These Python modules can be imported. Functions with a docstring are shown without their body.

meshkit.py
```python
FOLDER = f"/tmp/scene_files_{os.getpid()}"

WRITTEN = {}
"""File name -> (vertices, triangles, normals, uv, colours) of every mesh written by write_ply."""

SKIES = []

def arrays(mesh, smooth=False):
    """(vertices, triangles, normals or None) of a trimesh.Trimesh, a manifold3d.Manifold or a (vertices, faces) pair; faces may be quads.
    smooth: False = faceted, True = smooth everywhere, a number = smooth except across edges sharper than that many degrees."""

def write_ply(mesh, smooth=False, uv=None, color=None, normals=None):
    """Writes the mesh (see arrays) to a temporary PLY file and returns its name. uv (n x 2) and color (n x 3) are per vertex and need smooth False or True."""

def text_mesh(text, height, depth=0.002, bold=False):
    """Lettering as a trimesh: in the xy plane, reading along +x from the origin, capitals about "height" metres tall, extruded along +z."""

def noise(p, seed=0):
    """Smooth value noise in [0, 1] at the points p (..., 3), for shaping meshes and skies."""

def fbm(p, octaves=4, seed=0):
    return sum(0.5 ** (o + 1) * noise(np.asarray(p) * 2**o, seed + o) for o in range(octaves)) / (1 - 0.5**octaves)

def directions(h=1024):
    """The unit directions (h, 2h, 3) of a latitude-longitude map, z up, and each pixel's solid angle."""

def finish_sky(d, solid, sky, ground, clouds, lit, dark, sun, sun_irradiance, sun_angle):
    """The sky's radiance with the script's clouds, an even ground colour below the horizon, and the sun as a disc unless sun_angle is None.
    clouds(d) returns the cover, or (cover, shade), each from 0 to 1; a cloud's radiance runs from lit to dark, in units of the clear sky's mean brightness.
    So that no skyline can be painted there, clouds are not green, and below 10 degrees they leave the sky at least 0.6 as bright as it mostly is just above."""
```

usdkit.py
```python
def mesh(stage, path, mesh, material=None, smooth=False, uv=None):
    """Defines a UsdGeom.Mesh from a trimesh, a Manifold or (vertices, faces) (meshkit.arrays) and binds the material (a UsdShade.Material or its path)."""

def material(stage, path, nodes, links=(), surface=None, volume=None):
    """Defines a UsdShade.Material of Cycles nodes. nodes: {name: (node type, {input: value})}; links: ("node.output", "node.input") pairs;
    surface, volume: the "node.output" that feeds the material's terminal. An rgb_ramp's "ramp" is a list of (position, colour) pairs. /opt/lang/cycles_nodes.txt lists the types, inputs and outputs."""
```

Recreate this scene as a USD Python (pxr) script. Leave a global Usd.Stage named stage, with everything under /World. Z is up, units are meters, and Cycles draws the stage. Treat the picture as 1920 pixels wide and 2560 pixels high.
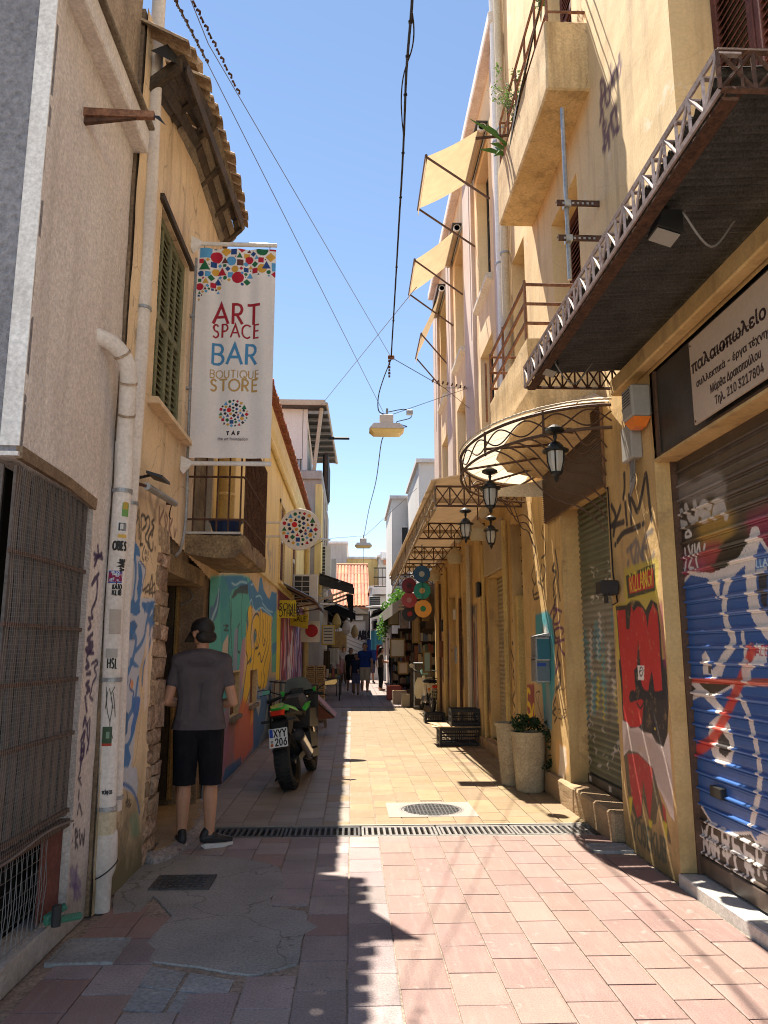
import math, random
import numpy as np, trimesh, shapely, manifold3d
from shapely.geometry import Polygon, LineString, Point, MultiPolygon, box as sbox
from shapely import affinity
from shapely.ops import unary_union
from pxr import Usd, UsdGeom, UsdLux, UsdShade, Gf, Sdf, Vt
import usdkit, meshkit

stage = Usd.Stage.CreateInMemory()
UsdGeom.SetStageUpAxis(stage, 'Z'); UsdGeom.SetStageMetersPerUnit(stage, 1.0)
UsdGeom.Xform.Define(stage, '/World'); UsdGeom.Scope.Define(stage, '/World/Looks')

# ---------------------------------------------------------------- camera, sky, sun, exposure
EYE = 1.55; PITCH = math.radians(10.25); YAW = math.atan(80 / 1920 * math.cos(PITCH))
EXPOSURE = 1.5; SKY = 0.07; SUN = 1.25
SUNV = np.array([-0.21, 0.41, 1.0]); SUNV /= np.linalg.norm(SUNV)
cam = UsdGeom.Camera.Define(stage, '/World/camera')
cam.CreateHorizontalApertureAttr(36.0); cam.CreateFocalLengthAttr(36.0)
cam.AddTranslateOp().Set(Gf.Vec3d(0, 0, EYE)); cam.AddRotateZOp().Set(-math.degrees(YAW)); cam.AddRotateXOp().Set(90 + math.degrees(PITCH))
cam.CreateExposureAttr(EXPOSURE)
SEL = math.asin(SUNV[2]); SROT = math.atan2(SUNV[0], SUNV[1])
sky_mat = usdkit.material(stage, '/World/Looks/sky_air', {
    's': ('sky_texture', {'sky_type': 'single_scattering', 'sun_disc': False, 'sun_elevation': SEL, 'sun_rotation': SROT, 'altitude': 50.0, 'air_density': 1.0, 'aerosol_density': 0.0, 'ozone_density': 0.0}),
    'b': ('background_shader', {'strength': SKY})}, [('s.color', 'b.color')], surface='b.background')
dome = UsdLux.DomeLight.Define(stage, '/World/sky'); dome.CreateIntensityAttr(1.0)
UsdShade.MaterialBindingAPI.Apply(dome.GetPrim()).Bind(sky_mat)
dome.GetPrim().SetCustomDataByKey('kind', 'structure')
sun = UsdLux.DistantLight.Define(stage, '/World/sun')
sun.CreateNormalizeAttr(True); sun.CreateIntensityAttr(SUN); sun.CreateAngleAttr(0.5); sun.CreateColorAttr(Gf.Vec3f(1.0, 0.92, 0.8))
_m = Gf.Matrix4d().SetLookAt(Gf.Vec3d(0, 0, 0), Gf.Vec3d(*(-SUNV)), Gf.Vec3d(0, 1, 0)).GetInverse()
sun.AddTransformOp().Set(_m)

# ---------------------------------------------------------------- measuring: photograph pixels to points on known planes
_f0 = np.array([math.sin(YAW), math.cos(YAW), 0]); _r = np.array([math.cos(YAW), -math.sin(YAW), 0])
_fw = _f0 * math.cos(PITCH) + np.array([0, 0, math.sin(PITCH)]); _up = np.cross(_r, _fw); EYEP = np.array([0, 0, EYE])
def ray(u, v): return _fw * 1920.0 + _r * (u - 960) + _up * (1280 - v)
def atX(u, v, X): d = ray(u, v); return EYEP + d * (X / d[0])
def atY(u, v, Y): d = ray(u, v); return EYEP + d * (Y / d[1])
def atZ(u, v, Z=0.0): d = ray(u, v); return EYEP + d * ((Z - EYE) / d[2])
D = 1920 / 1659
CROPS = {'d': (0, 0, D), 'Z5': (1500, 1150, .27132), 'Z6': (1500, 1650, .3165), 'ZL': (250, 1150, .24876), 'ZM': (520, 1400, .24867), 'ZR': (1280, 1280, .38577),
         'ZT': (1150, 1500, .20339), 'ZB': (460, 590, .14467), 'ZS': (1650, 640, .18987), 'ZN': (1300, 1000, .22599), 'Z1': (0, 1280, .38577), 'ZP': (200, 1600, .29391),
         'ZD': (650, 1200, .18083), 'ZE': (750, 1400, .18083), 'ZF': (900, 1350, .20339), 'Z0': (0, 0, .38577), 'ZU': (1280, 0, .38577), 'ZG': (1280, 640, .38577)}
def nat(c, p): o = CROPS[c]; return o[0] + p[0] * o[2], o[1] + p[1] * o[2]
def onX(c, X, ps): return [tuple(atX(*nat(c, p), X)[1:]) for p in ps]
def onY(c, Y, ps): return [tuple(atY(*nat(c, p), Y)[[0, 2]]) for p in ps]
def onZ(c, ps, Z=0.0): return [tuple(atZ(*nat(c, p), Z)[:2]) for p in ps]

# ---------------------------------------------------------------- scene tree
COUNT = {}; ORIGIN = {}
def unique(parent, name):
    k = (parent, name); n = COUNT.get(k, 0); COUNT[k] = n + 1
    return f'{parent}/{name}' if n == 0 else f'{parent}/{name}_{n:03d}'
def tag(path, label=None, cat=None, group=None, kind=None):
    p = stage.GetPrimAtPath(path)
    for k, v in (('label', label), ('category', cat), ('group', group), ('kind', kind)):
        if v: p.SetCustomDataByKey(k, v)
    return path
def thing(name, label, cat, loc=(0, 0, 0), rz=0.0, group=None, kind=None):
    path = unique('/World', name); x = UsdGeom.Xform.Define(stage, path)
    x.AddTranslateOp().Set(Gf.Vec3d(*map(float, loc))); x.AddRotateZOp().Set(float(rz))
    ORIGIN[path] = np.array(loc, float)
    return tag(path, label, cat, group, kind)
def setting(name, loc=(0, 0, 0)): return thing(name, None, None, loc, kind='structure')
def copy(src, loc, rz=0.0, label=None, group=None, name=None):
    path = unique('/World', name or src.split('/')[-1]); x = UsdGeom.Xform.Define(stage, path); p = x.GetPrim()
    p.GetReferences().AddInternalReference(src); p.SetInstanceable(True)
    x.ClearXformOpOrder(); x.AddTranslateOp().Set(Gf.Vec3d(*map(float, loc))); x.AddRotateZOp().Set(float(rz))
    return tag(path, label, None, group)
def arr(m):
    if isinstance(m, MB): return m.get()
    if hasattr(m, 'to_mesh'):
        q = m.to_mesh(); return np.asarray(q.vert_properties[:, :3], float), np.asarray(q.tri_verts)
    if hasattr(m, 'faces'): return np.asarray(m.vertices, float), np.asarray(m.faces)
    v, f = np.asarray(m[0], float), np.asarray(m[1], int)
    if f.shape[1] == 4: f = np.vstack([f[:, [0, 1, 2]], f[:, [0, 2, 3]]])
    return v, f
def part(parent, name, m, mat, smooth=False, paint=None, label=None, local=False, kind=None):
    v, f = arr(m)
    if not local:
        top = '/'.join(parent.split('/')[:3])
        v = v - ORIGIN.get(top, np.zeros(3))
    path = unique(parent, name)
    g = usdkit.mesh(stage, path, (v, f), mat, smooth)
    if paint is not None:
        api = UsdGeom.PrimvarsAPI(g)
        api.CreatePrimvar('paint', Sdf.ValueTypeNames.Color3fArray, 'vertex').Set(Vt.Vec3fArray.FromNumpy(paint[0].astype(np.float32)))
        api.CreatePrimvar('pa', Sdf.ValueTypeNames.FloatArray, 'vertex').Set(Vt.FloatArray.FromNumpy(paint[1].astype(np.float32)))
    if label or kind: tag(path, label, kind=kind)
    return path
def solo(name, m, mat, label, cat, group=None, kind=None, smooth=False, paint=None):
    p = part('/World', name, m, mat, smooth, paint); return tag(p, label, cat, group, kind)

# ---------------------------------------------------------------- shapes
class MB:
    def __init__(s): s.v = []; s.f = []; s.n = 0
    def add(s, m):
        v, f = arr(m); s.v.append(v); s.f.append(f + s.n); s.n += len(v); return s
    def get(s): return np.vstack(s.v), np.vstack(s.f)
    def box(s, *a, **k): return s.add(box(*a, **k))
    def tube(s, *a, **k): return s.add(tube(*a, **k))
    def cyl(s, *a, **k): return s.add(cyl(*a, **k))
_BF = np.array([[0, 2, 3, 1], [4, 5, 7, 6], [0, 1, 5, 4], [2, 6, 7, 3], [0, 4, 6, 2], [1, 3, 7, 5]])
def box(x0, x1, y0, y1, z0, z1, bev=0.0):
    if x1 < x0: x0, x1 = x1, x0
    if y1 < y0: y0, y1 = y1, y0
    if z1 < z0: z0, z1 = z1, z0
    if bev <= 0:
        v = np.array([[x, y, z] for z in (z0, z1) for y in (y0, y1) for x in (x0, x1)], float); return v, _BF
    b = min(bev, (x1 - x0) * .45, (y1 - y0) * .45, (z1 - z0) * .45); pts = []
    for x, dx in ((x0, 1), (x1, -1)):
        for y, dy in ((y0, 1), (y1, -1)):
            for z, dz in ((z0, 1), (z1, -1)):
                pts += [[x + dx * b, y + dy * b, z], [x + dx * b, y, z + dz * b], [x, y + dy * b, z + dz * b]]
    h = trimesh.Trimesh(pts, process=False).convex_hull
    return np.array(h.vertices), np.array(h.faces)
def hull(pts): h = trimesh.Trimesh(np.asarray(pts, float), process=False).convex_hull; return np.array(h.vertices), np.array(h.faces)
def tube(points, r, n=6, caps=True):
    p = np.asarray(points, float); t = np.gradient(p, axis=0); t /= np.linalg.norm(t, axis=1, keepdims=True) + 1e-12
    a = np.cross(t, [0, 0, 1.0] if abs(t[len(t) // 2, 2]) < .9 else [1.0, 0, 0]); bad = np.linalg.norm(a, axis=1) < 1e-3
    a[bad] = np.cross(t[bad], [0.3, 1.0, 0.2]); a /= np.linalg.norm(a, axis=1, keepdims=True)
    b = np.cross(t, a); ang = np.arange(n) * 2 * np.pi / n + .3; r = np.broadcast_to(r, (len(p),))
    v = p[:, None] + r[:, None, None] * (np.cos(ang)[None, :, None] * a[:, None] + np.sin(ang)[None, :, None] * b[:, None])
    i, j = np.meshgrid(np.arange(len(p) - 1), np.arange(n), indexing='ij')
    q = np.stack([i * n + j, i * n + (j + 1) % n, (i + 1) * n + (j + 1) % n, (i + 1) * n + j], -1).reshape(-1, 4)
    v = v.reshape(-1, 3); f = np.vstack([q[:, [0, 1, 2]], q[:, [0, 2, 3]]])
    if caps:
        v = np.vstack([v, p[:1], p[-1:]]); k = len(v) - 2; jj = np.arange(n)
        f = np.vstack([f, np.stack([np.full(n, k), (jj + 1) % n, jj], 1), np.stack([np.full(n, k + 1), (len(p) - 1) * n + jj, (len(p) - 1) * n + (jj + 1) % n], 1)])
    return v, f
def cyl(p0, p1, r0, r1=None, n=12): return tube([p0, p1], [r0, r0 if r1 is None else r1], n)
def lathe(prof, n=24, c=(0, 0, 0)):
    pr = np.asarray(prof, float); a = np.arange(n) * 2 * np.pi / n
    v = np.stack([pr[:, None, 0] * np.cos(a), pr[:, None, 0] * np.sin(a), np.broadcast_to(pr[:, None, 1], (len(pr), n))], -1).reshape(-1, 3) + np.asarray(c, float)
    i, j = np.meshgrid(np.arange(len(pr) - 1), np.arange(n), indexing='ij')
    q = np.stack([i * n + j, i * n + (j + 1) % n, (i + 1) * n + (j + 1) % n, (i + 1) * n + j], -1).reshape(-1, 4)
    return v, np.vstack([q[:, [0, 1, 2]], q[:, [0, 2, 3]]])
def cr(ps, n=8, closed=False):
    p = np.asarray(ps, float)
    p = np.vstack([p[-1], p, p[0], p[1]]) if closed else np.vstack([2 * p[0] - p[1], p, 2 * p[-1] - p[-2]])
    out = []; t = np.linspace(0, 1, n, endpoint=False)[:, None]
    for k in range(len(p) - 3):
        a, b, c, d = p[k:k + 4]
        out.append(.5 * (2 * b + (c - a) * t + (2 * a - 5 * b + 4 * c - d) * t ** 2 + (3 * b - a - 3 * c + d) * t ** 3))
    if not closed: out.append(p[-2][None])
    return np.vstack(out)
def prism(poly, h, fn):
    """shapely polygon (a, b) extruded by h, then fn(a, b, c) -> xyz arrays"""
    mb = MB()
    for g in getattr(poly, 'geoms', [poly]):
        if g.is_empty or g.area < 1e-8: continue
        m = trimesh.creation.extrude_polygon(g, h, engine='earcut'); v = np.array(m.vertices)
        w = np.stack(fn(v[:, 0], v[:, 1], v[:, 2]), 1); f = np.array(m.faces)
        e = np.linalg.det(np.stack([np.subtract(fn(*a), fn(0., 0., 0.)) for a in ((1., 0., 0.), (0., 1., 0.), (0., 0., 1.))]))
        mb.add((w, f if e > 0 else f[:, ::-1]))
    return mb
def xf(m, loc=(0, 0, 0), rz=0, rx=0, ry=0, s=1.0):
    v, f = arr(m); R = trimesh.transformations.euler_matrix(math.radians(rx), math.radians(ry), math.radians(rz))[:3, :3]
    return (v * s) @ R.T + np.asarray(loc, float), f
# stroke alphabet on a unit cell (x right, y up)
def _arc(cx, cy, rx, ry, a0, a1, n=12): return [(cx + rx * math.cos(math.radians(a)), cy + ry * math.sin(math.radians(a))) for a in np.linspace(a0, a1, n)]
FONT = {'A': [[(0, 0), (.5, 1), (1, 0)], [(.18, .36), (.82, .36)]], 'B': [[(.1, 0), (.1, 1), (.5, 1)] + _arc(.5, .76, .35, .24, 90, -90)[1:] + [(.1, .52)], [(.5, .52)] + _arc(.5, .26, .42, .26, 90, -90)[1:] + [(.1, 0)]],
        'C': [_arc(.55, .5, .5, .5, 48, 312, 18)], 'D': [[(.1, 0), (.1, 1), (.4, 1)] + _arc(.4, .5, .5, .5, 90, -90)[1:] + [(.1, 0)]], 'E': [[(.85, 1), (.15, 1), (.15, 0), (.85, 0)], [(.15, .53), (.8, .53)]],
        'F': [[(.85, 1), (.15, 1), (.15, 0)], [(.15, .53), (.75, .53)]], 'G': [_arc(.55, .5, .5, .5, 48, 360, 18) + [(.6, .5)]], 'H': [[(.1, 0), (.1, 1)], [(.9, 0), (.9, 1)], [(.1, .52), (.9, .52)]],
        'I': [[(.5, 0), (.5, 1)]], 'J': [[(.7, 1), (.7, .25)] + _arc(.45, .25, .25, .25, 0, -160)], 'K': [[(.12, 0), (.12, 1)], [(.85, 1), (.14, .45)], [(.35, .62), (.92, 0)]], 'L': [[(.15, 1), (.15, 0), (.8, 0)]],
        'M': [[(.02, 0), (.15, 1), (.5, .2), (.85, 1), (.98, 0)]], 'N': [[(.1, 0), (.1, 1), (.9, 0), (.9, 1)]], 'O': [_arc(.5, .5, .5, .5, 90, 450, 24)], 'P': [[(.12, 0), (.12, 1), (.45, 1)] + _arc(.45, .74, .38, .26, 90, -90)[1:] + [(.12, .48)]],
        'Q': [_arc(.5, .5, .5, .5, 90, 450, 24), [(.55, .3), (1, -.08)]], 'R': [[(.12, 0), (.12, 1), (.45, 1)] + _arc(.45, .74, .36, .26, 90, -90)[1:] + [(.12, .48)], [(.42, .48), (.88, 0)]],
        'S': [[(.82, .85)] + _arc(.48, .75, .3, .25, 40, 230, 10) + [(.62, .45)] + _arc(.46, .25, .36, .25, 60, -150, 10)], 'T': [[(.5, 0), (.5, 1)], [(0, 1), (1, 1)]], 'U': [[(.1, 1), (.1, .38)] + _arc(.5, .38, .4, .38, 180, 360) + [(.9, 1)]],
        'V': [[(.02, 1), (.5, 0), (.98, 1)]], 'W': [[(0, 1), (.25, 0), (.5, .85), (.75, 0), (1, 1)]], 'X': [[(.05, 0), (.95, 1)], [(.05, 1), (.95, 0)]], 'Y': [[(.05, 1), (.5, .48), (.95, 1)], [(.5, .48), (.5, 0)]], 'Z': [[(.1, 1), (.9, 1), (.1, 0), (.92, 0)]],
        '0': [_arc(.5, .5, .38, .5, 90, 450, 24)], '1': [[(.3, .8), (.55, 1), (.55, 0)]], '2': [_arc(.48, .7, .36, .3, 165, -30, 10) + [(.12, 0), (.88, 0)]], '3': [_arc(.45, .75, .35, .25, 150, -90, 10) + _arc(.45, .26, .4, .26, 90, -150, 10)],
        '4': [[(.7, 0), (.7, 1), (.05, .3), (.95, .3)]], '5': [[(.8, 1), (.25, 1), (.18, .55)] + _arc(.45, .32, .38, .32, 110, -150, 10)], '6': [[(.75, 1), (.22, .45)], _arc(.5, .31, .37, .31, 90, 450, 18)], '7': [[(.1, 1), (.9, 1), (.35, 0)]],
        '8': [_arc(.5, .75, .3, .25, 90, 450, 18), _arc(.5, .27, .38, .27, 90, 450, 18)], '9': [_arc(.5, .69, .37, .31, 90, 450, 18), [(.83, .55), (.4, 0)]], '.': [[(.45, 0), (.5, .03)]], '*': [[(.5, .1), (.5, .9)], [(.1, .3), (.9, .7)], [(.1, .7), (.9, .3)]], '-': [[(.2, .5), (.8, .5)]]}
WID = {'I': .35, '.': .3, '1': .7, 'J': .8, 'M': 1.15, 'W': 1.25, 'O': 1.15, 'Q': 1.15, 'C': 1.05, 'G': 1.1, 'E': .8, 'F': .78, 'L': .75, 'S': .8, 'B': .82, 'R': .85, 'P': .82, 'T': .85, '-': .6, ' ': .6}
def strokes(text, x, y, h, w=.7, gap=.22, fit=None, jit=0, seed=0):
    """polylines of a text line; h height, w letter width as share of h; fit = total width"""
    rnd = random.Random(seed); out = []; cx = 0.0
    for ch in text:
        lw = w * WID.get(ch, 1.0)
        for st in FONT.get(ch, []): out.append([(cx + px_ * lw + rnd.uniform(-jit, jit), py_ + rnd.uniform(-jit, jit)) for px_, py_ in st])
        cx += lw + gap * w
    tot = cx - gap * w; sx = (fit / tot) if fit else h
    return [[(x + a * sx, y + b * h) for a, b in st] for st in out]
def inkpoly(sts, t, cap=1): return unary_union([LineString(s).buffer(t, cap_style=cap, join_style=1 if cap == 1 else 2) for s in sts])
# ---------------------------------------------------------------- paint: flat colour sprayed on a gridded surface
class Paint:
    def __init__(s, gain=1.35): s.L = []; s.gain = gain
    def add(s, poly, col, a=1.0, soft=0.0):
        if isinstance(poly, list): poly = Polygon(poly).buffer(0)
        s.L.append((poly, np.minimum(np.array(col, float) * s.gain, .85), a, soft)); return s
    def line(s, pts, w, col, a=1.0, soft=0.0, smooth=True):
        pts = cr(pts, 6) if smooth and len(pts) > 2 else pts
        return s.add(LineString(pts).buffer(w), col, a, soft)
    def get(s, a, b):
        c = np.zeros((len(a), 3)); al = np.zeros(len(a))
        for poly, col, k, soft in s.L:
            x0, y0, x1, y1 = poly.bounds; m = np.nonzero((a >= x0 - soft) & (a <= x1 + soft) & (b >= y0 - soft) & (b <= y1 + soft))[0]
            if not len(m): continue
            shapely.prepare(poly)
            if soft > 0: w = k * np.clip(1 - shapely.distance(shapely.points(a[m], b[m]), poly) / soft, 0, 1) ** 1.5
            else: w = k * shapely.contains_xy(poly, a[m], b[m]).astype(float)
            na = w + al[m] * (1 - w); c[m] = np.where(na[:, None] > 0, (col * w[:, None] + c[m] * (al[m] * (1 - w))[:, None]) / np.maximum(na, 1e-6)[:, None], 0); al[m] = na
        return c, al
def fbm(p, seed=0, octaves=4): return meshkit.fbm(p, octaves, seed)
def wallgrid(X, nx, y0, y1, z0, z1, holes=(), dy=.1, dz=.1, amp=.006, seed=0, freq=2.0, clip=None):
    ys = np.unique(np.round(np.concatenate([np.linspace(y0, y1, max(2, int(round((y1 - y0) / dy)) + 1)), [c for h in holes for c in h[:2] if y0 < c < y1]]), 4))
    zs = np.unique(np.round(np.concatenate([np.linspace(z0, z1, max(2, int(round((z1 - z0) / dz)) + 1)), [c for h in holes for c in h[2:] if z0 < c < z1]]), 4))
    Yg, Zg = np.meshgrid(ys, zs, indexing='ij'); yc, zc = np.meshgrid((ys[1:] + ys[:-1]) / 2, (zs[1:] + zs[:-1]) / 2, indexing='ij')
    keep = np.ones_like(yc, bool)
    for h in holes: keep &= ~((yc > h[0]) & (yc < h[1]) & (zc > h[2]) & (zc < h[3]))
    if clip is not None: keep &= shapely.contains_xy(clip, yc, zc)
    P = np.stack([np.zeros_like(Yg), Yg * freq, Zg * freq], -1) + np.array([X * 3.1, 0, 0])
    d = amp * (2 * fbm(P, seed) - 1)
    V = np.stack([X + nx * d, Yg, Zg], -1).reshape(-1, 3); n = len(zs)
    i, j = np.nonzero(keep); q = np.stack([i * n + j, (i + 1) * n + j, (i + 1) * n + j + 1, i * n + j + 1], 1)
    if nx < 0: q = q[:, ::-1]
    used = np.zeros(len(V), bool); used[q] = True; idx = np.cumsum(used) - 1
    return V[used], idx[q]
def painted(parent, name, grid, mat, pt, smooth=True, label=None):
    v, f = arr(grid); return part(parent, name, (v, f), mat, smooth, pt.get(v[:, 1], v[:, 2]) if pt else None, label)
def reveal(X, nx, h, depth, sides='lrtb'):
    """the inner faces of an opening, from the wall face back by depth"""
    y0, y1, z0, z1 = h; a, b = X + nx * .003, X - nx * depth; mb = MB(); t = .02
    if 'l' in sides: mb.box(a, b, y0 - t, y0 + .001, z0, z1)
    if 'r' in sides: mb.box(a, b, y1 - .001, y1 + t, z0, z1)
    if 't' in sides: mb.box(a, b, y0 - t, y1 + t, z1 - .001, z1 + t)
    if 'b' in sides: mb.box(a, b, y0 - t, y1 + t, z0 - t, z0 + .001)
    return mb
rng = random.Random(7)
# ---------------------------------------------------------------- materials
MATS = {}
def surf(name, c1, c2=None, scale=2.0, rough=.8, spec=.3, fine=.15, fine_scale=45.0, bump=.25, bump_scale=70.0, bump_dist=.006, streak=0.0, streak_col=(.08, .06, .045), streak_map=(5, 5, .5), spots=None,
         dirt=None, paint=False, wear=.25, metal=0.0, rnd=0.0, rnd_hue=0.0, coords='position', cracks=0.0, lo=.35, hi=.65, coat=0.0, trans=0.0, chip=None):
    c2 = c2 or tuple(x * .8 for x in c1); N = {}; L = []
    if coords == 'object': N['g'] = ('texture_coordinate', {}); P = 'g.object'
    else: N['g'] = ('geometry', {}); P = 'g.position'
    N['n1'] = ('noise_texture', {'scale': scale, 'detail': 5.0, 'roughness': .6}); L.append((P, 'n1.vector'))
    N['r1'] = ('rgb_ramp', {'ramp': [(lo, c1), (hi, c2)]}); L.append(('n1.fac', 'r1.fac')); cur = 'r1.color'
    if rnd or rnd_hue:
        N['oi'] = ('object_info', {})
        N['rv'] = ('map_range', {'from_min': 0.0, 'from_max': 1.0, 'to_min': 1 - rnd, 'to_max': 1 + rnd}); L.append(('oi.random', 'rv.value'))
        N['wn'] = ('white_noise_texture', {'dimensions': '1D'}); L.append(('oi.random', 'wn.w'))
        N['rh'] = ('map_range', {'from_min': 0.0, 'from_max': 1.0, 'to_min': .5 - rnd_hue, 'to_max': .5 + rnd_hue}); L.append(('wn.value', 'rh.value'))
        N['hs'] = ('hsv', {'saturation': 1.0, 'fac': 1.0}); L += [(cur, 'hs.color'), ('rv.result', 'hs.value'), ('rh.result', 'hs.hue')]; cur = 'hs.color'
    if fine:
        N['n2'] = ('noise_texture', {'scale': fine_scale, 'detail': 3.0, 'roughness': .7}); L.append((P, 'n2.vector'))
        N['r2'] = ('rgb_ramp', {'ramp': [(.3, (1 - fine * 2,) * 3), (.7, (1 + fine * .6,) * 3)]}); L.append(('n2.fac', 'r2.fac'))
        N['m2'] = ('mix', {'mix_type': 'multiply', 'fac': 1.0}); L += [(cur, 'm2.color1'), ('r2.color', 'm2.color2')]; cur = 'm2.color'
    if spots:
        N['v1'] = ('noise_texture', {'scale': spots[1], 'detail': 6.0, 'roughness': .7}); L.append((P, 'v1.vector'))
        N['rv1'] = ('rgb_ramp', {'ramp': [(spots[2], (0, 0, 0)), (spots[2] + .05, (1, 1, 1))]}); L.append(('v1.fac', 'rv1.fac'))
        N['ms'] = ('mix', {'color2': spots[0]}); L += [('rv1.color', 'ms.fac'), (cur, 'ms.color1')]; cur = 'ms.color'
    if streak:
        N['mp'] = ('mapping', {'scale': streak_map}); L.append((P, 'mp.vector'))
        N['n3'] = ('noise_texture', {'scale': 1.0, 'detail': 6.0, 'roughness': .65}); L.append(('mp.vector', 'n3.vector'))
        N['r3'] = ('rgb_ramp', {'ramp': [(.5, (0, 0, 0)), (.72, (streak,) * 3)]}); L.append(('n3.fac', 'r3.fac'))
        N['m3'] = ('mix', {'color2': streak_col}); L += [('r3.color', 'm3.fac'), (cur, 'm3.color1')]; cur = 'm3.color'
    if cracks:
        N['vc'] = ('voronoi_texture', {'feature': 'distance_to_edge', 'scale': 1.6}); N['nw'] = ('noise_texture', {'scale': 3.0, 'detail': 4.0})
        N['mw'] = ('mix', {'fac': .25}); L += [(P, 'nw.vector'), (P, 'mw.color1'), ('nw.color', 'mw.color2'), ('mw.color', 'vc.vector')]
        N['rc'] = ('rgb_ramp', {'ramp': [(0.0, (cracks,) * 3), (.008, (0, 0, 0))]}); L.append(('vc.distance', 'rc.fac'))
        N['mc'] = ('mix', {'color2': (.05, .04, .035)}); L += [('rc.color', 'mc.fac'), (cur, 'mc.color1')]; cur = 'mc.color'
    if dirt:  # grime splashed up from the ground: (colour, height, strength)
        N['sx'] = ('separate_xyz', {}); L.append(('g.position' if coords != 'object' else 'g.object', 'sx.vector'))
        N['dz'] = ('map_range', {'from_min': 0.0, 'from_max': dirt[1], 'to_min': dirt[2], 'to_max': 0.0, 'clamp': True}); L.append(('sx.z', 'dz.value'))
        N['dn'] = ('math', {'math_type': 'multiply', 'use_clamp': True}); N['dn2'] = ('map_range', {'from_min': .3, 'from_max': .6, 'to_min': .3, 'to_max': 1.6}); L += [('n1.fac', 'dn2.value'), ('dz.result', 'dn.value1'), ('dn2.result', 'dn.value2')]
        N['md'] = ('mix', {'color2': dirt[0]}); L += [('dn.value', 'md.fac'), (cur, 'md.color1')]; cur = 'md.color'
    if paint:
        N['pc'] = ('attribute', {'attribute': 'paint'}); N['pf'] = ('attribute', {'attribute': 'pa'})
        N['nw2'] = ('noise_texture', {'scale': 9.0, 'detail': 8.0, 'roughness': .75}); L.append((P, 'nw2.vector'))
        N['rw'] = ('rgb_ramp', {'ramp': [(.33, (1 - wear,) * 3), (.45, (1, 1, 1))]}); L.append(('nw2.fac', 'rw.fac'))
        N['pm'] = ('math', {'math_type': 'multiply'}); L += [('pf.fac', 'pm.value1'), ('rw.color', 'pm.value2')]
        N['pv'] = ('mix', {'mix_type': 'multiply', 'fac': .6}); L += [('pc.color', 'pv.color1'), ('r2.color' if fine else 'rw.color', 'pv.color2')]
        N['mpn'] = ('mix', {}); L += [('pm.value', 'mpn.fac'), (cur, 'mpn.color1'), ('pv.color', 'mpn.color2')]; cur = 'mpn.color'
    N['p'] = ('principled_bsdf', {'roughness': rough, 'specular_ior_level': spec, 'metallic': metal, 'coat_weight': coat, 'transmission_weight': trans}); L.append((cur, 'p.base_color'))
    if bump:
        N['nb'] = ('noise_texture', {'scale': bump_scale, 'detail': 4.0, 'roughness': .6}); L.append((P, 'nb.vector'))
        N['b'] = ('bump', {'strength': bump, 'distance': bump_dist}); L += [('nb.fac', 'b.height'), ('b.normal', 'p.normal')]
    MATS[name] = usdkit.material(stage, '/World/Looks/' + name, N, L, surface='p.BSDF'); return MATS[name]
def flat(name, c, rough=.5, spec=.4, metal=0.0, **k): return surf(name, c, tuple(x * .88 for x in c), rough=rough, spec=spec, metal=metal, fine=.06, bump=k.pop('bump', .08), **k)
OCH = (.55, .37, .19); 
surf('white_stucco', (.76, .68, .63), (.69, .6, .55), scale=1.2, bump=.9, bump_scale=38, bump_dist=.02, streak=.35, streak_col=(.3, .25, .22), dirt=((.2, .17, .14), .5, .7), paint=True, wear=.15)
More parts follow.
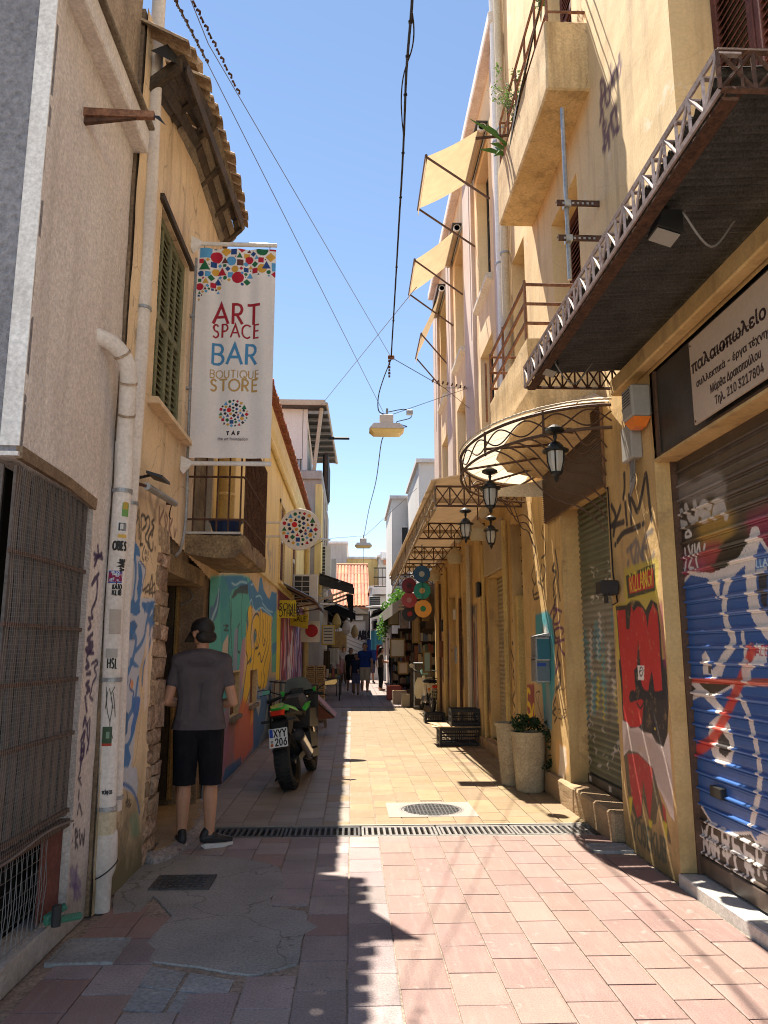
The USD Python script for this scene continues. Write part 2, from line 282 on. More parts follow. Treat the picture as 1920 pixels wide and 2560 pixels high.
surf('grey_stucco', (.27, .25, .26), (.21, .195, .205), scale=1.0, bump=1.0, bump_scale=26, bump_dist=.035, fine_scale=26, fine=.2)
surf('white_trim', (.78, .72, .67), (.66, .59, .54), scale=3, streak=.3, streak_col=(.25, .2, .17), bump=.2)
surf('brown_stucco', (.5, .38, .27), (.34, .26, .18), scale=2.5, bump=.8, bump_scale=60, bump_dist=.012, streak=.7, streak_col=(.12, .09, .07), fine=.25)
surf('old_plaster', (.78, .6, .39), (.64, .47, .29), scale=1.6, fine=.08, bump=.4, bump_scale=30, bump_dist=.01, streak=.55, streak_col=(.2, .13, .08), cracks=.5, paint=True, wear=.3, dirt=((.16, .13, .07), .9, .9), spots=((.42, .31, .21), 3.0, .62))
surf('rubble_stone', (.48, .35, .25), (.32, .22, .15), scale=7, bump=1.0, bump_scale=18, bump_dist=.03, fine=.3, fine_scale=30, rnd=.25, rnd_hue=.01)
surf('brown_render', (.3, .2, .12), (.17, .11, .065), scale=3.5, bump=.6, bump_scale=25, bump_dist=.015, streak=.5, fine=.25)
surf('mural_wall', (.74, .55, .3), (.64, .46, .24), scale=1.5, bump=.35, bump_scale=40, streak=.2, paint=True, wear=.18, dirt=((.17, .13, .1), .5, .6))
surf('yellow_plaster', (.84, .64, .26), (.77, .56, .21), scale=.8, bump=.2, bump_scale=40, fine=.05, streak=.5, streak_col=(.35, .24, .12), paint=True, wear=.2)
surf('yellow_trim', (.83, .67, .33), (.76, .59, .27), scale=1.5, bump=.15, streak=.35, streak_col=(.4, .28, .15))
surf('grey_plaster', (.5, .46, .41), (.4, .36, .32), scale=.8, bump=.2, streak=.5, streak_col=(.2, .17, .15))
surf('cream_plaster', (.8, .6, .33), (.72, .51, .26), scale=1.1, bump=.3, bump_scale=30, fine=.06, spots=((.78, .64, .44), 1.6, .6), streak=.6, streak_col=(.36, .24, .13), paint=True, wear=.35, cracks=.12)
surf('pale_plaster', (.8, .61, .37), (.73, .53, .3), scale=.9, bump=.2, bump_scale=40, fine=.06, streak=.55, streak_col=(.42, .3, .2), paint=True)
surf('lilac_plaster', (.62, .5, .42), (.54, .43, .36), scale=1.0, bump=.2, fine=.06, streak=.5, streak_col=(.36, .27, .22), paint=True)
surf('white_plaster_far', (.74, .7, .66), (.66, .62, .58), scale=.5, bump=.1, streak=.2, streak_col=(.45, .4, .37))
surf('ochre_pillar', (.66, .45, .2), (.54, .35, .14), scale=2.2, fine=.08, bump=.45, bump_scale=35, spots=((.42, .27, .12), 2.6, .6), streak=.6, streak_col=(.25, .16, .08), paint=True, wear=.42, dirt=((.2, .15, .07), .6, .8))
surf('balcony_plaster', (.72, .52, .28), (.62, .42, .2), scale=2.5, bump=.4, bump_scale=25, streak=.75, streak_col=(.26, .17, .08), cracks=.35)
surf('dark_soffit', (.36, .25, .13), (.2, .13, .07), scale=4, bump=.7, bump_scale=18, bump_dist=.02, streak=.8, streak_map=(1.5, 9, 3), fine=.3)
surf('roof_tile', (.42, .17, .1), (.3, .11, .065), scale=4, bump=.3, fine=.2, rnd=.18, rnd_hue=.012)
surf('roof_tile_sunlit_tone', (.55, .24, .14), (.43, .17, .1), scale=3, bump=.3, fine=.2, rnd=.18, rnd_hue=.012)  # brighter copy of the roof tile, sunlight put into the colour
surf('sandy_tile', (.5, .36, .22), (.3, .2, .12), scale=5, bump=.4, fine=.25, rnd=.15)
surf('old_wood', (.11, .075, .047), (.045, .032, .022), scale=3, bump=.7, bump_scale=22, streak=.8, streak_map=(14, 1.2, 14), streak_col=(.03, .02, .014), fine=.3)
surf('grey_wood', (.3, .24, .17), (.18, .14, .1), scale=3, bump=.6, bump_scale=30, streak=.7, streak_map=(14, 1.5, 14), fine=.25)
surf('green_shutter', (.2, .2, .11), (.14, .14, .075), scale=4, bump=.4, fine=.2, streak=.5, streak_col=(.24, .2, .13), streak_map=(9, 9, 1.5))
surf('brown_shutter', (.2, .075, .04), (.14, .05, .028), scale=5, bump=.3, fine=.2)
surf('maroon_shutter', (.17, .06, .045), (.11, .038, .03), scale=5, bump=.3, fine=.2)
surf('rust_iron', (.13, .06, .035), (.07, .035, .022), scale=14, rough=.75, bump=.5, bump_scale=120, fine=.3)
surf('rust_rail', (.3, .14, .075), (.17, .075, .045), scale=10, rough=.8, bump=.4, bump_scale=120, fine=.3)
surf('truss_paint', (.5, .4, .37), (.38, .29, .26), scale=9, rough=.6, fine=.2, spots=((.2, .09, .05), 14, .62))
surf('brown_paint', (.12, .065, .04), (.08, .045, .03), scale=9, rough=.55, fine=.2)
surf('corrugated_roof', (.1, .095, .09), (.065, .06, .055), scale=5, rough=.6, fine=.3, fine_scale=90, metal=.2)
surf('dark_awning', (.035, .032, .03), (.022, .02, .018), scale=5, rough=.8)
surf('pvc_pipe', (.76, .7, .64), (.68, .61, .55), scale=3, rough=.42, fine=.1, bump=.08, streak=.35, streak_col=(.28, .21, .15), paint=True, dirt=((.25, .2, .16), .5, .5))
surf('pvc_beige', (.62, .52, .36), (.55, .45, .3), scale=3, rough=.5, streak=.3)
surf('ochre_pipe', (.6, .42, .15), (.52, .35, .12), scale=3, rough=.55, streak=.3, dirt=((.3, .2, .1), .5, .4))
surf('galvanised', (.42, .43, .44), (.32, .33, .34), scale=9, rough=.45, metal=.7, fine=.15)
surf('white_paint', (.74, .72, .7), (.66, .63, .6), scale=4, rough=.4, fine=.08)
surf('banner_cloth', (.6, .58, .58), (.55, .53, .53), scale=1.5, rough=.75, fine=.05, bump=.1, bump_scale=400)
surf('shutter_brown', (.085, .06, .045), (.06, .042, .03), scale=5, rough=.38, spec=.5, fine=.12, bump=.05, streak=.4, streak_col=(.13, .1, .08), streak_map=(8, 8, .6), paint=True, wear=.12)
surf('shutter_green', (.12, .13, .085), (.09, .095, .06), scale=4, rough=.4, spec=.5, fine=.15, bump=.05, paint=True, wear=.3)
surf('shutter_beige', (.4, .33, .22), (.32, .26, .17), scale=5, rough=.5, fine=.15, paint=True, bump=.05)
surf('fascia_board', (.06, .052, .045), (.045, .038, .033), scale=3, rough=.5, streak=.5, streak_col=(.1, .08, .06))
surf('sign_board', (.55, .43, .33), (.49, .38, .29), scale=2, rough=.5, fine=.05, bump=.04)
flat('sign_ink', (.035, .018, .018)); surf('mesh_fascia', (.25, .14, .075), (.19, .105, .055), scale=4, rough=.7, fine=.2)
surf('canopy_white', (.74, .66, .52), (.66, .57, .43), scale=2, rough=.5, streak=.3, streak_col=(.45, .36, .24))
surf('canopy_beige', (.5, .4, .29), (.44, .34, .24), scale=2, rough=.7, streak=.25, streak_col=(.3, .22, .15))
surf('step_stone', (.44, .31, .18), (.36, .24, .13), scale=5, bump=.6, bump_scale=60, fine=.25, fine_scale=90)
surf('sill_marble', (.6, .57, .52), (.5, .47, .43), scale=4, rough=.4)
surf('tile_red', (.3, .195, .165), (.255, .165, .142), scale=3.0, rough=.62, fine=.16, fine_scale=120, bump=.35, bump_scale=140, rnd=.1, rnd_hue=.008, spots=((.29, .22, .19), 6.0, .6), streak=.5, streak_col=(.3, .23, .195), streak_map=(26, 3, 3))
surf('tile_worn', (.35, .28, .265), (.27, .215, .205), scale=3.0, rough=.65, fine=.2, fine_scale=90, bump=.5, bump_scale=110, rnd=.2, rnd_hue=.02, spots=((.1, .1, .11), 13.0, .63))
surf('tile_yellow', (.285, .205, .12), (.245, .17, .092), scale=2.0, rough=.55, fine=.1, fine_scale=110, bump=.25, bump_scale=120, rnd=.13, rnd_hue=.012, streak=.3, streak_col=(.33, .26, .175), streak_map=(22, 3, 3))
surf('tile_grey', (.33, .275, .23), (.27, .225, .185), scale=3.0, rough=.55, fine=.2, fine_scale=100, bump=.35, bump_scale=120, rnd=.16, rnd_hue=.012, spots=((.17, .15, .14), 11.0, .62))
surf('mortar', (.36, .28, .22), (.27, .21, .165), scale=4, bump=.5, fine=.3)
surf('concrete_patch', (.34, .32, .3), (.26, .25, .235), scale=2.2, bump=.6, bump_scale=60, fine=.2, fine_scale=70, spots=((.12, .115, .11), 3.0, .63), cracks=.55)
surf('slab_grey', (.34, .34, .33), (.26, .26, .255), scale=4, bump=.5, fine=.2, rnd=.1)
surf('asphalt_ground', (.3, .26, .22), (.22, .19, .16), scale=2, bump=.3)
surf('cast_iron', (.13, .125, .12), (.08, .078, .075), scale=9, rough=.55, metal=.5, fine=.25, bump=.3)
surf('iron_sunlit_tone', (.28, .26, .24), (.26, .24, .22), scale=9, rough=.55, metal=.3, fine=.25, bump=.3)  # lighter copy of the cast iron; its colour carries the sunlight
surf('concrete_light', (.3, .265, .225), (.34, .3, .25), scale=4, bump=.4, fine=.15)
surf('old_kerb', (.4, .37, .36), (.28, .24, .23), scale=5, bump=.4, fine=.25, spots=((.2, .11, .1), 6, .62))
flat('black_rubber', (.014, .014, .014), .75); flat('black_plastic', (.02, .02, .021), .45); flat('black_metal', (.02, .019, .018), .45, metal=.3); flat('interior_shade_black', (.012, .011, .01), .9, .1)  # the last near-black stands in for the shade of unlit interiors
flat('wire_black', (.012, .012, .014), .6); flat('wire_steel', (.16, .15, .15), .5, metal=.4); flat('net_cord', (.2, .17, .15), .8)
surf('grille_strip', (.12, .095, .085), (.075, .06, .053), scale=6, rough=.6, fine=.25, streak=.4, streak_col=(.2, .12, .08))
flat('green_hose', (.06, .2, .13), .5); flat('grey_plastic', (.33, .31, .28), .5); flat('ac_white', (.62, .59, .54), .5); flat('ac_dark', (.035, .034, .033), .6)
flat('steel', (.55, .55, .56), .25, metal=1.0); flat('mirror', (.75, .8, .88), .05, metal=1.0, bump=0); flat('green_plastic', (.03, .42, .06), .28, .5, coat=.5); flat('tail_red', (.55, .03, .015), .2, .6, coat=.6)
flat('lens_orange', (.75, .2, .03), .25, .6); flat('plate_white', (.72, .71, .68), .45); flat('plate_blue', (.02, .07, .36), .45); flat('cream_enamel', (.62, .55, .4), .35, coat=.3)
flat('skin', (.46, .235, .14), .5, .4); flat('skin_dark', (.3, .16, .1), .5, .4); flat('hair_black', (.012, .01, .009), .6); flat('sole_white', (.6, .56, .53), .6); flat('shoe_grey', (.34, .29, .25), .7)
surf('tshirt_grey', (.105, .09, .095), (.085, .073, .078), scale=9, rough=.95, spec=.1, fine=.12, fine_scale=160, bump=.25, bump_scale=160)
surf('shorts_black', (.007, .007, .01), (.011, .011, .014), scale=9, rough=.9, spec=.15, fine=.1)
flat('cloth_blue', (.02, .045, .19), .9, .1); flat('cloth_navy', (.018, .022, .05), .9, .1); flat('cloth_beige', (.42, .34, .25), .9, .1); flat('cloth_greyblue', (.1, .1, .16), .9, .1); flat('cloth_black', (.014, .013, .015), .9, .1)
flat('cloth_brown', (.09, .06, .04), .9, .1); flat('cloth_white', (.6, .57, .54), .9, .1); flat('cloth_pink', (.45, .25, .27), .9, .1); flat('cloth_teal', (.05, .2, .28), .9, .1); flat('cloth_red', (.42, .03, .02), .9, .1)
flat('lamp_grey', (.6, .57, .55), .45); flat('lamp_lens', (.66, .52, .22), .25, .5); flat('lantern_glass', (.48, .45, .38), .25, .5); flat('shade_cream', (.5, .42, .27), .5); flat('antenna_alu', (.6, .6, .6), .4, metal=.5)
surf('awning_cloth', (.66, .5, .27), (.62, .46, .24), scale=3, rough=.85, fine=.06, bump=.1, bump_scale=200)
surf('planter_concrete', (.45, .37, .24), (.34, .27, .17), scale=4, bump=.4, bump_scale=40, fine=.2, streak=.4, streak_col=(.2, .15, .09))
surf('cardboard', (.5, .37, .22), (.43, .31, .18), scale=4, rough=.9, fine=.1); surf('wicker', (.4, .28, .15), (.26, .17, .09), scale=30, rough=.9, fine=.3)
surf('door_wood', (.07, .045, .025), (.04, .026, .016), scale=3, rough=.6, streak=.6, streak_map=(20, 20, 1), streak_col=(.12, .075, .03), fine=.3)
surf('ochre_wood', (.3, .19, .06), (.2, .12, .04), scale=5, rough=.6, fine=.3, streak=.5)
def thincloth(name, c, f):
    N = {'g': ('geometry', {}), 'n': ('noise_texture', {'scale': 5.0, 'detail': 4.0}), 'r': ('rgb_ramp', {'ramp': [(.35, c), (.65, tuple(x * .88 for x in c))]}), 'p': ('principled_bsdf', {'roughness': .7, 'specular_ior_level': .2}), 't': ('translucent_bsdf', {}), 'm': ('mix_closure', {'fac': f})}
    MATS[name] = usdkit.material(stage, '/World/Looks/' + name, N, [('g.position', 'n.vector'), ('n.fac', 'r.fac'), ('r.color', 'p.base_color'), ('r.color', 't.color'), ('p.BSDF', 'm.closure1'), ('t.BSDF', 'm.closure2')], surface='m.closure')
thincloth('awning_fabric', (.62, .46, .27), .4); thincloth('canopy_sheet', (.8, .7, .54), .4); thincloth('beige_sheet', (.66, .54, .4), .3)
def leafmat(name, c1, c2):
    N = {'oi': ('geometry', {}), 'r': ('rgb_ramp', {'ramp': [(0.0, c1), (1.0, c2)]}), 'p': ('principled_bsdf', {'roughness': .5, 'specular_ior_level': .35}), 't': ('translucent_bsdf', {}), 'm': ('mix_closure', {'fac': .35})}
    MATS[name] = usdkit.material(stage, '/World/Looks/' + name, N, [('oi.random_per_island', 'r.fac'), ('r.color', 'p.base_color'), ('r.color', 't.color'), ('p.BSDF', 'm.closure1'), ('t.BSDF', 'm.closure2')], surface='m.closure')
leafmat('leaf_dark', (.02, .05, .018), (.05, .1, .03)); leafmat('leaf_vine', (.08, .2, .02), (.2, .36, .04)); leafmat('leaf_light', (.13, .2, .06), (.25, .32, .12)); leafmat('leaf_aloe', (.12, .25, .06), (.2, .34, .1))
N = {'f': ('fresnel', {'IOR': 1.5}), 't': ('transparent_bsdf', {'color': (.75, .8, .82)}), 'g': ('glossy_bsdf', {'roughness': .03, 'color': (.9, .9, .9)}), 'm': ('mix_closure', {})}
MATS['window_glass'] = usdkit.material(stage, '/World/Looks/window_glass', N, [('f.fac', 'm.fac'), ('t.BSDF', 'm.closure1'), ('g.BSDF', 'm.closure2')], surface='m.closure')
N = {'p': ('principled_bsdf', {'base_color': (.2, .22, .2), 'roughness': .1}), 't': ('transparent_bsdf', {'color': (.6, .62, .6)}), 'm': ('mix_closure', {'fac': .45})}
MATS['smoked_screen'] = usdkit.material(stage, '/World/Looks/smoked_screen', N, [('t.BSDF', 'm.closure1'), ('p.BSDF', 'm.closure2')], surface='m.closure')
_inks = {}
def ink(c, rough=.6):
    k = tuple(round(x, 3) for x in c) + (rough,)
    if k not in _inks: _inks[k] = surf('ink_%d' % len(_inks), c, tuple(x * .9 for x in c), rough=rough, fine=.05, bump=0)
    return _inks[k]
M = MATS
# ---------------------------------------------------------------- ground
gx = np.unique(np.concatenate([np.linspace(-250, -6, 12), np.linspace(-6, 6, 7), np.linspace(6, 250, 12)])); gy = np.linspace(-60, 440, 30)
GX, GY = np.meshgrid(gx, gy, indexing='ij'); n = len(gy); i, j = np.meshgrid(np.arange(len(gx) - 1), np.arange(n - 1), indexing='ij')
q = np.stack([i * n + j, (i + 1) * n + j, (i + 1) * n + j + 1, i * n + j + 1], -1).reshape(-1, 4)
solo('ground', (np.stack([GX, GY, np.full_like(GX, -.16)], -1).reshape(-1, 3), q), M['asphalt_ground'], None, None, kind='structure')
pave = setting('street_paving')
bed = MB(); bed.box(-1.75, 2.6, .8, 6.90, -.15, -.009); bed.box(-1.75, 2.6, 7.33, 46, -.15, -.009)
part(pave, 'mortar_bed', bed, M['mortar'])
def n4(p): return nat('d', p)
C4 = lambda ps: [tuple(atZ(0 + a * .38577, 1920 + b * .38577)[:2]) for a, b in ps]
patch_poly = Polygon(C4([(930, 615), (1130, 560), (1440, 575), (1659, 600), (1809, 640), (1849, 760), (1759, 840), (1754, 900), (1989, 930), (1985, 990), (2064, 1030), (1969, 1075), (1949, 1180), (1929, 1265), (1659, 1340), (1500, 1330), (1200, 1275), (970, 1250), (1000, 1180), (960, 1130), (1110, 960), (990, 830), (900, 930), (740, 945), (742, 770), (890, 640)])).buffer(0)
pv = np.array(patch_poly.exterior.segmentize(.03).coords); pv = pv + .03 * (np.stack([fbm(np.c_[pv * 9, pv[:, :1] * 0], 3), fbm(np.c_[pv * 9, pv[:, :1] * 0], 4)], 1) - .5)
patch_poly = Polygon(pv).buffer(0)
slab_quad = Polygon(C4([(930, 1265), (1530, 1370), (1430, 1600), (700, 1560)]))
covers = {'sqA': (-1.13, 5.62, .2, .16), 'sqB': (-1.36, 4.42, .17, .17), 'sqC': (2.06, 6.42, .16, .12)}
cover_u = unary_union([sbox(c[0] - c[2], c[1] - c[3], c[0] + c[2], c[1] + c[3]) for c in covers.values()])
def tile(x0, x1, y0, y1, top, tilt, b=.006):
    z = [top + tilt[0] * a + tilt[1] * c for a, c in ((-1, -1), (1, -1), (1, 1), (-1, 1))]
    o = [(x0, y0), (x1, y0), (x1, y1), (x0, y1)]; s = [(1, 1), (-1, 1), (-1, -1), (1, -1)]
    v = [(a, c, -.03) for a, c in o] + [(a, c, z[k] - b * .3) for k, (a, c) in enumerate(o)] + [(a + s[k][0] * b, c + s[k][1] * b, z[k]) for k, (a, c) in enumerate(o)]
    f = [[0, 1, 5, 4], [1, 2, 6, 5], [2, 3, 7, 6], [3, 0, 4, 7], [4, 5, 9, 8], [5, 6, 10, 9], [6, 7, 11, 10], [7, 4, 8, 11], [8, 9, 10, 11]]
    return np.array(v, float), np.array(f)
def lay(parent, X0, cols, dx, Y0, Y1, dy, pick, maxparts, skip=None, gap=.004):
    rnd = random.Random(11); rows = []; rest = {}
    for c in range(cols):
        y = Y0 - (c % 2) * dy * .5 - rnd.uniform(0, .03)
        while y < Y1 - .03:
            a, b = max(y, Y0), min(y + dy, Y1); y += dy
            if b - a < .05: continue
            rows.append((a, c, b))
    rows.sort(); k = 0
    for a, c, b in rows:
        x0, x1 = X0 + c * dx, X0 + (c + 1) * dx; r = sbox(x0, a, x1, b)
        if skip is not None and skip.intersection(r).area > .55 * r.area: continue
        g = gap * rnd.uniform(.6, 1.5)
        m = tile(x0 + g, x1 - g * rnd.uniform(.6, 1.3), a + g, b - g * .8, rnd.uniform(-.001, .0008), (rnd.uniform(-.0008, .0008), rnd.uniform(-.0006, .0006)))
        mat = pick((x0 + x1) / 2, (a + b) / 2, rnd)
        if k < maxparts: part(parent, 'tile', m, mat); k += 1
        else: rest.setdefault(mat, MB()).add(m)
    for mat, mb in rest.items(): part(parent, 'far_tile', mb, mat, kind='stuff')
red = thing('red_paving', None, None, kind='structure')
lay(red, -1.48, 15, .245, 2.35, 6.9, .35, lambda x, y, r: M['tile_worn'] if x < .12 and r.random() < (.97 if x > -.9 else .72) else M['tile_red'], 290, unary_union([patch_poly, slab_quad, cover_u]))
yel = thing('yellow_paving', None, None, kind='structure')
man_r = sbox(.36, 7.66, 1.22, 8.36)
lay(yel, -1.48, 16, .245, 7.34, 22.0, .33, lambda x, y, r: M['tile_grey'] if x < -.1 + r.uniform(-.1, .1) else M['tile_yellow'], 290, unary_union([man_r]))
far = thing('far_paving', None, None, kind='structure')
ff = MB(); fr = MB(); rnd = random.Random(3)
for c in range(13):
    for r_ in range(66):
        m = tile(-1.5 + c * .3 + .006, -1.5 + (c + 1) * .3 - .006, 22.06 + r_ * .34 + .006, 22.06 + (r_ + 1) * .34 - .006, rnd.uniform(.016, .02), (0, 0))
        (ff if (c * 7 + r_) % 3 else fr).add(m)
part(far, 'far_tile', ff, M['tile_worn'], kind='stuff'); part(far, 'far_tile', fr, M['tile_red'], kind='stuff')
kb = thing('concrete_patch', None, None, kind='structure')
part(kb, 'patch_slab', prism(patch_poly, .028, lambda a, b, c: (a, b, c - .0265)), M['concrete_patch'])
pz_ = np.array(slab_quad.exterior.coords)[:4]
for ii in range(2):
    for jj in range(2):
        def bl(s, t): return (1 - s) * (1 - t) * pz_[0] + s * (1 - t) * pz_[1] + s * t * pz_[2] + (1 - s) * t * pz_[3]
        e = .02; qd = Polygon([bl(ii / 2 + e, jj / 2 + e), bl((ii + 1) / 2 - e, jj / 2 + e), bl((ii + 1) / 2 - e, (jj + 1) / 2 - e), bl(ii / 2 + e, (jj + 1) / 2 - e)])
        part(kb, 'grey_slab', prism(qd, .03 + .002 * ii, lambda a, b, c: (a, b, c - .034)), M['slab_grey'])
# drain across the street
ch = MB(); ch.box(-1.3, 2.1, 6.9, 6.925, -.15, -.004); ch.box(-1.3, 2.1, 7.3, 7.335, -.15, .006); ch.box(-1.3, 2.1, 6.925, 7.3, -.155, -.13)
part(pave, 'drain_channel', ch, M['concrete_light'])
gl = ['iron drain grate at the man\'s feet, leftmost of the row', 'iron drain grate second from the man, fully in shade', 'iron drain grate third from the left, half lit by the sun', 'sunlit iron drain grate nearest the round manhole cover', 'sunlit iron drain grate at the right end below the stone step']
for k in range(5):
    x0 = -1.24 + k * .668; t = thing('drain_grate', gl[k], 'drain grate', (x0, 6.93, 0), group='grates of the drain across the street'); mt = M['cast_iron'] if k < 2 else M['iron_sunlit_tone']
    fm = MB(); fm.box(x0, x0 + .655, 6.93, 6.965, -.03, .0, .004); fm.box(x0, x0 + .655, 7.25, 7.295, -.03, .0, .004); fm.box(x0, x0 + .02, 6.965, 7.25, -.03, -.001); fm.box(x0 + .635, x0 + .655, 6.965, 7.25, -.03, -.001)
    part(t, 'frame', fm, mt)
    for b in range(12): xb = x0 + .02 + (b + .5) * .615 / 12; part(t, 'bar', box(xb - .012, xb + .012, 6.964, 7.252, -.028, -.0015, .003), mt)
# manhole covers
mh = thing('round_manhole_cover', 'round cast iron manhole cover in the sunlit yellow paving', 'manhole cover', (.8, 8.0, 0))
part(mh, 'surround', prism(man_r.difference(Point(.8, 8.0).buffer(.325, 32)), .03, lambda a, b, c: (a, b, c - .028)), M['concrete_light'])
part(mh, 'frame', lathe([(.325, -.03), (.325, .002), (.3, .002), (.298, -.006)], 48, (.8, 8.0, 0)), M['iron_sunlit_tone'])
part(mh, 'lid', lathe([(.294, -.03), (.294, -.001), (.286, .001), (.2, .001), (.0001, .001)], 48, (.8, 8.0, 0)), M['iron_sunlit_tone'])
rb = MB()
for a in np.arange(-.27, .28, .036):
    h_ = math.sqrt(max(.275 ** 2 - a * a, 0))
    if h_ > .02: rb.box(.8 - h_, .8 + h_, 8 + a - .006, 8 + a + .006, .0005, .005); rb.box(.8 + a - .006, .8 + a + .006, 8 - h_, 8 + h_, .0008, .0053)
part(mh, 'ribs', rb, M['cast_iron'])
def sqcover(key, label, grid, mt):
    x, y, hx, hy = covers[key]; t = thing('square_manhole_cover', label, 'manhole cover', (x, y, 0))
    f_ = MB()
    for a in ((x - hx, x + hx, y - hy, y - hy + .022), (x - hx, x + hx, y + hy - .022, y + hy), (x - hx, x - hx + .022, y - hy + .022, y + hy - .022), (x + hx - .022, x + hx, y - hy + .022, y + hy - .022)): f_.box(*a, -.02, .014, .003)
    part(t, 'frame', f_, mt); part(t, 'lid', box(x - hx + .024, x + hx - .024, y - hy + .024, y + hy - .024, -.02, .009), mt)
    if grid:
        g_ = MB()
        for u in range(8):
            for w in range(6): g_.box(x - hx + .045 + u * .04, x - hx + .07 + u * .04, y - hy + .045 + w * .041, y - hy + .07 + w * .041, .008, .015)
        part(t, 'studs', g_, mt)
sqcover('sqA', 'square iron cover with raised studs in the grey patch near the man', True, M['cast_iron'])
sqcover('sqB', 'flat dark square cover by the foot of the white wall', False, M['slab_grey'])
sqcover('sqC', 'small square cover below the stone step at the red graffiti pillar', False, M['slab_grey'])
# raised doorstep pavement with painted kerb stones, left
st = thing('doorstep_kerb', 'raised stone doorstep with curved worn kerb beside the man', 'kerb', (-1.4, 7.2, 0))
kp = [(-1.5, 6.12), (-1.42, 6.25), (-1.36, 6.55), (-1.33, 6.95), (-1.36, 7.5), (-1.43, 8.0), (-1.52, 8.3)]
top_poly = Polygon(kp + [(-2.1, 8.0), (-2.1, 6.46), (-1.52, 6.46)]).buffer(-.02)
part(st, 'doorstep_slab', prism(top_poly, .13, lambda a, b, c: (a, b, c - .06)), M['step_stone'])
kk = cr(kp, 6)
for a in range(0, 36, 6):
    seg = kk[a:a + 7]; pr = MB(); prof = [(.06, -.03), (.06, .04), (.035, .085), (0, .105), (-.05, .112), (-.05, -.03)]
    V = []
    tt = np.gradient(kk, axis=0)[a:a + 7]; nn = np.stack([tt[:, 1], -tt[:, 0]], 1); nn /= np.linalg.norm(nn, axis=1, keepdims=True)
    s_ = np.linspace(.02, .98, 7)
    for w in range(7):
        p_ = seg[w] if 0 < w < 6 else seg[w] * .985 + seg[3] * .015
        V += [(p_[0] + nn[w, 0] * o, p_[1] + nn[w, 1] * o, z) for o, z in prof]
    V = np.array(V); V[:, 2] *= np.where(V[:, 2] > 0, .62, 1)
    m_ = trimesh.Trimesh(*hull(V)).subdivide(); v_ = np.array(m_.vertices) + .012 * (fbm(np.array(m_.vertices) * 14, 61)[:, None] - .5)
    part(st, 'kerb_stone', (v_, m_.faces), M['old_kerb'])
# ---------------------------------------------------------------- left: white corner building
XW = -1.57
W = thing('white_building', 'white stucco corner building with netted window grille, nearest on the left', 'building', (XW, 4.2, 0))
pt = Paint(); PU = (.028, .012, .055)
L1 = lambda ps: onX('Z1', XW, ps)
for s in ([(635, 220), (640, 290)], [(610, 270), (665, 300)], [(615, 305), (660, 270)], [(630, 300), (615, 350)], [(640, 400), (600, 470), (630, 420), (625, 560), (595, 640), (600, 680)], [(575, 690), (600, 685)], [(578, 700), (588, 740), (570, 760)], [(600, 790), (565, 830), (600, 850), (555, 890), (600, 870), (565, 930)], [(560, 905), (605, 915)],
          [(560, 960), (575, 1000), (555, 1010)], [(560, 1050), (585, 1045)], [(575, 1100), (555, 1120), (580, 1150), (560, 1170)], [(550, 1200), (560, 1290)], [(540, 1390), (550, 1330), (560, 1385)], [(525, 1480), (550, 1420), (540, 1490)], [(525, 1590), (530, 1500)], [(540, 1580), (545, 1510)], [(525, 1545), (545, 1545)], [(520, 1600), (535, 1596)], [(528, 1600), (522, 1650)]):
    pt.line(L1(s), .012, PU, .92, .006)
for s in ([(595, 985), (625, 965), (632, 985), (612, 1010), (625, 1060), (600, 1110), (590, 1160), (582, 1195), (600, 1220)], [(570, 1360), (565, 1440), (572, 1500), (560, 1560)], [(580, 1340), (578, 1440), (570, 1540)]): pt.line(L1(s), .009, PU, .9, .006)
c4 = lambda ps: [tuple(atX(a * .38577, 1920 + b * .38577, XW)[1:]) for a, b in ps]
for s in ([(520, 20), (510, 60), (525, 110)], [(508, 70), (520, 66)], [(510, 150), (508, 200)], [(500, 300), (512, 235), (530, 300)], [(475, 370), (455, 450), (450, 520), (470, 470)], [(490, 520), (490, 400), (505, 440), (490, 460), (505, 515)], [(515, 400), (520, 500), (530, 430), (540, 500), (545, 400)]): pt.line(c4(s), .008, (.05, .04, .05), .95, .004)
for s in ([(450, 640), (500, 850), (470, 700), (520, 830)], [(470, 650), (520, 760), (455, 760)], [(500, 640), (480, 850)]): pt.line(c4(s), .011, (.09, .06, .16), .6, .012)
OPEN = (3.5, 4.63, .14, 2.45)
wp = sbox(3.56, 0, 4.955, 5.08)
painted(W, 'wall', wallgrid(XW, 1, 3.57, 4.955, 0, 5.06, [OPEN], .011, .011, .006, 1, 3), M['white_stucco'], pt)
part(W, 'window_reveal', reveal(XW, 1, (3.57, 4.63, .14, 2.45), .16, 'rtb'), M['white_stucco'])
# the end wall that faces the camera, with the same opening wrapping round the corner
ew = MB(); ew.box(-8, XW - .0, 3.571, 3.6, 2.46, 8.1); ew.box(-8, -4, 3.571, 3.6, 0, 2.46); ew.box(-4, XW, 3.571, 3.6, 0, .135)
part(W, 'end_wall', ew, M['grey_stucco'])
eb = MB(); eb.box(XW - .09, XW + .001, 3.56, 3.57, 2.5, 8.1); part(W, 'corner_bead', eb, M['white_trim'])
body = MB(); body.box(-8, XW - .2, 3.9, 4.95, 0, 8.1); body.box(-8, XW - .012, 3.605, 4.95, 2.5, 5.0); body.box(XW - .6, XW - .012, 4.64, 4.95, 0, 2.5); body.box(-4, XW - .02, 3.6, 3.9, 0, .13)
part(W, 'dark_interior', body, M['interior_shade_black'])  # near-black block, interior shade painted as colour
part(W, 'upper_wall', wallgrid(XW + .0, 1, 3.57, 4.955, 5.2, 8.1, [], .05, .05, .006, 2), M['brown_stucco'], True)
part(W, 'roof_slab', box(-8, XW + .0, 3.56, 4.96, 8.1, 8.3), M['white_trim'])
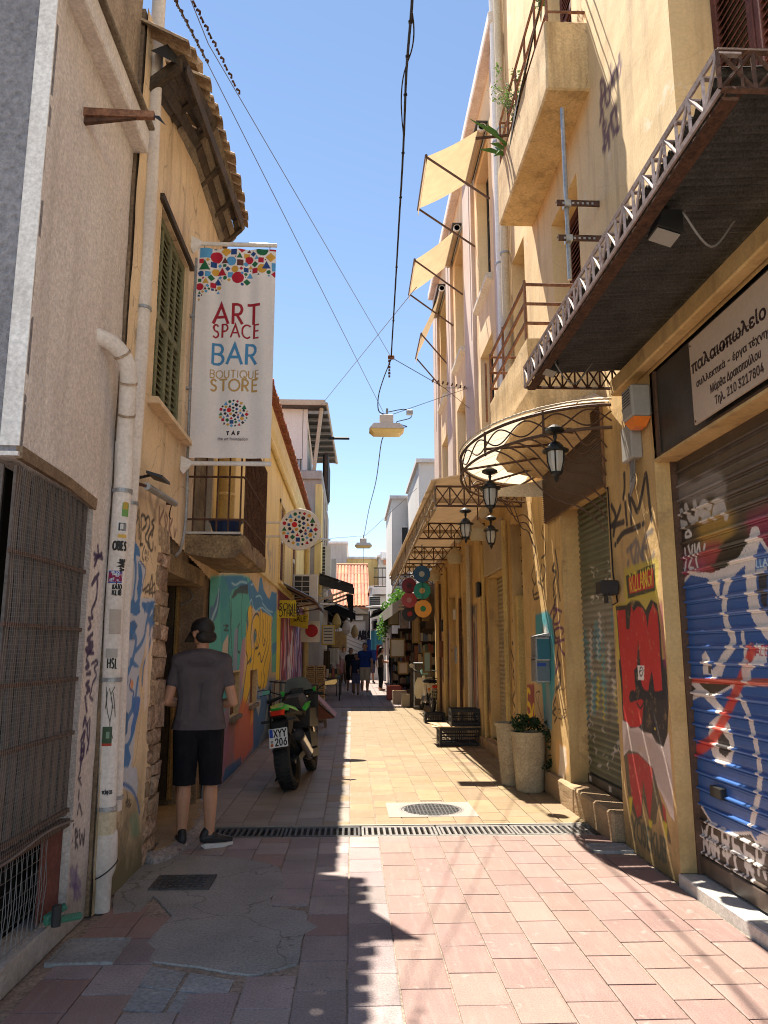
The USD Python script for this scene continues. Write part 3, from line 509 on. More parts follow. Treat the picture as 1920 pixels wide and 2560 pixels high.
co = MB(); co.box(XW - .02, XW + .1, 3.55, 4.98, 5.02, 5.2, .01); part(W, 'cornice', co, M['white_trim'])
co = MB(); co.box(XW - .02, XW + .135, 3.55, 4.985, 5.205, 5.235, .008); co.box(XW - .02, XW + .12, 3.55, 4.98, 5.245, 5.262, .004); part(W, 'cornice_flashing', co, M['grey_wood'])
part(W, 'opening_lip', prism(Polygon([(3.57, 2.44), (4.2, 2.43), (4.645, 2.39), (4.66, 2.46), (4.2, 2.49), (3.57, 2.5)]), .03, lambda a, b, c: (XW + c - .015, a, b)), M['brown_render'])
# grille of steel strips behind the net
gr = thing('window_grille', 'rusty folding steel strip grille behind plastic net, at far left', 'grille', (XW, 4.1, .6))
for k in range(10):
    y = 3.63 + k * .105; part(gr, 'strip', box(XW - .045, XW - .03, y, y + .062, .64, 2.42), M['grille_strip'])
for k in range(16): x = XW - .08 - k * .11; part(gr, 'strip', box(x - .062, x, 3.602, 3.615, .64, 2.42), M['grille_strip'])
for z in (.66, 1.08, 1.38, 1.66, 2.0): part(gr, 'crossbar', box(XW - .028, XW - .012, 3.6, 4.62, z, z + .022), M['rust_iron'])
part(gr, 'sill_bar', box(XW - .12, XW - .005, 3.6, 4.62, .585, .625), M['rust_iron'])
part(gr, 'side_panel', box(XW - .05, XW - .04, 4.33, 4.62, .16, .58), M['maroon_shutter'])
nt = MB(); rn = random.Random(5)
def netx(y, z): return XW + .012 + .02 * math.sin((z - .6) / 1.85 * math.pi) * (.6 + .4 * math.sin(y * 5)) + .006 * math.sin(9 * z + 3 * y)
ys = np.linspace(3.545, 4.60, 18)
for k in range(86):
    z0 = .64 + k * .0208 + rn.uniform(-.003, .003); nt.tube([(netx(y, z0), y, z0 + .012 * math.sin(3 * y + k * .13) - .02 * max(0, 4.0 - y)) for y in ys], .00075, 3, False)
for k in range(50):
    y0 = 3.55 + k * .0212; zz = np.linspace(.6, 2.42, 14); nt.tube([(netx(y0, z), y0 + .004 * math.sin(6 * z), z) for z in zz], .00075, 3, False)
hem = [(netx(y, .62) + .004, y, .62 - .015 * math.sin((y - 3.5) * 6)) for y in np.linspace(3.54, 4.6, 20)]; nt.tube(hem, .006, 5)
solo('window_net', nt, M['net_cord'], 'fine pale plastic net stretched over the strip grille at far left', 'net', kind='stuff')
mw = MB()
for k in range(13): y0 = 3.6 + k * .06; mw.tube([(XW - .02, y0, .15), (XW - .012, y0 + .03, .36), (XW - .02, y0, .58)], .0016, 3, False); mw.tube([(XW - .022, y0 + .03, .15), (XW - .014, y0, .36), (XW - .022, y0 + .03, .58)], .0016, 3, False)
for k in range(8): mw.tube([(XW - .018, 3.58, .17 + k * .055), (XW - .018, 4.34, .17 + k * .055)], .0014, 3, False)
part(gr, 'wire_mesh', mw, M['wire_steel'], kind='stuff')
hs = thing('drain_hose', 'two green corrugated hose ends poking out low beside the white wall', 'hose', (-1.5, 4.3, .25))
for p0, p1 in ((atX(98 * D, 1985 * D, -1.56), atX(140 * D, 1958 * D, -1.5)), (atX(98 * D, 1992 * D, -1.56), atX(172 * D, 1978 * D, -1.45))):
    q = np.linspace(p0, p1, 40); part(hs, 'hose', tube(q, [.017 + .0025 * (k % 2) for k in range(40)], 12), M['green_hose'])
q = atX(122 * D, 1978 * D, -1.5); part(hs, 'tie', cyl(q - [0, 0, .05], q + [0, 0, .05], .024, None, 10), M['black_plastic'])
bar = thing('rusty_bar', 'rusty steel bar sticking out of the white wall high up', 'bracket', (XW, 4.02, 4.6))
e1 = atY(335 * D, 235 * D, 4.05)
part(bar, 'bar', hull([(XW - .05, 4.0, 4.58), (XW - .05, 4.05, 4.58), (XW - .05, 4.0, 4.63), (XW - .05, 4.05, 4.63), (e1[0], 4.03, 4.6), (e1[0], 4.06, 4.6), (e1[0], 4.03, 4.64), (e1[0], 4.06, 4.64)]), M['rust_rail'])
part(bar, 'rusty_edge', hull([(XW, 4.02, 4.545), (XW, 4.05, 4.545), (XW, 4.02, 4.575), (XW, 4.05, 4.575), (e1[0] - .1, 4.03, 4.59), (e1[0] - .1, 4.05, 4.59), (e1[0] - .2, 4.03, 4.6), (e1[0] - .2, 4.05, 4.6)]), M['rust_iron'])
part(bar, 'dark_tip', hull([(e1[0] - .01, 4.03, 4.61), (e1[0] - .01, 4.06, 4.635), (e1[0] + .03, 4.04, 4.615), (e1[0] + .07, 4.05, 4.56), (e1[0] + .05, 4.04, 4.58)]), M['black_metal'])
# ---------------------------------------------------------------- drainpipes at the joint of the two buildings
RB = .057; RA = .05; KB = np.array([atX(u, v, -1.505) for u, v in ((255, 2268), (287, 1500), (308, 1200), (313, 990))]); KA = np.array([atX(u, v, -1.51) for u, v in ((284, 2030), (307, 1500), (329, 1200), (349, 926), (372, 555), (396, 30))])
BY = lambda z: np.interp(z, KB[::1, 2], KB[:, 1]); PB = lambda z: (-1.505, float(BY(z))); AY = lambda z: np.interp(z, KA[:, 2], KA[:, 1]); PA = lambda z: (-1.51, float(AY(z)))
pa = thing('tall_drainpipe', 'slim tall cream plastic drainpipe running up beside the white building', 'drainpipe', (*PA(.6), 0))
part(pa, 'pipe', tube([(*PA(z), z) for z in np.linspace(.55, 7.0, 20)], RA, 20), M['pvc_pipe'], 60)
for z in (3.95, 2.52, .62): part(pa, 'clamp', lathe([(RA, z), (RA + .008, z), (RA + .008, z + .022), (RA, z + .022)], 20, (*PA(z), 0)), M['galvanised'])
pb = thing('elbow_drainpipe', 'thick white plastic drainpipe with stickers and an elbow into the white wall', 'drainpipe', (*PB(0), 0))
el = cr([(XW - .06, 4.5, 3.47), (XW + .07, 4.6, 3.43), (-1.44, 4.7, 3.33), (-1.46, PB(3)[1] - .12, 3.14), (-1.49, PB(3)[1] - .03, 2.99), (*PB(2.86), 2.86)], 6)
part(pb, 'elbow', tube(el, RB * .93, 20), M['pvc_pipe'], 50)
for k in (9, 15, 21):
    d_ = el[k + 1] - el[k]; d_ /= np.linalg.norm(d_); part(pb, 'elbow_ring', cyl(el[k] - d_ * .008, el[k] + d_ * .008, RB * .93 + .004, None, 20), M['brown_stucco'])
part(pb, 'pipe', tube([(*PB(z), z) for z in np.linspace(.33, 2.9, 12)], RB, 24), M['pvc_pipe'], 60)
part(pb, 'collar', lathe([(RB + .001, .45), (RB + .006, .45), (RB + .007, .58), (RB + .001, .585)], 24, (*PB(.5), 0)), M['pvc_beige'], 40)
part(pb, 'socket', lathe([(RB, .47), (RB + .012, .46), (RB + .016, .4), (RB + .02, .3), (RB + .012, .235), (RB - .005, .19), (RB - .006, .0)], 24, (*PB(.25), 0)), M['pvc_pipe'], 40)
part(pb, 'crack_ring', tube([(PB(.2)[0] + (RB + .02) * math.cos(a), PB(.2)[1] + (RB + .02) * math.sin(a), .24 + .05 * math.sin(a * 1.0 + 1)) for a in np.linspace(-2.6, .8, 20)], .004, 5), M['wire_black'])
for z in (2.56, 1.36, .585):
    part(pb, 'clamp', lathe([(RB, z), (RB + .008, z), (RB + .008, z + .026), (RB, z + .026)], 24, (*PB(z), 0)), M['galvanised'])
A0 = math.atan2(-4.95, 1.605)
def onpipe(a, b, c): t = A0 + np.asarray(a) / RB; r = RB + .0012 + np.asarray(c); return -1.505 + r * np.cos(t), BY(b) + r * np.sin(t), np.asarray(b, float) + 0 * t
def sticker(x0, x1, z0, z1, col, name='sticker'):
    a = np.linspace(x0, x1, 9); A, B = np.meshgrid(a, [z0, z1], indexing='ij'); v = np.stack(onpipe(A.ravel(), B.ravel(), 0), 1); i = np.arange(8)
    part(pb, name, (v, np.stack([i * 2, (i + 1) * 2, (i + 1) * 2 + 1, i * 2 + 1], 1)), ink(col))
def pipetext(txt, x0, z0, h, fit, t, col, rot=False):
    st = strokes(txt, 0, 0, h, fit=fit)
    if rot: st = [[(-b, a) for a, b in s] for s in st]
    po = inkpoly([[(x0 + a, z0 + b) for a, b in s] for s in st], t, 2).segmentize(.01)
    part(pb, 'lettering', prism(po, .0012, lambda a, b, c: onpipe(a, b, c + .0005)), ink(col))
zz = lambda v: 2.35 - (v - 1080) * (2.35 - 1.43) / (1410 - 1080)   # height on the pipe of a photograph row
sticker(.005, .05, zz(1062), zz(1030), (.15, .3, .08)); sticker(.012, .045, zz(1045), zz(1028), (.5, .3, .05))
sticker(-.02, .045, zz(1098), zz(1074), (.7, .69, .66)); sticker(-.01, .04, zz(1096), zz(1077), (.05, .05, .05)); sticker(.0, .02, zz(1092), zz(1080), (.6, .6, .58))
sticker(-.01, .045, zz(1112), zz(1104), (.62, .4, .08))
pipetext('OBES', -.035, zz(1140), .052, .085, .006, (.03, .03, .03)); pipetext('YME', .045, zz(1190), .03, .085, .006, (.03, .03, .03), True)
sticker(-.055, .035, zz(1216), zz(1188), (.05, .12, .4)); sticker(-.053, .033, zz(1213), zz(1195), (.7, .68, .66)); pipetext('MATOVKA', -.05, zz(1212), .036, .08, .0045, (.25, .02, .08)); pipetext('HELLO', -.035, zz(1194), .012, .05, .0018, (.7, .7, .72))
pipetext('KATO', -.02, zz(1230), .03, .055, .0035, (.03, .03, .03)); pipetext('KLIB', -.02, zz(1243), .03, .055, .0035, (.03, .03, .03))
sticker(-.03, .045, zz(1330), zz(1275), (.45, .38, .32), 'peeled_patch'); sticker(-.045, .03, zz(1382), zz(1362), (.42, .38, .34), 'peeled_patch')
pipetext('HSL', -.03, zz(1405), .06, .06, .004, (.03, .03, .03))
sticker(-.045, .015, .99, 1.09, (.05, .09, .05)); sticker(-.02, .0, 1.02, 1.06, (.2, .3, .2)); sticker(-.045, .015, .975, .99, (.4, .05, .03)); pipetext('YONEOS', -.03, .69, .02, .06, .0025, (.05, .05, .05))
for k, s in enumerate(([(-.03, 1.33), (-.02, 1.2), (.0, 1.12)], [(-.01, 1.32), (.01, 1.22), (.0, 1.1), (.02, 1.02)], [(.01, 1.3), (.02, 1.24), (.03, 1.15)], [(-.02, 1.3), (-.03, 1.2)], [(.02, 1.33), (-.0, 1.28), (.015, 1.2)])):
    part(pb, 'marker_line', prism(LineString(cr(s, 6)).buffer(.0022), .0012, lambda a, b, c: onpipe(a, b, c + .0005)), ink((.1, .09, .08)))

# ---------------------------------------------------------------- left: old ochre building with broken eaves
XM = -1.53
Mb = thing('old_building', 'old ochre building with broken wooden eaves, green window shutter and graffiti', 'building', (XM, 6.6, 0))
DOOR = (6.47, 8.02, .1, 2.22); WIN = (5.62, 6.62, 3.42, 5.02); BDOOR = (7.3, 8.22, 2.6, 4.7)
pt = Paint(); LB = (.36, .39, .45); BL = (.04, .13, .3); K = (.03, .025, .025)
R1 = lambda ps: onX('Z1', XM, ps)
pt.add(R1([(870, 180), (905, 250), (900, 310), (945, 370), (930, 470), (915, 560), (1010, 565), (1010, 700), (990, 800), (940, 860), (925, 950), (905, 1010), (905, 1160), (915, 1220), (905, 1290), (880, 1400), (870, 1530), (850, 1659), (775, 1659), (785, 1480), (800, 1200), (825, 900), (835, 700), (845, 500), (855, 300)]), LB, .95, .01)
pt.add(R1([(868, 180), (900, 235), (905, 290), (880, 280), (862, 330), (858, 240)]), BL, .97, .006)
pt.add(R1([(890, 320), (915, 350), (925, 420), (915, 520), (905, 600), (908, 650), (880, 672), (838, 650), (840, 590), (858, 560), (880, 585), (895, 560), (890, 500), (900, 430)]), BL, .97, .005)
pt.line(R1([(905, 315), (942, 370), (930, 450), (920, 520)]), .006, (.03, .07, .2), .95, .005)
pt.add(R1([(930, 590), (1005, 575), (965, 690), (1000, 640), (1010, 680), (985, 760), (960, 830), (945, 760), (950, 700), (965, 620), (945, 620), (935, 660)]), BL, .9, .005)
pt.add(R1([(838, 720), (870, 700), (890, 740), (860, 800), (875, 830), (835, 830)]), (.03, .1, .24), .95, .006)
pt.add(R1([(845, 940), (900, 1000), (890, 1010), (840, 990)]), BL, .9, .006); pt.add(R1([(820, 960), (832, 960), (835, 1100), (815, 1200), (803, 1200)]), BL, .95, .006)
pt.add(R1([(850, 1080), (870, 1100), (865, 1145), (850, 1150)]), (.5, .2, .06), .9, .006); pt.line(R1([(850, 1090), (845, 1140), (870, 1170), (860, 1200)]), .008, (.03, .08, .22), .9, .004)
pt.add(R1([(860, 1195), (912, 1200), (905, 1280), (895, 1330), (870, 1420), (845, 1510), (850, 1400), (870, 1320), (855, 1260)]), (.05, .12, .33), .95, .005)
pt.add(R1([(800, 1280), (835, 1310), (825, 1430), (790, 1480), (785, 1420)]), (.03, .09, .2), .95, .006); pt.add(R1([(790, 1520), (830, 1500), (850, 1590), (830, 1659), (775, 1659)]), BL, .95, .006)
P4 = lambda ps: [tuple(atX(a * .38577, 1920 + b * .38577, XM)[1:]) for a, b in ps]
pt.add(P4([(765, 0), (880, 0), (890, 100), (880, 190), (850, 160), (800, 125), (765, 145)]), LB, .9, .012); pt.line(P4([(765, 135), (800, 105), (850, 140), (880, 200), (905, 290)]), .012, (.05, .11, .26), .9, .006)
for s in ([(800, 360), (825, 400), (815, 500), (795, 540), (780, 470), (800, 360)],): pt.line(P4(s), .007, (.16, .14, .11), .8, .006)
pt.add(P4([(840, 330), (890, 290), (900, 420), (850, 440)]), (.08, .22, .14), .45, .04)
for s in ([(820, 150), (825, 200), (815, 215), (840, 210)], [(810, 225), (845, 235), (840, 250), (810, 245)]): pt.line(P4(s), .006, K, .85, .003, False)
for a, w in (([(868, 240), (880, 420), (865, 560)], .02), ([(925, 600), (960, 640), (985, 600), (1000, 700), (960, 900)], .018), ([(850, 760), (880, 830), (860, 950), (830, 1050)], .022), ([(900, 1080), (870, 1250), (830, 1340)], .02), ([(880, 900), (930, 820), (950, 720)], .016), ([(800, 1560), (860, 1450), (890, 1300)], .02), ([(960, 900), (930, 1000), (925, 1120)], .012)): pt.line(R1(a), w, BL, .9, .01)
for a in ([(985, 780), (990, 1000), (975, 1200)], [(960, 760), (950, 1000), (945, 1250)]): pt.line(R1(a), .03, (.55, .46, .4), .85, .03)
# black scrawls above
RL = lambda ps: onX('ZL', XM, ps)
for s, w, c in (([(365, 490), (372, 560)], .012, K), ([(355, 790), (350, 690), (380, 580)], .008, K), ([(388, 500), (392, 790)], .011, K), ([(405, 850), (410, 640), (415, 560), (450, 570), (460, 650), (425, 700)], .011, K), ([(450, 600), (490, 570), (500, 650), (475, 720), (450, 770), (460, 820)], .011, K), ([(545, 600), (520, 630), (540, 680), (505, 730), (480, 800), (490, 860)], .011, K), ([(505, 740), (520, 760), (540, 660)], .01, K), ([(525, 830), (515, 910), (480, 870), (470, 830)], .01, K), ([(545, 880), (546, 900)], .013, K), ([(400, 850), (425, 850)], .01, K),
               ([(435, 1310), (460, 1290), (490, 1250), (500, 1280), (520, 1160), (525, 1370)], .009, K), ([(455, 1330), (510, 1300), (545, 1240), (550, 1360)], .008, K), ([(490, 1340), (560, 1330)], .008, K), ([(440, 870), (420, 960), (435, 1010)], .007, K)): pt.line(RL(s), w, c, .9, .008)
DR = (.13, .05, .045)
for s in ([(600, 480), (595, 740)], [(640, 510), (605, 620), (630, 720)], [(650, 570), (660, 680), (675, 600), (660, 540)], [(705, 510), (685, 810)], [(730, 600), (700, 690), (722, 790)], [(745, 680), (750, 770), (765, 700)]): pt.line(RL(s), .012, DR, .8, .012)
for s in ([(505, 310), (510, 430), (550, 560)], [(600, 330), (560, 500), (560, 580)]): pt.line(RL(s), .022, (.1, .06, .04), .45, .04)
for ln, z_ in (('SEX', 945), ('SOP', 1010)): pt.add(inkpoly([[(a, b) for a, b in s] for s in strokes(ln, *RL([(445, z_)])[0], .035, fit=.11)], .004), K, .85)
edge = [(6.12 + .05 * math.sin(z * 4) + .04 * math.sin(z * 11 + 1), z) for z in np.linspace(0, 2.42, 30)]
clip = Polygon([(4.9, -.1)] + edge + [(6.3, 2.44), (6.42, 2.5), (6.9, 2.45), (8.4, 2.3), (8.4, 3.1), (4.9, 3.1)])
painted(Mb, 'wall', wallgrid(XM, 1, 4.96, 8.35, 0, 3.06, [DOOR, (7.3, 8.22, 2.6, 3.06)], .012, .012, .012, 5, 3, clip), M['old_plaster'], pt)
part(Mb, 'upper_wall', wallgrid(XM, 1, 4.96, 8.35, 3.04, 6.2, [WIN, BDOOR], .05, .05, .012, 5, 3), M['old_plaster'], True)
mbk = MB(); mbk.box(-8, XM - .02, 4.97, 6.46, 0, 3.4); mbk.box(-8, XM - .02, 4.97, 5.6, 3.4, 6.2); mbk.box(-8, XM - .2, 5.6, 6.64, 3.4, 6.2); mbk.box(-8, XM - .02, 6.64, 7.28, 2.3, 6.2); mbk.box(-8, XM - .2, 7.28, 8.24, 2.3, 6.2); mbk.box(-8, XM - .02, 8.24, 8.35, 2.3, 6.2); mbk.box(-8, XM - .62, 6.46, 8.02, 0, 2.3); mbk.box(-8, XM - .03, 8.03, 8.35, 0, 2.3)
part(Mb, 'inner_masonry', mbk, M['brown_render'])
rs = random.Random(9); z = .0
while z < 2.42:
    h_ = rs.uniform(.1, .2); y = 6.03
    for w_ in (rs.uniform(.12, .24), 1):
        y1 = min(y + w_, 6.475 + rs.uniform(-.02, .02)); pts = []
        for a in (y + .006, y1 - .006):
            for b in (z + .006, z + h_ - .006):
                for c in (XM - .1, XM + rs.uniform(-.012, .018)): pts.append((c, a + rs.uniform(-.015, .015), b + rs.uniform(-.012, .012)))
        pts.append((XM + rs.uniform(.01, .03), (y + y1) / 2, z + h_ / 2)); part(Mb, 'stone', hull(pts), M['rubble_stone']); y = y1
    z += h_
part(Mb, 'rubble_bed', box(XM - .1, XM - .012, 6.0, 6.46, 0, 2.44), M['brown_render'])
part(Mb, 'door_jamb', wallgrid(0, 1, -.62, .04, .1, 2.25, [], .03, .03, 0), M['brown_render']); stage.RemovePrim(Mb + '/door_jamb'); COUNT.pop((Mb, 'door_jamb'))
jb = MB(); jb.box(XM - .62, XM - .002, 8.02, 8.06, 0, 2.24); part(Mb, 'door_jamb', jb, M['brown_render'])
lt = MB(); lt.box(XM - .6, XM - .006, 6.42, 8.06, 2.2, 2.36); part(Mb, 'door_lintel', lt, M['dark_soffit'])
dr = MB(); dr.box(XM - .6, XM - .5, 6.5, 8.0, .12, 2.2)
part(Mb, 'door', dr, M['door_wood'])
for x0, x1, mt in ((-.47, -.40, 'door_wood'), (-.395, -.35, 'ochre_wood'), (-.345, -.27, 'door_wood'), (-.265, -.235, 'ochre_wood'), (-.56, -.475, 'ochre_wood')): part(Mb, 'door_board', box(XM + x0, XM + x1, 7.93 - .02 * (mt == 'ochre_wood'), 8.018, .12, 2.2, .005), M[mt])
part(Mb, 'latch_plate', box(XM - .262, XM - .238, 7.9, 7.912, 1.32, 1.45), ink((.5, .38, .12)))
# window with old green louvred shutters
wn = part(Mb, 'window', reveal(XM, 1, WIN, .12), M['old_plaster'])
fr = MB()
for y0, y1 in ((WIN[0], WIN[0] + .05), (WIN[1] - .05, WIN[1]), ((WIN[0] + WIN[1]) / 2 - .03, (WIN[0] + WIN[1]) / 2 + .03)): fr.box(XM - .09, XM - .03, y0, y1, WIN[2], WIN[3], .006)
for z0 in (WIN[2], 4.15, WIN[3] - .07): fr.box(XM - .088, XM - .035, WIN[0] + .05, WIN[1] - .05, z0, z0 + .07, .006)
for yc in (5.87, 6.37): fr.box(XM - .086, XM - .04, yc - .025, yc + .025, WIN[2] + .07, WIN[3] - .07, .005)
part(wn, 'frame', fr, M['green_shutter'])
cols = [(5.67, 5.845), (5.895, 6.09), (6.15, 6.345), (6.395, 6.57)]
for a, b in cols:
    for z0, z1 in ((3.49, 4.15), (4.22, 4.95)):
        nz = int((z1 - z0) / .052)
        for k in range(nz): zc = z0 + (k + .5) * (z1 - z0) / nz; part(wn, 'louvre', hull([(XM - .085, a, zc + .016), (XM - .08, a, zc + .024), (XM - .05, a, zc - .022), (XM - .045, a, zc - .014), (XM - .085, b, zc + .016), (XM - .08, b, zc + .024), (XM - .05, b, zc - .022), (XM - .045, b, zc - .014)]), M['green_shutter'])
part(wn, 'sill', hull([(XM - .1, 5.52, 3.36), (XM + .09, 5.52, 3.36), (XM - .1, 5.52, 3.42), (XM + .08, 5.52, 3.41), (XM - .1, 6.76, 3.36), (XM + .09, 6.76, 3.36), (XM - .1, 6.76, 3.42), (XM + .08, 6.76, 3.41)]), M['old_plaster'])
part(wn, 'lintel_board', box(XM - .02, XM + .035, 5.55, 6.72, 5.03, 5.09, .006), M['old_wood'])
bd = part(Mb, 'balcony_door', reveal(XM, 1, BDOOR, .14), M['grey_plaster'])
for k in range(4): part(bd, 'door_panel', box(XM - .12 + .004 * (k % 2), XM - .08 + .004 * (k % 2), 7.3 + k * .23, 7.525 + k * .23, 2.6, 4.7, .008), M['green_shutter'] if k == 1 else M['grey_wood'])
# broken wooden eaves with barrel tiles
def zo(Y): return float(np.interp(Y, [4.9, 5.5, 6.3, 8.4], [5.86, 6.1, 6.37, 6.44]))
ev = part(Mb, 'eaves', wallgrid(XM - .001, 1, 4.96, 8.35, 6.1, 6.2), M['old_wood']); re_ = random.Random(21)
for r in range(5):
    Yb = 5.12
    while Yb < 8.3:
        y1 = min(Yb + re_.uniform(.7, 1.6), 8.36); a0, a1 = r / 5, (r + .93) / 5; X_ = lambda t: XM + (.24 * t); Z_ = lambda t, Y: zo(Y) - .3 + .3 * t + re_.uniform(-.018, .018); P = []
        for Y in (Yb, y1 - .02):
            for t in (a0, a1): P += [(X_(t), Y, Z_(t, Y)), (X_(t), Y, Z_(t, Y) + .03)]
        part(ev, 'plank', hull(P), M['old_wood'] if re_.random() < .7 else M['grey_wood']); Yb = y1
for Yr in np.arange(5.1, 8.3, .62): part(ev, 'rafter', hull([(XM, Yr, zo(Yr) - .3), (XM, Yr + .07, zo(Yr) - .3), (XM, Yr, zo(Yr) - .2), (XM, Yr + .07, zo(Yr) - .2), (-1.31, Yr, zo(Yr) - .09), (-1.31, Yr + .07, zo(Yr) - .09), (-1.31, Yr, zo(Yr)), (-1.31, Yr + .07, zo(Yr))]), M['old_wood'])
part(ev, 'split_fascia', hull([(-1.3, 5.2, zo(5.2) - .11), (-1.28, 5.2, zo(5.2) - .02), (-1.3, 8.1, zo(8) - .13), (-1.27, 8.1, zo(8) - .03), (-1.285, 5.2, zo(5.2) - .11), (-1.285, 8.1, zo(8) - .13)]), M['old_wood'])
rf = part(Mb, 'roof', hull([(XM - .3, 4.9, 6.2), (XM - .3, 8.36, 6.2), (XM - .3, 4.9, 6.45), (XM - .3, 8.36, 6.65), (-5, 4.9, 6.2), (-5, 8.36, 6.2), (-5, 4.9, 8.2), (-5, 8.36, 8.3)]), M['old_wood'])
def barrel(x0, z0, x1, z1, y, r, n=7, up=1, t=.012):
    v = []; 
    for x, zz_, rr in ((x0, z0, r * 1.12), (x1, z1, r)):
        for k in range(n): a = math.pi * k / (n - 1); v.append((x, y + rr * math.cos(a), zz_ + up * rr * .8 * math.sin(a)))
    for x, zz_, rr in ((x0, z0, r * 1.12), (x1, z1, r)):
        for k in range(n): a = math.pi * k / (n - 1); v.append((x, y + (rr - t) * math.cos(a), zz_ + up * (rr - t) * .8 * math.sin(a) - .004))
    f = []
    for k in range(n - 1): f += [[k, k + 1, n + k + 1, n + k], [2 * n + k + 1, 2 * n + k, 3 * n + k, 3 * n + k + 1], [k + 1, k, 2 * n + k, 2 * n + k + 1]]
    return np.array(v), np.array(f)
for k in range(19):
    y = 5.0 + k * .182
    if k in (2, 3): continue
    part(rf, 'barrel_tile', barrel(-1.23 + re_.uniform(-.03, .03), zo(y) + .0 + re_.uniform(-.012, .012), -1.75, zo(y) + .26, y, .07), M['sandy_tile'])
q = atX(428 * D, 130 * D, -1.34); part(rf, 'edge_cap', hull([q + d for d in ([0, -.1, -.12], [.02, .14, -.1], [-.3, -.1, .0], [-.3, .16, .05], [-.04, 0, .09], [-.1, .1, .1], [.03, .05, .02])]), M['sandy_tile']); part(rf, 'torn_felt', hull([(-1.5, 4.98, 5.86), (-1.36, 5.0, 5.8), (-1.3, 5.3, 5.98), (-1.5, 5.3, 6.1), (-1.4, 5.05, 5.98)]), M['dark_awning'])
# balcony of the old building
bl = thing('iron_balcony', 'decayed concrete balcony with rusty bar railing above the doorway', 'balcony', (XM, 7.9, 2.4))
zt, zb = 2.59, 2.43; X1 = -1.0; Y0, Y1 = 7.0, 8.85
sl = trimesh.Trimesh(*arr(box(XM - .02, X1, Y0, Y1, zb, zt)), process=True).subdivide().subdivide().subdivide().subdivide()
v = np.array(sl.vertices); v = v + .03 * (np.stack([fbm(v * 7, 31), fbm(v * 7, 32), fbm(v * 7, 33)], 1) - .5); v[:, 2] -= np.where((v[:, 2] < 2.5) & (v[:, 0] < -1.05), .05 * np.clip((v[:, 0] + 1.53) / .25, 0, 1) * np.clip((8.9 - v[:, 1]), 0, 1), 0)
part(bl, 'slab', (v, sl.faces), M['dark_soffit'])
part(bl, 'marble_edge', box(XM, X1 - .03, Y0 + .005, Y1, zt + .012, zt + .035, .004), M['sill_marble'])
rail = lambda z: cr([(XM, Y0 + .02, z), (-1.2, Y0 + .02, z), (X1 - .05, Y0 + .03, z), (X1 - .01, Y0 + .1, z), (X1 - .01, 7.8, z), (X1 - .01, Y1 - .05, z)], 6)
for z in (2.74, 3.14, 3.6): part(bl, 'rail', tube(rail(z), .011, 6), M['rust_iron'])
for k in range(5): part(bl, 'bar', cyl((XM + .06 + k * .108, Y0 + .02, 2.5), (XM + .06 + k * .108, Y0 + .02, 3.6), .009, None, 6), M['rust_iron'])
for k in range(18): y = Y0 + .1 + k * .101; part(bl, 'bar', cyl((X1 - .01, y, 2.48), (X1 - .01, y, 3.6), .008, None, 6), M['rust_iron'])
ub = thing('washing_up_bowl', 'dark blue plastic bowl on the iron balcony floor', 'bowl', (-1.22, 7.35, zt + .035))
part(ub, 'bowl', lathe([(.0, .005), (.11, .0), (.15, .13), (.165, .14), (.165, .148), (.145, .145), (.105, .01), (0, .01)], 20, (-1.22, 7.35, zt + .037)), ink((.015, .03, .08), .4), 40)
# conduit, awning roller tube, small lamp on the wall
cd = thing('wall_conduit', 'thin grey conduit pipe running down the wall beside the hanging banner', 'pipe', (XM + .03, 6.75, 2.4))
part(cd, 'conduit', tube(cr([(XM + .035, 6.78, 5.2), (XM + .035, 6.76, 4.2), (XM + .035, 6.8, 3.4), (XM + .035, 6.85, 2.75), (XM + .02, 6.78, 2.45), (XM + .02, 6.62, 2.36)], 6), .014, 8), M['galvanised'])
for z in (4.6, 3.9, 3.2): part(cd, 'clip', box(XM, XM + .052, 6.745, 6.79, z, z + .02), M['galvanised'])
tb = thing('roller_tube', 'short steel tube fixed slanting on the ochre wall by the drainpipe', 'tube', (XM + .06, 5.8, 2.8))
a_, b_ = atX(317 * D, 1050 * D, XM + .1), atX(378 * D, 1088 * D, XM + .07); part(tb, 'tube', cyl(a_, b_, .026, None, 12), M['galvanised'])
part(tb, 'bracket', cyl(a_ + [-.08, .0, .02], a_, .012, None, 6), M['rust_iron']); part(tb, 'bracket', cyl(b_ + [-.08, 0, 0], b_, .012, None, 6), M['rust_iron']); part(tb, 'cable', tube(cr([b_ + [0, -.1, -.01], b_ + [-.03, -.05, -.1], b_ + [-.04, .05, -.12]], 6), .005, 5), M['wire_black'])
sp = thing('spot_lamp', 'small dark solar spot lamp on the ochre wall above the steel tube', 'lamp', (XM, 6.0, 3.0))
c_ = atX(340 * D, 1030 * D, XM + .12); part(sp, 'panel', hull([c_ + d for d in ([-.05, -.12, 0], [-.05, .1, .0], [.06, -.1, -.03], [.06, .14, -.03], [-.05, -.12, .02], [-.05, .1, .02], [.06, -.1, -.01], [.06, .14, -.01])]), M['black_plastic']); part(sp, 'arm', cyl(c_ + [-.12, -.05, -.02], c_ + [-.04, -.05, 0], .012, None, 6), M['black_plastic'])
cl = thing('cable_loop', 'looped cable and junction box under the iron balcony', 'cable', (XM - .1, 7.95, 2.1))
part(cl, 'loop', tube(cr([(XM - .3 + .2 * math.cos(a), 7.96, 2.1 + .09 * math.sin(a)) for a in np.linspace(0, 2 * math.pi, 13)], 4), .009, 6), M['wire_steel']); part(cl, 'junction_box', box(XM - .32, XM - .24, 7.97, 8.02, 2.05, 2.14, .006), M['galvanised'])
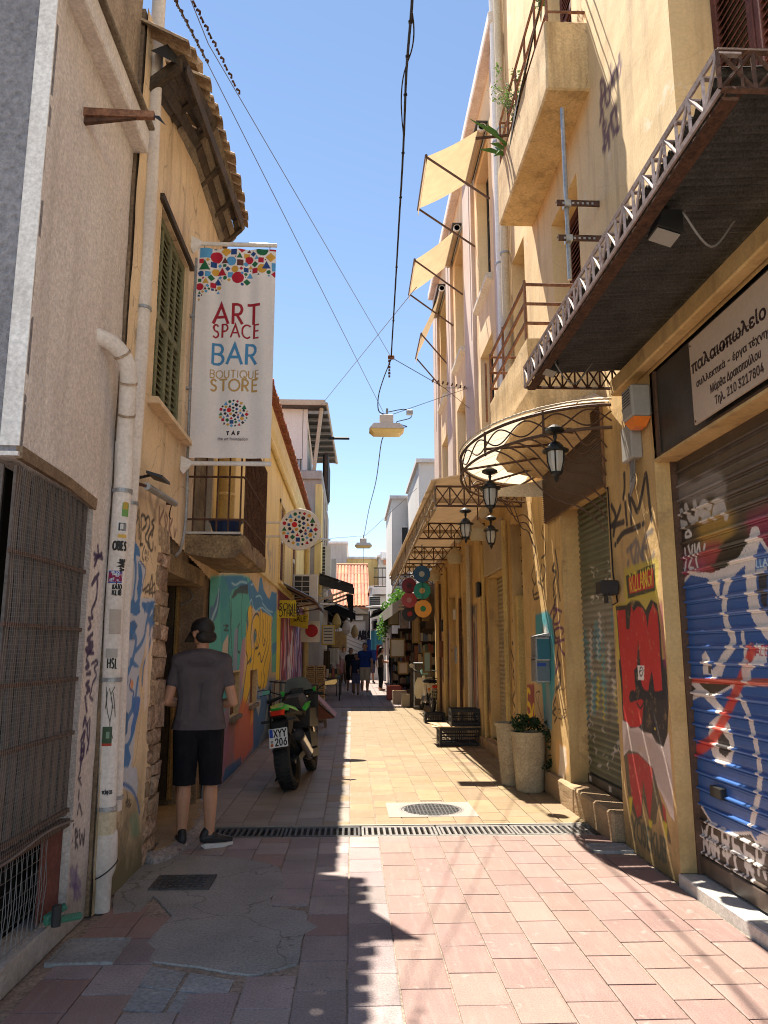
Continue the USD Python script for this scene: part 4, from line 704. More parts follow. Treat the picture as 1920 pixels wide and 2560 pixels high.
# ---------------------------------------------------------------- hanging banner
RD = (.42, .012, .035); DB = (.015, .06, .22); SB = (.09, .32, .6); OR = (.6, .33, .05); GN = (.015, .13, .055); BR = (.11, .035, .035); BK = (.018, .015, .022)
def shape(kind, x, y, r, c):
    """a little printed shape centred x, y with half-size r"""
    if kind == 'c': p = Point(x, y).buffer(r, 16)
    elif kind == 's': p = sbox(x - r, y - r, x + r, y + r)
    elif kind == 'd': p = Polygon([(x - r, y), (x, y - r), (x + r, y), (x, y + r)])
    else: p = Polygon([(x - r, y - r * .9), (x + r, y - r * .9), (x, y + r * .95)])
    return p, c
YB = 6.72
B0 = atY(429 * D, 532 * D, YB); B1 = atY(597 * D, 532 * D, YB); B2 = atY(587 * D, 998 * D, YB)
bx0, bx1, bz0, bz1 = -1.468, -.742, 3.245, 5.27
bn = thing('hanging_banner', 'white vertical fabric banner ART SPACE BAR BOUTIQUE STORE hung on two wall poles', 'banner', (XM, YB, 4.2))
pt = Paint(1.0)
lst = [('s', 385, 285, 105, SB), ('c', 565, 365, 105, RD), ('d', 735, 270, 92, OR), ('s', 868, 272, 52, DB), ('t', 965, 335, 55, GN), ('d', 1005, 215, 82, RD), ('t', 1125, 250, 34, BR), ('d', 1200, 307, 50, DB), ('c', 1355, 245, 105, GN), ('s', 1540, 215, 58, RD), ('d', 1500, 375, 90, OR), ('c', 820, 428, 82, SB), ('t', 708, 415, 60, BR), ('s', 975, 455, 54, BR), ('s', 1085, 340, 46, OR), ('c', 1125, 408, 70, RD),
       ('t', 1255, 365, 40, SB), ('s', 1332, 415, 48, RD), ('d', 1225, 482, 58, GN), ('d', 1065, 478, 48, SB), ('t', 360, 500, 100, GN), ('s', 305, 435, 42, RD), ('d', 415, 412, 36, OR), ('s', 512, 492, 52, DB), ('d', 618, 507, 38, SB), ('s', 703, 503, 27, GN), ('d', 755, 560, 48, DB), ('c', 880, 565, 60, OR), ('d', 988, 553, 34, RD), ('s', 1072, 575, 40, DB), ('t', 1148, 525, 42, OR), ('s', 1225, 592, 47, RD), ('c', 1350, 560, 82, OR), ('t', 1425, 500, 78, DB), ('s', 1560, 510, 42, SB), ('s', 1560, 575, 42, SB),
       ('c', 545, 618, 66, OR), ('t', 655, 605, 80, RD), ('c', 295, 652, 52, DB), ('s', 412, 655, 50, SB), ('d', 470, 720, 62, GN), ('s', 800, 663, 46, SB), ('c', 928, 710, 105, RD), ('c', 1005, 632, 24, SB), ('c', 1065, 648, 28, GN), ('t', 1135, 668, 55, SB), ('c', 1463, 625, 37, GN), ('d', 1565, 672, 58, RD), ('c', 705, 712, 36, GN), ('d', 620, 708, 34, SB), ('t', 375, 770, 58, OR), ('t', 580, 775, 68, DB), ('s', 272, 768, 32, GN), ('d', 330, 725, 24, RD), ('d', 775, 748, 34, OR), ('d', 1082, 783, 60, GN), ('c', 1002, 822, 27, DB),
       ('s', 502, 842, 48, RD), ('c', 272, 878, 66, RD), ('c', 598, 880, 37, OR), ('d', 405, 858, 34, SB), ('t', 365, 900, 30, BR), ('c', 430, 910, 22, GN), ('s', 486, 917, 23, DB), ('d', 546, 918, 24, BR), ('t', 268, 978, 30, GN), ('d', 320, 962, 28, OR), ('s', 382, 957, 22, SB), ('t', 582, 955, 30, SB), ('s', 256, 1033, 20, DB), ('c', 302, 1022, 14, BR), ('t', 256, 1085, 20, OR), ('c', 252, 1120, 9, BK), ('s', 1468, 688, 15, SB), ('t', 1287, 652, 20, GN), ('c', 437, 490, 11, BK), ('c', 1055, 697, 10, BK), ('c', 640, 760, 10, BK), ('c', 1405, 412, 13, BK), ('d', 893, 352, 17, RD), ('c', 1145, 588, 12, BK), ('c', 548, 208, 32, DB)]
fl = unary_union([sbox(bx0, bz0, bx1, bz1)])
def zb(x, y): return onY('ZB', YB, [(x, y)])[0]
for kd, x, y, r, c in lst:
    a, b = zb(x, y); rr = abs(zb(x + r, y)[0] - a); p, c = shape(kd, a, b, rr, c); pt.add(p, c)
def bline(txt, x0, y0, x1, y1, col, t):
    """text line whose box is given in photograph display pixels"""
    a = onY('d', YB, [(x0, y1)])[0]; b = onY('d', YB, [(x1, y0)])[0]; st = strokes(txt, a[0] + t, a[1] + t, b[1] - a[1] - 2 * t, fit=b[0] - a[0] - 2 * t, w=.8, gap=.2); pt.add(inkpoly(st, t, 2), col)
bline('ART', 456, 654, 565, 700, (.33, .015, .03), .0135); bline('SPACE', 455, 698, 564, 728, (.33, .015, .03), .0085); bline('BAR', 452, 740, 560, 787, (.06, .24, .47), .0135); bline('BOUTIQUE', 451, 798, 561, 815, (.45, .28, .08), .005); bline('STORE', 450, 817, 560, 844, (.45, .28, .08), .0085)
bline('T.A.F', 487, 931, 520, 941, (.03, .02, .03), .0055)
SIGN = [('t', 420, 497, 33, SB), ('c', 484, 472, 25, GN), ('d', 548, 455, 20, BK), ('d', 613, 466, 25, RD), ('c', 678, 495, 24, OR), ('s', 538, 511, 18, SB), ('c', 596, 528, 28, BK), ('t', 490, 548, 25, BK), ('d', 366, 550, 19, BK), ('c', 425, 562, 22, OR), ('d', 657, 553, 21, BK), ('t', 727, 557, 40, GN), ('c', 338, 602, 26, RD), ('s', 400, 621, 19, DB), ('c', 477, 620, 37, (.55, .015, .02)), ('c', 546, 580, 20, BK), ('d', 606, 602, 28, DB), ('t', 664, 617, 25, OR), ('c', 721, 622, 21, BK), ('t', 776, 626, 17, OR), ('d', 549, 635, 25, GN), ('c', 600, 664, 19, BK), ('c', 667, 668, 17, SB), ('t', 338, 678, 33, GN), ('c', 413, 678, 23, BK), ('c', 506, 686, 23, OR), ('t', 456, 713, 29, DB), ('d', 566, 714, 33, BK), ('t', 632, 697, 21, RD), ('t', 707, 697, 32, DB), ('d', 770, 687, 33, RD), ('c', 334, 738, 23, OR), ('t', 391, 738, 21, SB), ('t', 520, 757, 25, RD), ('c', 632, 745, 19, DB), ('c', 698, 764, 29, OR), ('d', 773, 750, 18, GN), ('s', 373, 789, 24, RD), ('d', 454, 794, 36, GN), ('t', 586, 775, 21, BK), ('t', 747, 788, 17, SB), ('d', 652, 803, 22, SB), ('s', 528, 830, 29, DB), ('c', 598, 830, 22, GN), ('d', 709, 834, 27, BK), ('t', 402, 847, 22, BK), ('d', 465, 875, 27, OR), ('c', 530, 895, 22, SB), ('d', 591, 893, 20, BK), ('t', 656, 867, 25, RD)]
lc = onY('d', YB, [(504, 893)])[0]
for kd, x, y, r, c in SIGN: p, c = shape(kd, lc[0] + (x - 555) * .00054, lc[1] - (y - 685) * .00054, r * .00058, c); pt.add(p, c)
nx_, nz_ = 185, 510; A, B = np.meshgrid(np.linspace(bx0, bx1, nx_), np.linspace(bz0, bz1, nz_), indexing='ij')
yw = YB + .010 * np.sin((A - bx0) * 22 + B * .7) + .006 * np.sin(A * 41 + B * 2.1) * (B - 3.2) / 2 + .03 * np.sin((A - bx0) / .726 * np.pi) * np.sin((B - bz0) / 2.03 * np.pi)
i, j = np.meshgrid(np.arange(nx_ - 1), np.arange(nz_ - 1), indexing='ij'); q = np.stack([i * nz_ + j, (i + 1) * nz_ + j, (i + 1) * nz_ + j + 1, i * nz_ + j + 1], -1).reshape(-1, 4)
v = np.stack([A, yw, B], -1).reshape(-1, 3)
surf('banner_print', (.76, .72, .71), (.71, .67, .66), scale=1.5, rough=.75, fine=.04, bump=.1, bump_scale=400, paint=True, wear=0.0)
part(bn, 'cloth', (v, q), M['banner_print'], True, pt.get(v[:, 0], v[:, 2]))
tm = meshkit.text_mesh('the art foundation', .026, .002); tv = np.array(tm.vertices); ta = onY('d', YB, [(470, 951), (535, 951)]); tv[:, 0] *= (ta[1][0] - ta[0][0]) / tv[:, 0].max()
part(bn, 'small_lettering', (np.stack([ta[0][0] + tv[:, 0], YB - .012 + .0 * tv[:, 2] - tv[:, 2] + .03 * np.sin((ta[0][0] + tv[:, 0] - bx0) / .726 * np.pi) * np.sin((ta[0][1] - bz0) / 2.03 * np.pi), ta[0][1] + tv[:, 1]], 1), np.array(tm.faces)[:, ::-1]), ink((.05, .03, .04)))
part(bn, 'top_pole', cyl((XM, YB, 5.315), (-.735, YB, 5.315), .021, None, 12), M['white_paint'], 40); part(bn, 'bottom_pole', cyl((XM, YB, 3.195), (-.735, YB, 3.195), .021, None, 12), M['white_paint'], 40)
for z in (5.315, 3.195): part(bn, 'wall_bracket', hull([(XM, YB - .04, z - .07), (XM, YB + .04, z - .07), (XM, YB - .04, z + .06), (XM, YB + .04, z + .06), (XM + .09, YB - .022, z - .02), (XM + .09, YB + .022, z - .02), (XM + .09, YB - .022, z + .022), (XM + .09, YB + .022, z + .022), (XM + .02, YB, z - .1)]), M['white_paint'])
for x in (-1.41, -.8): part(bn, 'tie', cyl((x, YB, 5.33), (x, YB, 5.26), .004, None, 5), M['wire_steel']); part(bn, 'tie', cyl((x, YB, 3.18), (x, YB, 3.25), .004, None, 5), M['wire_steel'])
# round sign
YS = 13.0; sc = atY(650 + 555 * .18083, 1200 + 685 * .18083, YS); rs_ = abs(atY(650 + 845 * .18083, 1324, YS)[0] - atY(650 + 265 * .18083, 1324, YS)[0]) / 2; kf = rs_ / 290
rsn = thing('round_sign', 'round white sign printed with small coloured shapes, on the yellow wall', 'sign', (XM, YS, sc[2]))
dl = lathe([(.0001, -.03), (rs_ - .006, -.03), (rs_, -.024), (rs_, .024), (rs_ - .006, .03), (.0001, .03)], 56)
part(rsn, 'disc', (np.stack([sc[0] + dl[0][:, 0], YS - dl[0][:, 2], sc[2] + dl[0][:, 1]], 1), dl[1]), M['white_paint'], 30)
for kd, x, y, r, c in SIGN:
    p, c = shape(kd, sc[0] + (x - 555) * kf, sc[2] - (y - 685) * kf, r * kf, c); part(rsn, 'printed_shape', prism(p, .002, lambda a, b, c: (a, YS - .0305 - c, b)), ink(c))
part(rsn, 'wall_arm', cyl((XM, YS + .02, sc[2] + .12), (sc[0] - .1, YS + .02, sc[2] + .12), .02, None, 8), M['white_paint']); part(rsn, 'wall_arm', cyl((XM, YS + .02, sc[2] - .12), (sc[0] - .1, YS + .02, sc[2] - .12), .02, None, 8), M['white_paint'])
# ---------------------------------------------------------------- left: yellow building with the painted ground floor
XY = -1.53
Yb_ = thing('yellow_building', 'yellow rendered building with colourful mural, brown shutters and tiled eave', 'building', (XY, 15, 0))
pt = Paint(1.6); RM = lambda ps: onX('ZM', XY, ps)
TE = (.05, .27, .25); TB = (.03, .14, .27); YL = (.5, .32, .02); DK = (.03, .03, .035); PK = (.3, .16, .22); OG = (.42, .09, .035); LBL = (.25, .42, .5); PUR = (.17, .05, .2)
pt.add(sbox(8.3, 0, 15.85, 1.0), TB, .6, .15)
pt.add(RM([(20, 180), (140, 170), (240, 160), (350, 165), (420, 190), (420, 500), (370, 800), (330, 1100), (320, 1400), (300, 1600), (230, 1700), (80, 1760), (0, 1700), (0, 640)]), TE, .97, .05)
pt.add(RM([(130, 170), (350, 165), (360, 190), (385, 180), (400, 240), (420, 215), (440, 205), (480, 300), (500, 340), (520, 190), (540, 175), (560, 300), (600, 380), (620, 400), (640, 320), (690, 340), (690, 600), (640, 560), (560, 520), (480, 500), (430, 450), (400, 300), (300, 260), (240, 300), (180, 460), (140, 480)]), TB, .97, .03)
pt.add(RM([(20, 480), (60, 470), (120, 260), (120, 400), (90, 560), (30, 660), (10, 640)]), (.05, .1, .2), .9, .03); pt.line(RM([(110, 300), (90, 470), (40, 600)]), .02, LBL, .7, .02)
pt.add(RM([(240, 380), (270, 310), (330, 260), (400, 250), (400, 340), (350, 330), (300, 330), (260, 380)]), DK, .85, .02)
pt.add(RM([(125, 200), (150, 160), (210, 330), (225, 600), (200, 900), (180, 1100), (130, 800)]), (.035, .2, .22), .8, .06); pt.line(RM([(220, 400), (225, 700), (205, 900), (230, 1150)]), .016, DK, .8, .02)
pt.add(RM([(150, 850), (200, 760), (195, 930), (170, 960), (140, 940)]), (.45, .33, .25), .8, .03)
for a in ([(240, 340), (232, 700), (240, 1000)], [(345, 330), (335, 600), (345, 850)], [(318, 640), (290, 720), (262, 1000), (240, 1100)], [(305, 680), (300, 900), (320, 930)]): pt.line(RM(a), .013, DK, .9, .01)
pt.add(RM([(270, 700), (300, 690), (290, 1130), (250, 1130), (255, 900)]), (.2, .2, .3), .8, .02)
pt.add(RM([(340, 830), (370, 780), (375, 940), (350, 1150), (330, 1300), (310, 1500), (300, 1200), (320, 1050)]), PK, .85, .03)
# yellow letters
for a in ([(405, 480), (440, 455), (445, 560), (430, 700), (430, 830), (435, 900), (470, 880), (450, 620), (500, 540), (520, 560), (525, 480), (545, 520), (560, 540), (580, 530), (600, 560), (640, 570), (630, 760), (630, 960), (610, 1100), (590, 1250), (570, 1290), (520, 1300), (500, 1280), (500, 1100), (440, 1110), (420, 1280), (400, 1420), (345, 1545), (320, 1540), (350, 1400), (375, 1160), (395, 1000), (380, 900), (380, 720), (395, 580)],): pt.add(RM(a), YL, .98, .008)
for a in ([(405, 480), (385, 640), (385, 900), (400, 1000), (370, 1200), (330, 1520)], [(440, 460), (442, 600), (430, 760), (440, 920), (425, 1000), (400, 1040)], [(430, 780), (450, 600), (490, 540), (515, 580), (515, 700), (490, 900)], [(465, 870), (460, 760), (475, 700), (490, 760), (480, 880)], [(525, 490), (530, 700), (505, 870), (470, 900), (450, 1060), (420, 1280), (360, 1530)], [(545, 520), (545, 760), (560, 860), (580, 760), (575, 540)], [(560, 600), (558, 760), (570, 820)], [(600, 560), (595, 800), (540, 1020), (520, 940), (500, 960)], [(625, 600), (612, 860), (560, 1080), (570, 1200), (545, 1320)], [(640, 570), (635, 900), (600, 1200)], [(500, 1130), (505, 1270), (530, 1270), (535, 1130)]): pt.line(RM(a), .016, DK, .95, .008)
for a in ([(400, 520), (408, 640), (400, 735), (390, 650)], [(470, 700), (488, 760), (470, 850), (458, 770)], [(430, 960), (440, 1000), (420, 1060)]): pt.add(RM(a), (.03, .12, .16), .95, .006)
for a in ([(420, 430), (440, 400), (455, 470), (480, 520), (510, 490), (540, 480), (570, 500), (640, 560)], [(430, 250), (460, 240)], [(240, 230), (280, 250), (330, 220), (390, 230)], [(480, 370), (520, 360), (545, 400)], [(545, 430), (600, 500), (650, 525)]): pt.line(RM(a), .012, LBL, .7, .01)
pt.add(RM([(650, 570), (690, 500), (690, 1120), (640, 1130), (640, 800)]), (.06, .25, .2), .95, .02); pt.add(RM([(645, 850), (690, 820), (690, 900), (650, 960)]), TB, .9, .03); pt.line(RM([(690, 340), (660, 420), (660, 560), (640, 700)]), .03, TB, .9, .02)
# lower band: orange and red flames over blue
pt.add(RM([(300, 1560), (350, 1420), (400, 1480), (460, 1400), (480, 1700), (450, 1850), (380, 1960), (300, 2030), (265, 1990), (260, 1800)]), OG, .85, .12); pt.add(RM([(440, 1500), (470, 1480), (460, 1600), (430, 1640)]), (.5, .25, .06), .7, .08)
pt.add(RM([(200, 1640), (270, 1600), (265, 1850), (240, 2080), (200, 2110), (170, 2050), (190, 1900)]), (.26, .1, .1), .9, .05)
pt.add(RM([(90, 1600), (170, 1560), (210, 1400), (200, 1900), (150, 2212), (60, 2212), (80, 1900)]), (.28, .08, .12), .75, .12); pt.add(RM([(90, 1570), (160, 1540), (150, 1720), (100, 1740)]), PUR, .8, .05); pt.add(RM([(95, 1780), (150, 1760), (140, 1860), (100, 1870)]), (.08, .3, .36), .7, .05)
pt.add(RM([(460, 1400), (560, 1300), (600, 1420), (560, 1700), (500, 1860), (455, 1900)]), (.03, .09, .2), .9, .05); pt.add(RM([(480, 1420), (530, 1420), (510, 1560)]), (.35, .33, .25), .6, .05)
pt.add(RM([(150, 2212), (180, 2100), (260, 2050), (330, 1990), (330, 2060), (220, 2212)]), (.03, .08, .15), .9, .05)
for a in ([(155, 660), (205, 660), (160, 710), (205, 710)], [(185, 660), (185, 705)]): pt.line(RM(a), .009, DK, .9, .005, False)
W1 = onX('ZM', XY, [(232, 1135), (318, 1135), (232, 1580)]); W2 = onX('ZM', XY, [(424, 1110), (492, 1110), (424, 1460)])
win_low = [(W1[0][0], W1[1][0], W1[2][1], W1[0][1]), (W2[0][0], W2[1][0], W2[2][1], W2[0][1])]
DOORY = (16.75, 17.4, .05, 2.35)
painted(Yb_, 'mural_wall', wallgrid(XY, 1, 8.35, 15.86, 0, 2.84, win_low, .026, .014, .01, 8, 2), M['mural_wall'], pt)
pt2 = Paint(1.6); PKs = [(.42, .05, .09), (.55, .35, .38), (.35, .06, .09), (.5, .46, .48), (.1, .13, .3), (.45, .43, .5), (.2, .12, .25), (.07, .12, .35), (.45, .4, .42), (.15, .08, .16)]
pt2.add(sbox(15.86, 0, 16.7, 2.4), (.55, .42, .03), .95)
rp = random.Random(4)
for k in range(60):
    y = 16.9 + rp.random() * 7; z = rp.uniform(.3, 2.0); pt2.line([(y, z), (y + rp.uniform(-.3, .3), z + .4), (y + rp.uniform(-.3, .3), z + rp.uniform(.5, 1.0))], rp.uniform(.03, .12), rp.choice(PKs), .9, .03)
painted(Yb_, 'shop_front', wallgrid(XY, 1, 15.86, 24.4, 0, 2.84, [], .04, .02, .006, 9), surf('shop_front', (.3, .1, .13), (.2, .08, .12), scale=5, paint=True), pt2)
part(Yb_, 'ledge', hull([(XY - .02, 8.35, 2.8), (XY + .03, 8.35, 2.81), (XY + .035, 8.35, 2.86), (XY - .02, 8.35, 2.9), (XY - .02, 24.4, 2.8), (XY + .03, 24.4, 2.81), (XY + .035, 24.4, 2.86), (XY - .02, 24.4, 2.9)]), M['yellow_trim'])
ups = []
for (u0, u1, vt, vb) in ((708, 729, -60, 275), (837, 868, 0, 300), (970, 1000, 0, 230)):
    a, b = onX('ZM', XY, [(u0, 200), (u1, 200)]); ups.append((a[0], b[0] + .05, 3.05, 4.75))
ups = [(ups[0][0], ups[0][0] + 1.0, 2.98, 4.6), (ups[1][0], ups[1][0] + 1.15, 2.92, 4.55), (ups[2][0], ups[2][0] + 1.3, 2.95, 4.55)]
pu = Paint()
for s in ([(60 + 520 - 520, 0)],): pass
for s in ([(1490, 1180), (1500, 1280), (1540, 1300)], [(1510, 1120), (1490, 1250), (1530, 1500)], [(1560, 1200), (1550, 1640)], [(1590, 1250), (1580, 1600)], [(1520, 1480), (1510, 1560)]):
    pu.line([tuple(atX(400 + a * .1808, 1150 + b * .1808, XY)[1:]) for a, b in s], .03, (.2, .18, .2), .55, .1)
painted(Yb_, 'upper_wall', wallgrid(XY, 1, 8.35, 24.4, 2.86, 6.0, ups, .06, .05, .008, 10), M['yellow_plaster'], pu)
bk = MB(); bk.box(-8, XY - .25, 8.36, 24.4, 0, 6.0); bk.box(XY - .3, XY - .02, 8.36, win_low[0][0] - .1, 0, 6.0); bk.box(XY - .3, XY - .02, 15, 15.8, 0, 6.0); bk.box(XY - .3, XY - .02, 24.2, 24.4, 0, 6.0); part(Yb_, 'inner_masonry', bk, M['brown_render'])
for h_ in win_low:
    wl = part(Yb_, 'boarded_window', reveal(XY, 1, h_, .12), M['mural_wall'])
    for k in range(5): w_ = (h_[1] - h_[0]) / 5; part(wl, 'board', box(XY - .1, XY - .07 + .008 * (k % 2), h_[0] + k * w_ + .004, h_[0] + (k + 1) * w_ - .004, h_[2], h_[3]), M['brown_shutter'])
    part(wl, 'sill', box(XY - .1, XY + .05, h_[0] - .05, h_[1] + .05, h_[2] - .06, h_[2] - .003, .006), M['grey_wood'])
for h_ in ups:
    wu = part(Yb_, 'window', reveal(XY, 1, h_, .1), M['yellow_trim'])
    for k in range(2):
        w_ = (h_[1] - h_[0]) / 2; y0 = h_[0] + k * w_
        part(wu, 'shutter_leaf', box(XY - .06, XY - .015, y0 + .005, y0 + w_ - .005, h_[2] + .01, h_[3] - .01, .01), M['brown_shutter'])
        for z in np.arange(h_[2] + .12, h_[3] - .12, .07): part(wu, 'slat', box(XY - .014, XY - .004, y0 + .07, y0 + w_ - .07, z, z + .045), M['brown_shutter'])
    fr = MB(); fr.box(XY, XY + .03, h_[0] - .09, h_[0] - .002, h_[2], h_[3] + .09); fr.box(XY, XY + .03, h_[1] + .002, h_[1] + .09, h_[2], h_[3] + .09); fr.box(XY, XY + .031, h_[0] - .09, h_[1] + .09, h_[3] + .003, h_[3] + .09); part(wu, 'frame', fr, M['yellow_trim'])
    part(wu, 'sill', box(XY, XY + .07, h_[0] - .1, h_[1] + .1, h_[2] - .07, h_[2] - .003, .008), M['yellow_trim'])
    part(wu, 'white_shutter_catch', box(XY + .0, XY + .05, h_[0] + .03, h_[0] + .3, (h_[2] + h_[3]) / 2, (h_[2] + h_[3]) / 2 + .09), M['white_paint'])
cr_ = part(Yb_, 'cornice', hull([(XY - .02, 8.35, 5.5), (XY + .04, 8.35, 5.62), (XY + .06, 8.35, 5.9), (XY - .02, 8.35, 5.98), (XY - .02, 24.4, 5.5), (XY + .04, 24.4, 5.62), (XY + .06, 24.4, 5.9), (XY - .02, 24.4, 5.98)]), M['yellow_trim'])
g0 = MB(); g0.tube([(XY + .05, 12.2, 5.25), (XY + .05, 24.0, 5.2)], .045, 8); part(Yb_, 'gutter_pipe', g0, M['yellow_trim'])
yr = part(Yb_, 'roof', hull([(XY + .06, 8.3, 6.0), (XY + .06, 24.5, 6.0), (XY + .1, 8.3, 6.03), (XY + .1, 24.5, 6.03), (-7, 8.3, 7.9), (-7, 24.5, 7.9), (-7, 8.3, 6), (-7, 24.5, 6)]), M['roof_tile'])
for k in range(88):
    y = 8.4 + k * .184; part(yr, 'roof_tile', barrel(-1.36 + rng.uniform(-.012, .012), 6.0, -2.3, 6.4, y, .086, 6), M['roof_tile_sunlit_tone'])
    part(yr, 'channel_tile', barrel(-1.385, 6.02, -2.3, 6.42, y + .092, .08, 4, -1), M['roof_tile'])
op = thing('ochre_downpipe', 'thick ochre yellow downpipe behind the iron balcony railing', 'drainpipe', (XY + .06, 8.75, 2.6)); part(op, 'pipe', cyl((XY + .07, 8.72, 2.6), (XY + .07, 8.72, 5.5), .1, None, 18), M['ochre_pipe'], 60)
for z in (3.3, 4.6): part(op, 'clamp', lathe([(.1, z), (.108, z), (.108, z + .03), (.1, z + .03)], 18, (XY + .07, 8.72, 0)), M['yellow_trim'])
fp_ = thing('corner_downpipe', 'pale yellow downpipe at the far corner of the yellow building', 'drainpipe', (XY + .08, 24.2, 0)); part(fp_, 'pipe', cyl((XY + .1, 24.15, 0), (XY + .1, 24.15, 5.9), .09, None, 12), M['ochre_pipe'], 60)
mt_ = thing('white_wall_bracket', 'thin white metal stay with a cable on the yellow wall', 'bracket', (XY + .02, 12.0, 3.6)); a_ = atX(649 * D, 1152 * D, XY + .03)
part(mt_, 'stay', cyl(a_ + [0, -1.9, 0], a_ + [0, -1.9, .42], .012, None, 6), M['white_paint']); part(mt_, 'cross', cyl(a_ + [0, -1.9, .18], a_ + [.12, -1.9, .18], .008, None, 6), M['white_paint']); part(mt_, 'cable', tube(cr([a_ + [.1, -1.9, .17], a_ + [.05, -1.9, -.1], a_ + [.03, -1.9, -.5], a_ + [.0, -1.9, -.7]], 6), .006, 5), M['wire_steel'])
# corrugated awning with yellow signs
aw = thing('corrugated_awning', 'small corrugated sheet awning over yellow shop signs on the left', 'awning', (XY, 18, 2.8))
for k in range(5):
    y0 = 16.3 + k * 1.15; v = []; ny = 24
    for t in (0, 1):
        for i_ in range(ny): y = y0 + 1.17 * i_ / (ny - 1); v.append((XY + t * .72, y, 3.0 - t * .36 + .018 * math.sin(i_ * math.pi * .9)))
    v = np.array(v); q = np.array([[i_, i_ + 1, ny + i_ + 1, ny + i_] for i_ in range(ny - 1)]); v2 = v - [0, 0, .008]
    part(aw, 'sheet', MB().add((v, q)).add((v2, q[:, ::-1])), M['corrugated_roof'] if k % 2 else M['galvanised'])
for y in (16.4, 18.6, 20.8): part(aw, 'brace', cyl((XY, y, 2.55), (XY + .66, y, 2.66), .016, None, 6), M['rust_rail'])
part(aw, 'edge_bar', cyl((XY + .7, 16.3, 2.62), (XY + .7, 22.05, 2.62), .014, None, 6), M['rust_rail'])
def boardsign(name, label, q, Y, lines, th=.015, col='sign_yellow'):
    p = [atY(*nat('ZM', a), Y) for a in q]; t = thing(name, label, 'sign', p[3]); pl = Polygon([(a[0], a[2]) for a in p])
    part(t, 'board', prism(pl, th, lambda a, b, c: (a, Y + th - c, b)), M[col])
    for txt, x, y, h, f in lines:
        a = atY(*nat('ZM', (x, y)), Y); st = strokes(txt, a[0], a[2], h, fit=f, jit=.06, seed=5); part(t, 'scrawl', prism(inkpoly(st, .009), .002, lambda a, b, c: (a, Y - .001 - c, b)), ink((.04, .035, .02)))
    return t
surf('sign_yellow', (.6, .47, .02), (.52, .4, .02), scale=4, rough=.5, fine=.1)
boardsign('yellow_sign', 'larger yellow sign board with black scrawl under the corrugated awning', [(698, 402), (886, 405), (886, 586), (696, 580)], 16.3, [('SONIS', 715, 500, .13, .42), ('OTHREX', 712, 565, .13, .44)])
boardsign('yellow_sign', 'smaller yellow sign board hanging behind the scrawled one', [(830, 548), (1008, 550), (1003, 692), (822, 655)], 18.5, [('SALE', 860, 615, .1, .3)])
def acunit(label, c, w, d, h, rows, cols_):
    t = thing('air_conditioner', label, 'air conditioner', (c[0], c[1], c[2] - h / 2)); x0, x1, y0, y1, z0, z1 = c[0] - w / 2, c[0] + w / 2, c[1] - d / 2, c[1] + d / 2, c[2] - h / 2, c[2] + h / 2
    part(t, 'casing', box(x0, x1, y0, y1, z0, z1, .015), M['ac_white']); part(t, 'grille_recess', box(x0 + .04, x0 + w * .68, y0 - .004, y0 + .02, z0 + .04, z1 - .04), M['ac_dark'])
    for r in range(rows + 1): part(t, 'grille_bar', box(x0 + .035, x0 + w * .68 + .005, y0 - .012, y0 - .002, z0 + .035 + r * (h - .08) / rows, z0 + .05 + r * (h - .08) / rows), M['ac_white'])
    for r in range(cols_ + 1): x = x0 + .035 + r * (w * .68 - .045) / cols_; part(t, 'grille_bar', box(x, x + .014, y0 - .0135, y0 - .0035, z0 + .035, z1 - .03), M['ac_white'])
    part(t, 'wall_bracket', box(x0 - .02, x1 + .02, y0, y1, z0 - .06, z0 - .004), M['white_paint']); return t
a_ = atY(*nat('ZM', (980, 300)), 19.5); acunit('air conditioner with square grille above the corrugated awning', (a_[0], 19.5, a_[2]), .62, .3, .75, 5, 2)
# red round sign, white post, framed notice
rs2 = thing('red_round_sign', 'small white sign with a red disc in the shade past the yellow signs', 'sign', (-1.3, 21, 2.1)); a_ = atY(*nat('ZM', (1042, 712)), 21)
part(rs2, 'board', box(a_[0] - .3, a_[0] + .22, 21, 21.02, a_[2] - .3, a_[2] + .26, .004), M['ac_white']); part(rs2, 'disc', cyl((a_[0], 21.0, a_[2]), (a_[0], 20.985, a_[2]), .17, None, 20), ink((.4, .02, .03)))
fn_ = thing('framed_notice', 'yellow framed notice hanging under the dark awning on the left', 'notice', (-.9, 24, 1.9)); a_ = atY(469 * .38577 + 640, 1280 + 797 * .38577, 23.5)
part(fn_, 'frame', box(a_[0] - .2, a_[0] + .2, 23.5, 23.53, a_[2] - .3, a_[2] + .3, .008), ink((.45, .3, .05))); part(fn_, 'sheet', box(a_[0] - .16, a_[0] + .16, 23.49, 23.502, a_[2] - .26, a_[2] + .26), ink((.45, .42, .3)))
for k in range(5): part(fn_, 'printed_line', box(a_[0] - .13, a_[0] + .12, 23.485, 23.4905, a_[2] + .18 - k * .09, a_[2] + .21 - k * .09), ink((.12, .1, .1)))
